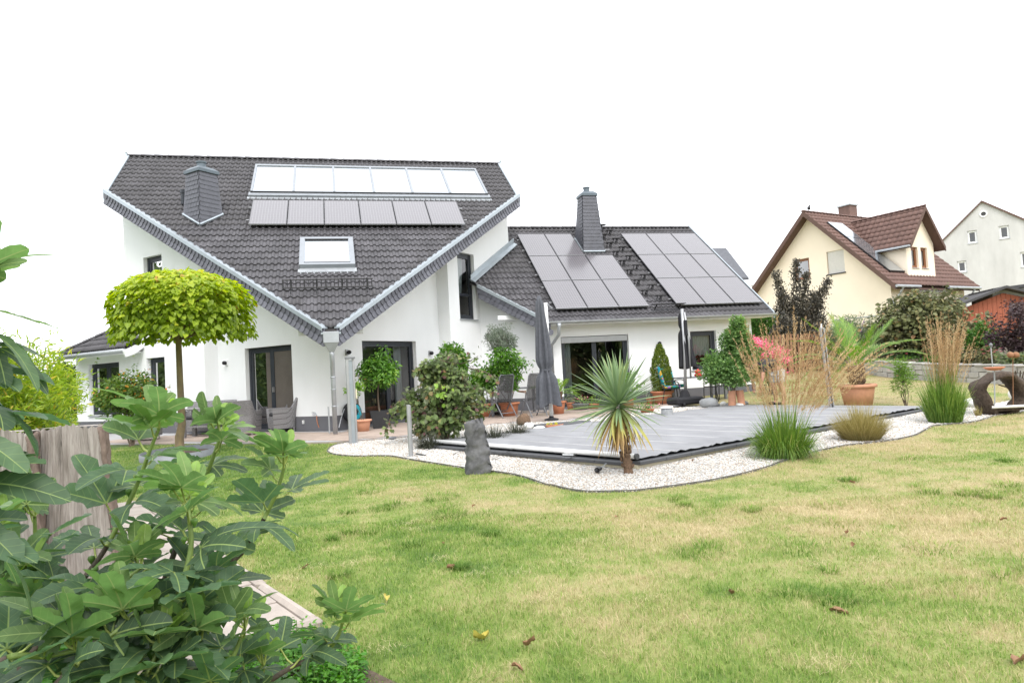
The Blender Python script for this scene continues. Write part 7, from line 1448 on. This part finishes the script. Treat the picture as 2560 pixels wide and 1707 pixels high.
# ================================================================ NEIGHBOURS, WALL, PERSON
pmat('yellow_render', (.84, .74, .60), .85, var=.03, vscale=.8, bump=.2, bscale=200); pmat('brown_tile', (.145, .082, .067), .65, var=.2, vscale=2.5, bump=.2, bscale=60); pmat('brown_board', (.10, .055, .042), .7, var=.15); pmat('grey_render', (.44, .44, .435), .9, col2=(.55, .55, .545), vscale=1.1, bump=.2, bscale=120, stretch=(1, 1, .35)); pmat('wood_frame', (.22, .09, .04), .5, var=.1); pmat('shutter', (.66, .64, .60), .6, var=.04); pmat('grey_slate', (.10, .105, .12), .7, var=.2, vscale=6); pmat('dark_felt', (.06, .06, .065), .9, var=.15)
glassmat('far_glass', (.5, .55, .6), 2.2)
YO = LD(19.6, 35.0)[:2]; RTy = np.array([math.cos(YAW), -math.sin(YAW)]); FWy = np.array([math.sin(YAW), math.cos(YAW)])
yu = RTy*.86+FWy*.51; yu /= np.linalg.norm(yu); yv = np.array([-yu[1], yu[0]])
yh = empty('yellow_house', (YO[0], YO[1], 1.6), 0, 'pale yellow gabled house with brown tiled roof on the right', 'house')
GY = 1.6; YP = lambda u, v, z: np.array([yu[0]*u+yv[0]*v, yu[1]*u+yv[1]*v, z-GY]); ZE, ZA, WV, LU_ = 5.0, 9.28, 8.7, 7.2; HV = WV/2
class WF2(WF):
    def p(s, a, n, z): q = s.O+s.d*a+s.n*n; return np.array([q[0], q[1], z-GY])
    def bx(s, mb, a0, a1, n0, n1, z0, z1): return mb.obox(s.p(a0, n0, z0), s.d*(a1-a0), s.n*(n1-n0), (0, 0, z1-z0))
GF = WF2((0, 0), yv, -yu); LF = WF2((0, 0), yu, -yv)
roofz = lambda v: ZE+(ZA-ZE)*(1-abs(v-HV)/HV)
mb = MB(); gh = [(4.59, 5.6, 5.55, 6.75), (2.43, 3.47, 5.6, 6.85)]
brk = sorted({.0, HV, WV, *[h[0] for h in gh], *[h[1] for h in gh]})
for a, b_ in zip(brk[:-1], brk[1:]):
    z = 0.8
    for h in gh:
        if h[0] <= a+1e-6 and h[1] >= b_-1e-6: mb.quad(GF.p(a, 0, z), GF.p(b_, 0, z), GF.p(b_, 0, h[2]), GF.p(a, 0, h[2])); z = h[3]
    mb.quad(GF.p(a, 0, z), GF.p(b_, 0, z), GF.p(b_, 0, roofz(b_)-.2), GF.p(a, 0, roofz(a)-.2))
for a, b_, z0, z1 in gh:
    c = [(a, z0), (b_, z0), (b_, z1), (a, z1)]
    for (p, q), (s, t_) in zip(c, c[1:]+c[:1]): mb.quad(GF.p(p, 0, q), GF.p(s, 0, t_), GF.p(s, -.2, t_), GF.p(p, -.2, q))
D0, D1, DE, DA = 1.66, 4.35, 7.05, 8.74; dw = [(2.12, 2.77, 5.5, 6.62), (3.05, 3.69, 5.5, 6.62)]; lw = [(2.0, 3.0, 2.6, 3.9), (5.2, 6.2, 2.6, 3.9)]
wall(mb, LF, 0, LU_, .8, lambda s: ZE-.1, lw); wall(mb, LF, D0, D1, ZE-.1, lambda s: DE, dw)
mb.add([LF.p(D0, 0, DE), LF.p(D1, 0, DE), LF.p((D0+D1)/2, 0, DA-.15)], [(0, 1, 2)])
for s in (D0, D1): mb.quad(LF.p(s, 0, ZE-.3), LF.p(s, -2.3, ZE-.3), LF.p(s, -2.3, DE), LF.p(s, 0, DE))
BW = WF2(yv*WV, yu, yv); mb.quad(BW.p(0, 0, .8), BW.p(LU_, 0, .8), BW.p(LU_, 0, ZE), BW.p(0, 0, ZE)); mb.add([YP(LU_, 0, .8), YP(LU_, WV, .8), YP(LU_, WV, ZE), YP(LU_, HV, ZA-.2), YP(LU_, 0, ZE)], [(0, 1, 2, 3, 4)])
mb.build('wall', 'yellow_render', yh, fix=False)
for a, b_, z0, z1 in dw+lw+gh[:1]: opening(yh, GF if (a, b_, z0, z1) == gh[0] else LF, a, b_, z0, z1, 1, fr='wood_frame', pane='far_glass', depth=.1)
x = MB(); a, b_, z0, z1 = gh[1]
for k in range(14): GF.bx(x, a+.03, b_-.03, -.1, -.07, z0+k*(z1-z0)/14+.004, z0+(k+1)*(z1-z0)/14-.006)
GF.bx(x, a, b_, -.13, -.1, z0, z1); sh_ = x.build('shutter', 'shutter', yh); x = MB(); GF.bx(x, a-.04, b_+.04, -.1, .06, z0-.06, z0); x.build('sill', 'dark_felt', sh_)
# interior dark backing
x = MB(); x.add([YP(.8, .8, .9), YP(LU_-.5, .8, .9), YP(LU_-.5, .8, 5.4), YP(.8, .8, 5.4)], [(0, 1, 2, 3)]); x.add([YP(.8, 2.3, .9), YP(.8, WV-2.3, .9), YP(.8, WV-2.3, 6.9), YP(.8, 2.3, 6.9)], [(0, 1, 2, 3)]); x.add([YP(D0+.1, 1.3, 5.2), YP(D1-.1, 1.3, 5.2), YP(D1-.1, 1.3, 6.9), YP(D0+.1, 1.3, 6.9)], [(0, 1, 2, 3)]); x.build('interior', 'dark_interior', yh, fix=False)
OH, OV = .55, .55; sl_ = (ZA-ZE)/HV; ang = math.atan(sl_); cA, sA = math.cos(ang), math.sin(ang)
u3, v3 = np.array([*yu, 0.]), np.array([*yv, 0.])
mb = MB(); e_ = -OV; up3 = v3*cA+np.array([0, 0, sA]); dn3 = v3*cA-np.array([0, 0, sA])
for sgn in (0, 1):
    lo = (-OV if sgn == 0 else WV+OV); mb.quad(YP(-OH, lo, ZE-OV*sl_), YP(LU_+OH, lo, ZE-OV*sl_), YP(LU_+OH, HV, ZA), YP(-OH, HV, ZA))
    mb.quad(YP(-OH, lo, ZE-OV*sl_-.2), YP(LU_+OH, lo, ZE-OV*sl_-.2), YP(LU_+OH, HV, ZA-.2), YP(-OH, HV, ZA-.2))
yr_ = mb.build('roof', 'brown_board', yh, fix=False); SLn = (HV+OV)/cA
tiled(yr_, YP(0, -OV, ZE-OV*sl_)+np.array([0, 0, .02]), u3, up3, -OH, LU_+OH, 0, SLn, [(-1, 0, OH), (1, 0, LU_+OH), (0, 1, SLn)], [], tw=.3, tl=.36, hump=.05, lap=.04, mat='brown_tile', n=5)
ridge_tiles(yr_, YP(-OH, HV, ZA+.05), YP(LU_+OH, HV, ZA+.05), 'brown_tile', .42, .13)
for u_ in (-OH, LU_+OH):
    for sgn in (0, 1):
        lo = (-OV if sgn == 0 else WV+OV); x = MB(); x.obox(YP(u_, lo, ZE-OV*sl_-.24)-u3*.03, YP(0, HV-lo, ZA-ZE+OV*sl_+GY), u3*.06, (0, 0, .30)); x.build('bargeboard', 'brown_board', yr_)
dm = (D0+D1)/2; dh_ = (D1-D0)/2+.35; dsl = (DA-DE)/((D1-D0)/2); mb = MB(); zlow = DA-dh_*dsl; back = 2.6
for sgn in (-1, 1):
    a, b_, c, d_ = YP(dm+sgn*dh_, -.45, zlow), YP(dm+sgn*dh_, 2.4, zlow), YP(dm, 4.0, DA), YP(dm, -.45, DA); mb.quad(a, b_, c, d_); mb.quad(a-np.array([0, 0, .15]), b_-np.array([0, 0, .15]), c-np.array([0, 0, .15]), d_-np.array([0, 0, .15]))
dr = mb.build('dormer_roof', 'brown_board', yh, fix=False); da = math.atan(dsl); dcl = dh_/math.cos(da)
tiled(dr, YP(dm-dh_, -.45, zlow)+np.array([0, 0, .02]), v3, u3*math.cos(da)+np.array([0, 0, math.sin(da)]), 0, 4.5, 0, dcl, [(-1, 0, 0), (1, -1.5/dcl, 2.9), (0, 1, dcl)], [], tw=.3, tl=.36, hump=.05, lap=.04, mat='brown_tile', n=5)
tiled(dr, YP(dm+dh_, -.45, zlow)+np.array([0, 0, .02]), v3, -u3*math.cos(da)+np.array([0, 0, math.sin(da)]), 0, 4.5, 0, dcl, [(-1, 0, 0), (1, -1.5/dcl, 2.9), (0, 1, dcl)], [], tw=.3, tl=.36, hump=.05, lap=.04, mat='brown_tile', n=5)
ridge_tiles(dr, YP(dm, -.45, DA+.05), YP(dm, 3.9, DA+.05), 'brown_tile', .42, .12)
for sgn in (-1, 1): x = MB(); x.obox(YP(dm, -.48, DA-.2), u3*sgn*dh_+np.array([0, 0, zlow-DA]), v3*.05, (0, 0, .26)); x.build('bargeboard', 'brown_board', dr)
for a, b_, z in ((-OH, D0-.02, ZE-OV*sl_), (D1+.02, LU_+OH, ZE-OV*sl_)):
    x = MB(); x.tube([YP(a, -OV-.06, z-.05), YP(b_, -OV-.06, z-.05)], .075, 8); x.build('gutter', 'zinc_matt', yr_)
x = MB(); x.tube([YP(dm-dh_-.05, -.45, zlow-.05), YP(dm-dh_-.05, 2.2, zlow-.05)], .06, 8); x.build('gutter', 'zinc_matt', dr)
for u_ in (.05, LU_-.1): x = MB(); x.tube([YP(u_, -OV-.06, ZE-OV*sl_-.1), YP(u_, -OV+.1, ZE-OV*sl_-.4), YP(u_, -.08, ZE-OV*sl_-.8), YP(u_, -.08, 1.)], .055, 8); x.build('downpipe', 'zinc_matt', yh)
for k in range(3):                                       # thermal panels by the dormer
    s0, s1 = 1.1+k*1.55, 1.1+(k+1)*1.55-.05; x = MB(); o_ = YP(.25, -OV, ZE-OV*sl_); nn = np.cross(u3, up3); nn = nn if nn[2] > 0 else -nn; wd_ = .95+.28*k*0
    x.obox(o_+up3*s0+nn*.1, u3*1.3, up3*(s1-s0), nn*.06); x.build('solar_panel', 'collector_glass', yr_)
x = MB(); o_ = YP(.2, -OV, ZE-OV*sl_); nn = np.cross(u3, up3); nn = nn if nn[2] > 0 else -nn; x.obox(o_+up3*1.05+nn*.06, u3*.05, up3*4.65, nn*.1); x.obox(o_+up3*1.05+nn*.06, u3*1.4, up3*.05, nn*.1); x.build('panel_frame', 'black_metal', yr_)
ch = YP(4.6, HV+.6, ZA-.5); x = MB(); x.box((ch[0], ch[1], ch[2]+.5), (.75, .75, 1.7), math.atan2(yu[1], yu[0])); cho = x.build('chimney', 'brown_tile', yh); x = MB(); x.box((ch[0], ch[1], ch[2]+1.38), (.9, .9, .08), math.atan2(yu[1], yu[0])); x.build('chimney_cap', 'zinc_matt', cho)
x = MB(); LF.bx(x, 1.9, 5.1, .0, .3, 4.2, 4.42); x.build('awning_box', 'white_paint', yh)
x = MB(); fr_ = [GF.p(.25, .6, 1.8), GF.p(.25, .6, 3.0), GF.p(2.9, .6, 3.0), GF.p(2.9, .6, 1.8)]; x.tube(fr_, .04, 6); x.build('pergola_frame', 'zinc_matt', yh)
bd = empty('bird', tuple(YP(.0, HV, ZA+.15)+np.array([YO[0], YO[1], GY])), .6, 'small dark bird figure on the ridge of the yellow house', 'bird'); x = MB(); x.sphere((0, 0, .12), .11, 10, 7, (1.5, .8, 1)); x.sphere((.14, 0, .26), .06, 8, 6); x.tube([(.18, 0, .27), (.26, 0, .26)], [.02, .003], 5); x.tube([(-.12, 0, .1), (-.3, 0, .05)], [.04, .015], 5); x.tube([(0, .02, 0), (0, .02, -.12)], .01, 4); x.build('body', 'black_metal', bd, smooth=True)
# grey house behind
gd = 56.; GP = lambda px_, py_: PD(px_, py_, gd)
gA = GP(2454, 503); gh_ = empty('grey_house', (gA[0], gA[1], 0), -YAW-.62, 'tall weathered grey rendered house with steep gable behind the shed', 'house'); FG = WF((0, 0), (1, 0), (0, -1)); zt = gA[2]; gz0 = 2.
WG = [(lambda c: c)((a, b_, c, d_)) for a, b_, c, d_ in ((-1.16, -.5, 9.6, 10.65), (.98, 1.65, 9.65, 10.7), (2.2, 3.1, 7.2, 8.4), (-2.03, -1.38, 7.3, 8.25))]
topg = lambda s: zt+s*.95 if s < 0 else zt-s*.74
mb = MB(); sb = sorted({-6.5, 0., 8., *[h[0] for h in WG], *[h[1] for h in WG]})
for a, b_ in zip(sb[:-1], sb[1:]):
    z = gz0
    for h in sorted(WG, key=lambda h: h[2]):
        if h[0] <= a+1e-6 and h[1] >= b_-1e-6: mb.quad(FG.p(a, 0, z), FG.p(b_, 0, z), FG.p(b_, 0, h[2]), FG.p(a, 0, h[2])); z = h[3]
    mb.quad(FG.p(a, 0, z), FG.p(b_, 0, z), FG.p(b_, 0, topg(b_)), FG.p(a, 0, topg(a)))
mb.quad(FG.p(-6.5, 0, gz0), FG.p(-6.5, -10, gz0), FG.p(-6.5, -10, topg(-6.5)), FG.p(-6.5, 0, topg(-6.5))); mb.quad(FG.p(-6.5, -1, gz0), FG.p(8, -1, gz0), FG.p(8, -1, 7), FG.p(-6.5, -1, 7)); mb.quad(FG.p(-3, -1, 7), FG.p(3.5, -1, 7), FG.p(2., -1, 11), FG.p(-2, -1, 11)); mb.build('wall', 'grey_render', gh_, fix=False)
for h in WG: opening(gh_, FG, *h, 1, fr='white_paint', pane='far_glass', depth=.1)
x = MB(); x.lathe([(.22, 0), (.34, 0), (.34, .06), (.22, .06)], 20)
for i, v in enumerate(x.v): x.v[i] = (.05+v[0]*.8, -v[2], zt-1.07+v[1]*.8)
rw = x.build('round_window', 'white_paint', gh_); x = MB(); x.add([(.05+.18*math.cos(a), -.02, zt-1.07+.18*math.sin(a)) for a in np.arange(16)*.3927], [tuple(range(16))]); x.build('pane', 'dark_felt', rw, fix=False)
mb = MB()
for s0, s1 in ((-6.9, 0), (0, 8.5)):
    a, b_ = topg(s0), topg(s1); mb.quad((s0, -.15, a+.05), (s1, -.15, b_+.05), (s1, 10, b_+.05), (s0, 10, a+.05)); mb.quad((s0, -.15, a+.05), (s1, -.15, b_+.05), (s1, -.15, b_-.12), (s0, -.15, a-.12))
mb.build('roof', 'brown_board', gh_, fix=False)
# red shed
sA_ = PD(2507, 722, 33.); sh = empty('shed', (sA_[0], sA_[1], 0), -YAW-.25, 'rust-red wooden shed with dark felt roof at the right edge', 'shed'); z = sA_[2]; hzs = hz(sA_[0], sA_[1]); x = MB()
for k in range(24):
    a, b_ = -2.3+k*.2, -2.3+(k+1)*.2-.012; ta, tb = z-.2-abs(a)*.36, z-.2-abs(b_)*.36; x.add([(a, 0, hzs), (b_, 0, hzs), (b_, 0, tb), (a, 0, ta), (a, .03, hzs), (b_, .03, hzs), (b_, .03, tb), (a, .03, ta)], [(0, 1, 2, 3), (0, 3, 7, 4), (1, 5, 6, 2)])
x.build('boards', 'red_wood', sh, fix=False)['kind'] = 'stuff'; x = MB(); x.add([(-2.3, .05, hzs), (2.5, .05, hzs), (2.5, .05, z-1), (0, .05, z-.2), (-2.3, .05, z-1)], [(0, 1, 2, 3, 4)]); x.add([(-2.3, 0, hzs), (-2.3, 4, hzs), (-2.3, 4, z-1), (-2.3, 0, z-1)], [(0, 1, 2, 3)]); x.build('wall', 'red_wood', sh, fix=False)
for sgn in (-1, 1): x = MB(); x.obox((0, -.45, z), (sgn*2.9, 0, -2.9*.36), (0, 4.8, 0), (0, 0, .12)); x.build('roof', 'dark_felt', sh)
opening(sh, WF((0, 0), (1, 0), (0, -1)), .2, .8, hzs+1.1, hzs+1.7, 1, fr='brown_board', pane='far_glass', depth=-.06)
e = empty('flat_roof_garage', tuple(np.array([*LD(19.5, 31.)[:2], 0])), -YAW, 'long dark flat garage roof left of the red shed', 'garage'); p_ = np.array(e.location); a, b_ = PD(2420, 735, 34)-p_, PD(2570, 716, 34)-p_
x = MB(); x.obox(a, b_-a, FWh*3, (0, 0, .14)); x.build('roof', 'dark_felt', e); x = MB(); x.obox(a+np.array([.1, .2, -2.2]), b_-a, FWh*2.6, (0, 0, 2.19)); x.build('wall', 'grey_render', e)
# roofs beyond the annexe and beyond the yellow house
def far_house(label, pts, d, wallh, mat):
    P = [PD(px_, py_, d+dd) for px_, py_, dd in pts]; c = P[0]; e = empty('far_house', (c[0], c[1], 0), 0, label, 'house'); o_ = np.array([c[0], c[1], 0]); x = MB(); x.add([p-o_ for p in P]+[p-o_-np.array([0, 0, .15]) for p in P], [tuple(range(len(P))), tuple(reversed(range(len(P), 2*len(P))))]+[(i, len(P)+i, len(P)+(i+1) % len(P), (i+1) % len(P)) for i in range(len(P))]); x.build('roof', mat, e)
    b_ = [P[-2]-o_, P[-1]-o_]; x = MB(); x.obox(b_[1]*.97+b_[0]*.03+np.array([0, .4, -wallh-.1]), (b_[0]-b_[1])*.94, np.array([.2, 4, 0]), (0, 0, wallh)); x.build('wall', 'render_white', e); return e
far_house('far house with dark grey slate roof behind the annexe', [(1745, 621, 3.5), (1815, 620, 3.5), (1872, 694, 0), (1745, 700, 0)], 44., 5., 'grey_slate')
far_house('far grey roof peeking out left of the yellow house', [(1945, 645, 3), (1965, 645, 3), (1930, 720, 0), (1905, 725, 0)], 60., 5., 'grey_slate')
e = empty('street_lamp', tuple(PD(1883, 760, 48.)), 0, 'pale street lamp head above the far hedge', 'street lamp'); o_ = np.array(e.location); gz_ = hz(o_[0], o_[1])-o_[2]; x = MB(); x.tube([(0, 0, gz_), PD(1882, 716, 48)-o_], .06, 6); x.build('pole', 'zinc_matt', e); x = MB(); x.sphere(PD(1885, 713, 48)-o_, .28, 10, 6, (1.2, .6, .35)); x.build('head', 'white_paint', e)
# picket fence and screen behind the annexe end
fe = empty('picket_fence', PD(1905, 880, 27.), -.25, 'reddish wooden picket fence behind the oleander', 'fence'); o_ = np.array(fe.location); o_[2] = hz(o_[0], o_[1]); fe.location = tuple(o_); zt_ = PD(1905, 838, 27)[2]-o_[2]
m_ = MB(); m_.obox((-.04, 0, 0), (.08, 0, 0), (0, .02, 0), (0, 0, zt_)); pk = m_.mesh('picket', 'wood_arm')
for k in range(34): link('picket', pk, fe, loc=(-1.9+k*.14, 0, random.uniform(-.04, .0)))
for z in (.3, zt_-.25): x = MB(); x.obox((-2, .02, z), (5, 0, 0), (0, .04, 0), (0, 0, .08)); x.build('rail', 'wood_arm', fe)
sc1 = empty('slat_screen', PD(1895, 797, 34.), -.2, 'brown slatted screen above the clipped hedge', 'screen'); o_ = np.array(sc1.location); o_[2] = hz(o_[0], o_[1]); sc1.location = tuple(o_); zz_ = PD(1895, 785, 34)[2]-o_[2]
for k in range(26): x = MB(); x.obox((-1.3+k*.1, 0, 0), (.06, 0, 0), (0, .02, 0), (0, 0, zz_)); x.build('slat', 'wood_arm', sc1)
x = MB(); x.tube([(-.25, -.1, 0), (-.25, -.1, zz_+.1)], .05, 6); x.build('post', 'white_plastic', sc1)
# stone wall along the raised bed, blocks one by one
pmat('wall_stone', (.40, .385, .365), .9, var=.16, vscale=6, bump=.5, bscale=40, objvar=.12)
WP = [LD(*p)[:2] for p in ((13.6, 17.2), (13.3, 18.6), (12.9, 20.2), (12.6, 22.2), (12.7, 24.5), (13.1, 27.0))]; wl_ = smooth_line(WP, 5); wl_ = [np.array(p) for p in wl_]
zb = [hz(*p)+.0 for p in wl_]; sw = empty('stone_wall', (*WP[0], 0), 0, 'curved low grey block wall holding the raised bed', 'wall'); o2 = np.array(WP[0]); ext = [o2+(o2-wl_[2])*k for k in (3, 2, 1)]; wl_ = ext[:0]+[o2+RTh[:2]*k*.45+FWh[:2]*(-.05*k) for k in range(10, 0, -1)]+wl_
cl_ = 0
Lw = [0]
for a, b_ in zip(wl_[:-1], wl_[1:]): Lw.append(Lw[-1]+np.linalg.norm(b_-a))
wlA = np.array(wl_); pos = lambda s: np.array([np.interp(s, Lw, wlA[:, 0]), np.interp(s, Lw, wlA[:, 1])]); rr_ = random.Random(5)
for row in range(3):
    s = rr_.uniform(0, .2)
    while s < Lw[-1]-.2:
        L_ = rr_.uniform(.28, .5); a, b_ = pos(s), pos(min(s+L_, Lw[-1])); e_ = b_-a; n2 = np.array([-e_[1], e_[0]])/np.linalg.norm(e_); z = hz(*((a+b_)/2))-.02+row*.165
        x = MB(); x.obox((*(a-o2+e_*.015), z), (*(e_*.97), 0), (*(n2*.25*rr_.uniform(.9, 1.1)), 0), (0, 0, .158)); x.build('stone', 'wall_stone', sw, bevel=.012); s += L_
s = 0
while s < Lw[-1]-.2:
    a, b_ = pos(s), pos(min(s+.6, Lw[-1])); e_ = b_-a; n2 = np.array([-e_[1], e_[0]])/np.linalg.norm(e_); z = hz(*((a+b_)/2))+.475
    x = MB(); x.obox((*(a-o2+e_*.01-n2*.03), z), (*(e_*.98), 0), (*(n2*.31), 0), (0, 0, .05)); x.build('cap_stone', 'wall_stone', sw, bevel=.01); s += .6
bedp = wl_+[wl_[-1]+RTh[:2]*9, wl_[0]+RTh[:2]*6+FWh[:2]*4]
flat_poly('planting_bed', bedp, lambda x_, y_: hz(x_, y_)+.42, 'soil', kind='structure')
# ---------------------------------------------------------------- the person bending over
pmat('skin', (.52, .27, .19), .55, var=.08, vscale=20); pmat('shirt', (.02, .022, .03), .85, var=.1); pmat('shorts', (.55, .55, .55), .85, var=.1, vscale=30); pmat('hair', (.06, .045, .035), .8, var=.3, vscale=60)
pp = PD(1943, 1012, 17.4); pp[2] = hz(pp[0], pp[1]); pe = empty('person', pp, 0, 'person in dark shirt and pale shorts bending down behind the reed grass', 'person')
# local axes: +x image right, forward (facing) is -x
def skin(name, verts, edges, mat, sub=2, root=0):
    me = bpy.data.meshes.new(name); me.from_pydata([v[:3] for v in verts], edges, []); o = link(name, me, pe); me.materials.append(M(mat)); md = o.modifiers.new('skin', 'SKIN'); md.use_smooth_shade = True
    for i, v in enumerate(verts): r_ = v[3]; me.skin_vertices[0].data[i].radius = (r_, v[4] if len(v) > 4 else r_); me.skin_vertices[0].data[i].use_root = (i == root)
    s_ = o.modifiers.new('sub', 'SUBSURF'); s_.levels = s_.render_levels = sub; return o
hip = (0, 0, .98); 
body = [(0, 0, .97, .10, .09), (-.18, 0, 1.05, .10, .09), (-.40, 0, 1.07, .11, .09), (-.52, 0, 1.05, .08, .075), (-.60, 0, 1.02, .062), (-.68, 0, .985, .085, .085), (-.77, 0, .955, .098, .09), (-.84, 0, .93, .06),
        (.02, .11, .88, .085), (-.0, .12, .52, .066), (.06, .12, .32, .062), (.05, .12, .1, .042), (.03, .12, .05, .045), (-.1, .13, .03, .035),
        (.04, -.11, .88, .085), (.05, -.12, .52, .066), (.13, -.12, .32, .062), (.12, -.12, .1, .042), (.1, -.12, .05, .045), (-.03, -.13, .03, .035),
        (-.46, .2, 1.0, .065), (-.5, .23, .74, .05), (-.52, .2, .50, .034), (-.53, .19, .42, .038),
        (-.46, -.2, 1.0, .065), (-.52, -.23, .74, .05), (-.56, -.18, .52, .034), (-.57, -.16, .44, .038)]
edg = [(0, 1), (1, 2), (2, 3), (3, 4), (4, 5), (5, 6), (6, 7), (0, 8), (8, 9), (9, 10), (10, 11), (11, 12), (12, 13), (0, 14), (14, 15), (15, 16), (16, 17), (17, 18), (18, 19), (2, 20), (20, 21), (21, 22), (22, 23), (2, 24), (24, 25), (25, 26), (26, 27)]
skin('body', body, edg, 'skin')
skin('shirt', [(.03, 0, 1.03, .18, .16), (-.18, 0, 1.08, .18, .15), (-.40, 0, 1.10, .19, .15), (-.50, 0, 1.06, .115, .10), (-.45, .2, 1.0, .085), (-.49, .225, .84, .075), (-.45, -.2, 1.0, .085), (-.50, -.225, .84, .075)], [(0, 1), (1, 2), (2, 3), (2, 4), (4, 5), (2, 6), (6, 7)], 'shirt')
skin('shorts', [(.05, 0, 1.0, .19, .17), (.04, .11, .84, .135), (.02, .12, .54, .125), (.06, -.11, .84, .135), (.07, -.12, .54, .125)], [(0, 1), (1, 2), (0, 3), (3, 4)], 'shorts')
x = MB(); x.sphere((-.72, 0, .995), .105, 14, 10, (1.05, .92, .86)); x.build('hair', 'hair', pe, smooth=True)
for s in (-1, 1):
    x = MB(); x.sphere((-.735, s*.092, .945), .025, 8, 6, (.7, .4, 1.1)); x.build('ear', 'skin', pe, smooth=True)
    x = MB(); x.sphere((-.05, s*.125, .045), .06, 10, 7, (2.2, .85, .7)); x.build('shoe', 'fabric_black', pe, smooth=True)
    hx = -.53 if s > 0 else -.57
    for k in range(5):
        x = MB(); a = (k-2)*.016; L_ = (.055, .075, .082, .076, .06)[k]; b0 = np.array([hx+a, s*.175, .41]); x.tube([b0, b0+np.array([-.01, -s*.01, -L_*.6]), b0+np.array([.0, -s*.02, -L_])], [.009, .008, .006], 6); x.build('finger', 'skin', pe, smooth=True)
x = MB(); x.tube([(-.80, 0, .915), (-.83, 0, .885)], [.02, .013], 7); x.build('nose', 'skin', pe, smooth=True)
pe.rotation_euler = (0, 0, -YAW+.25)
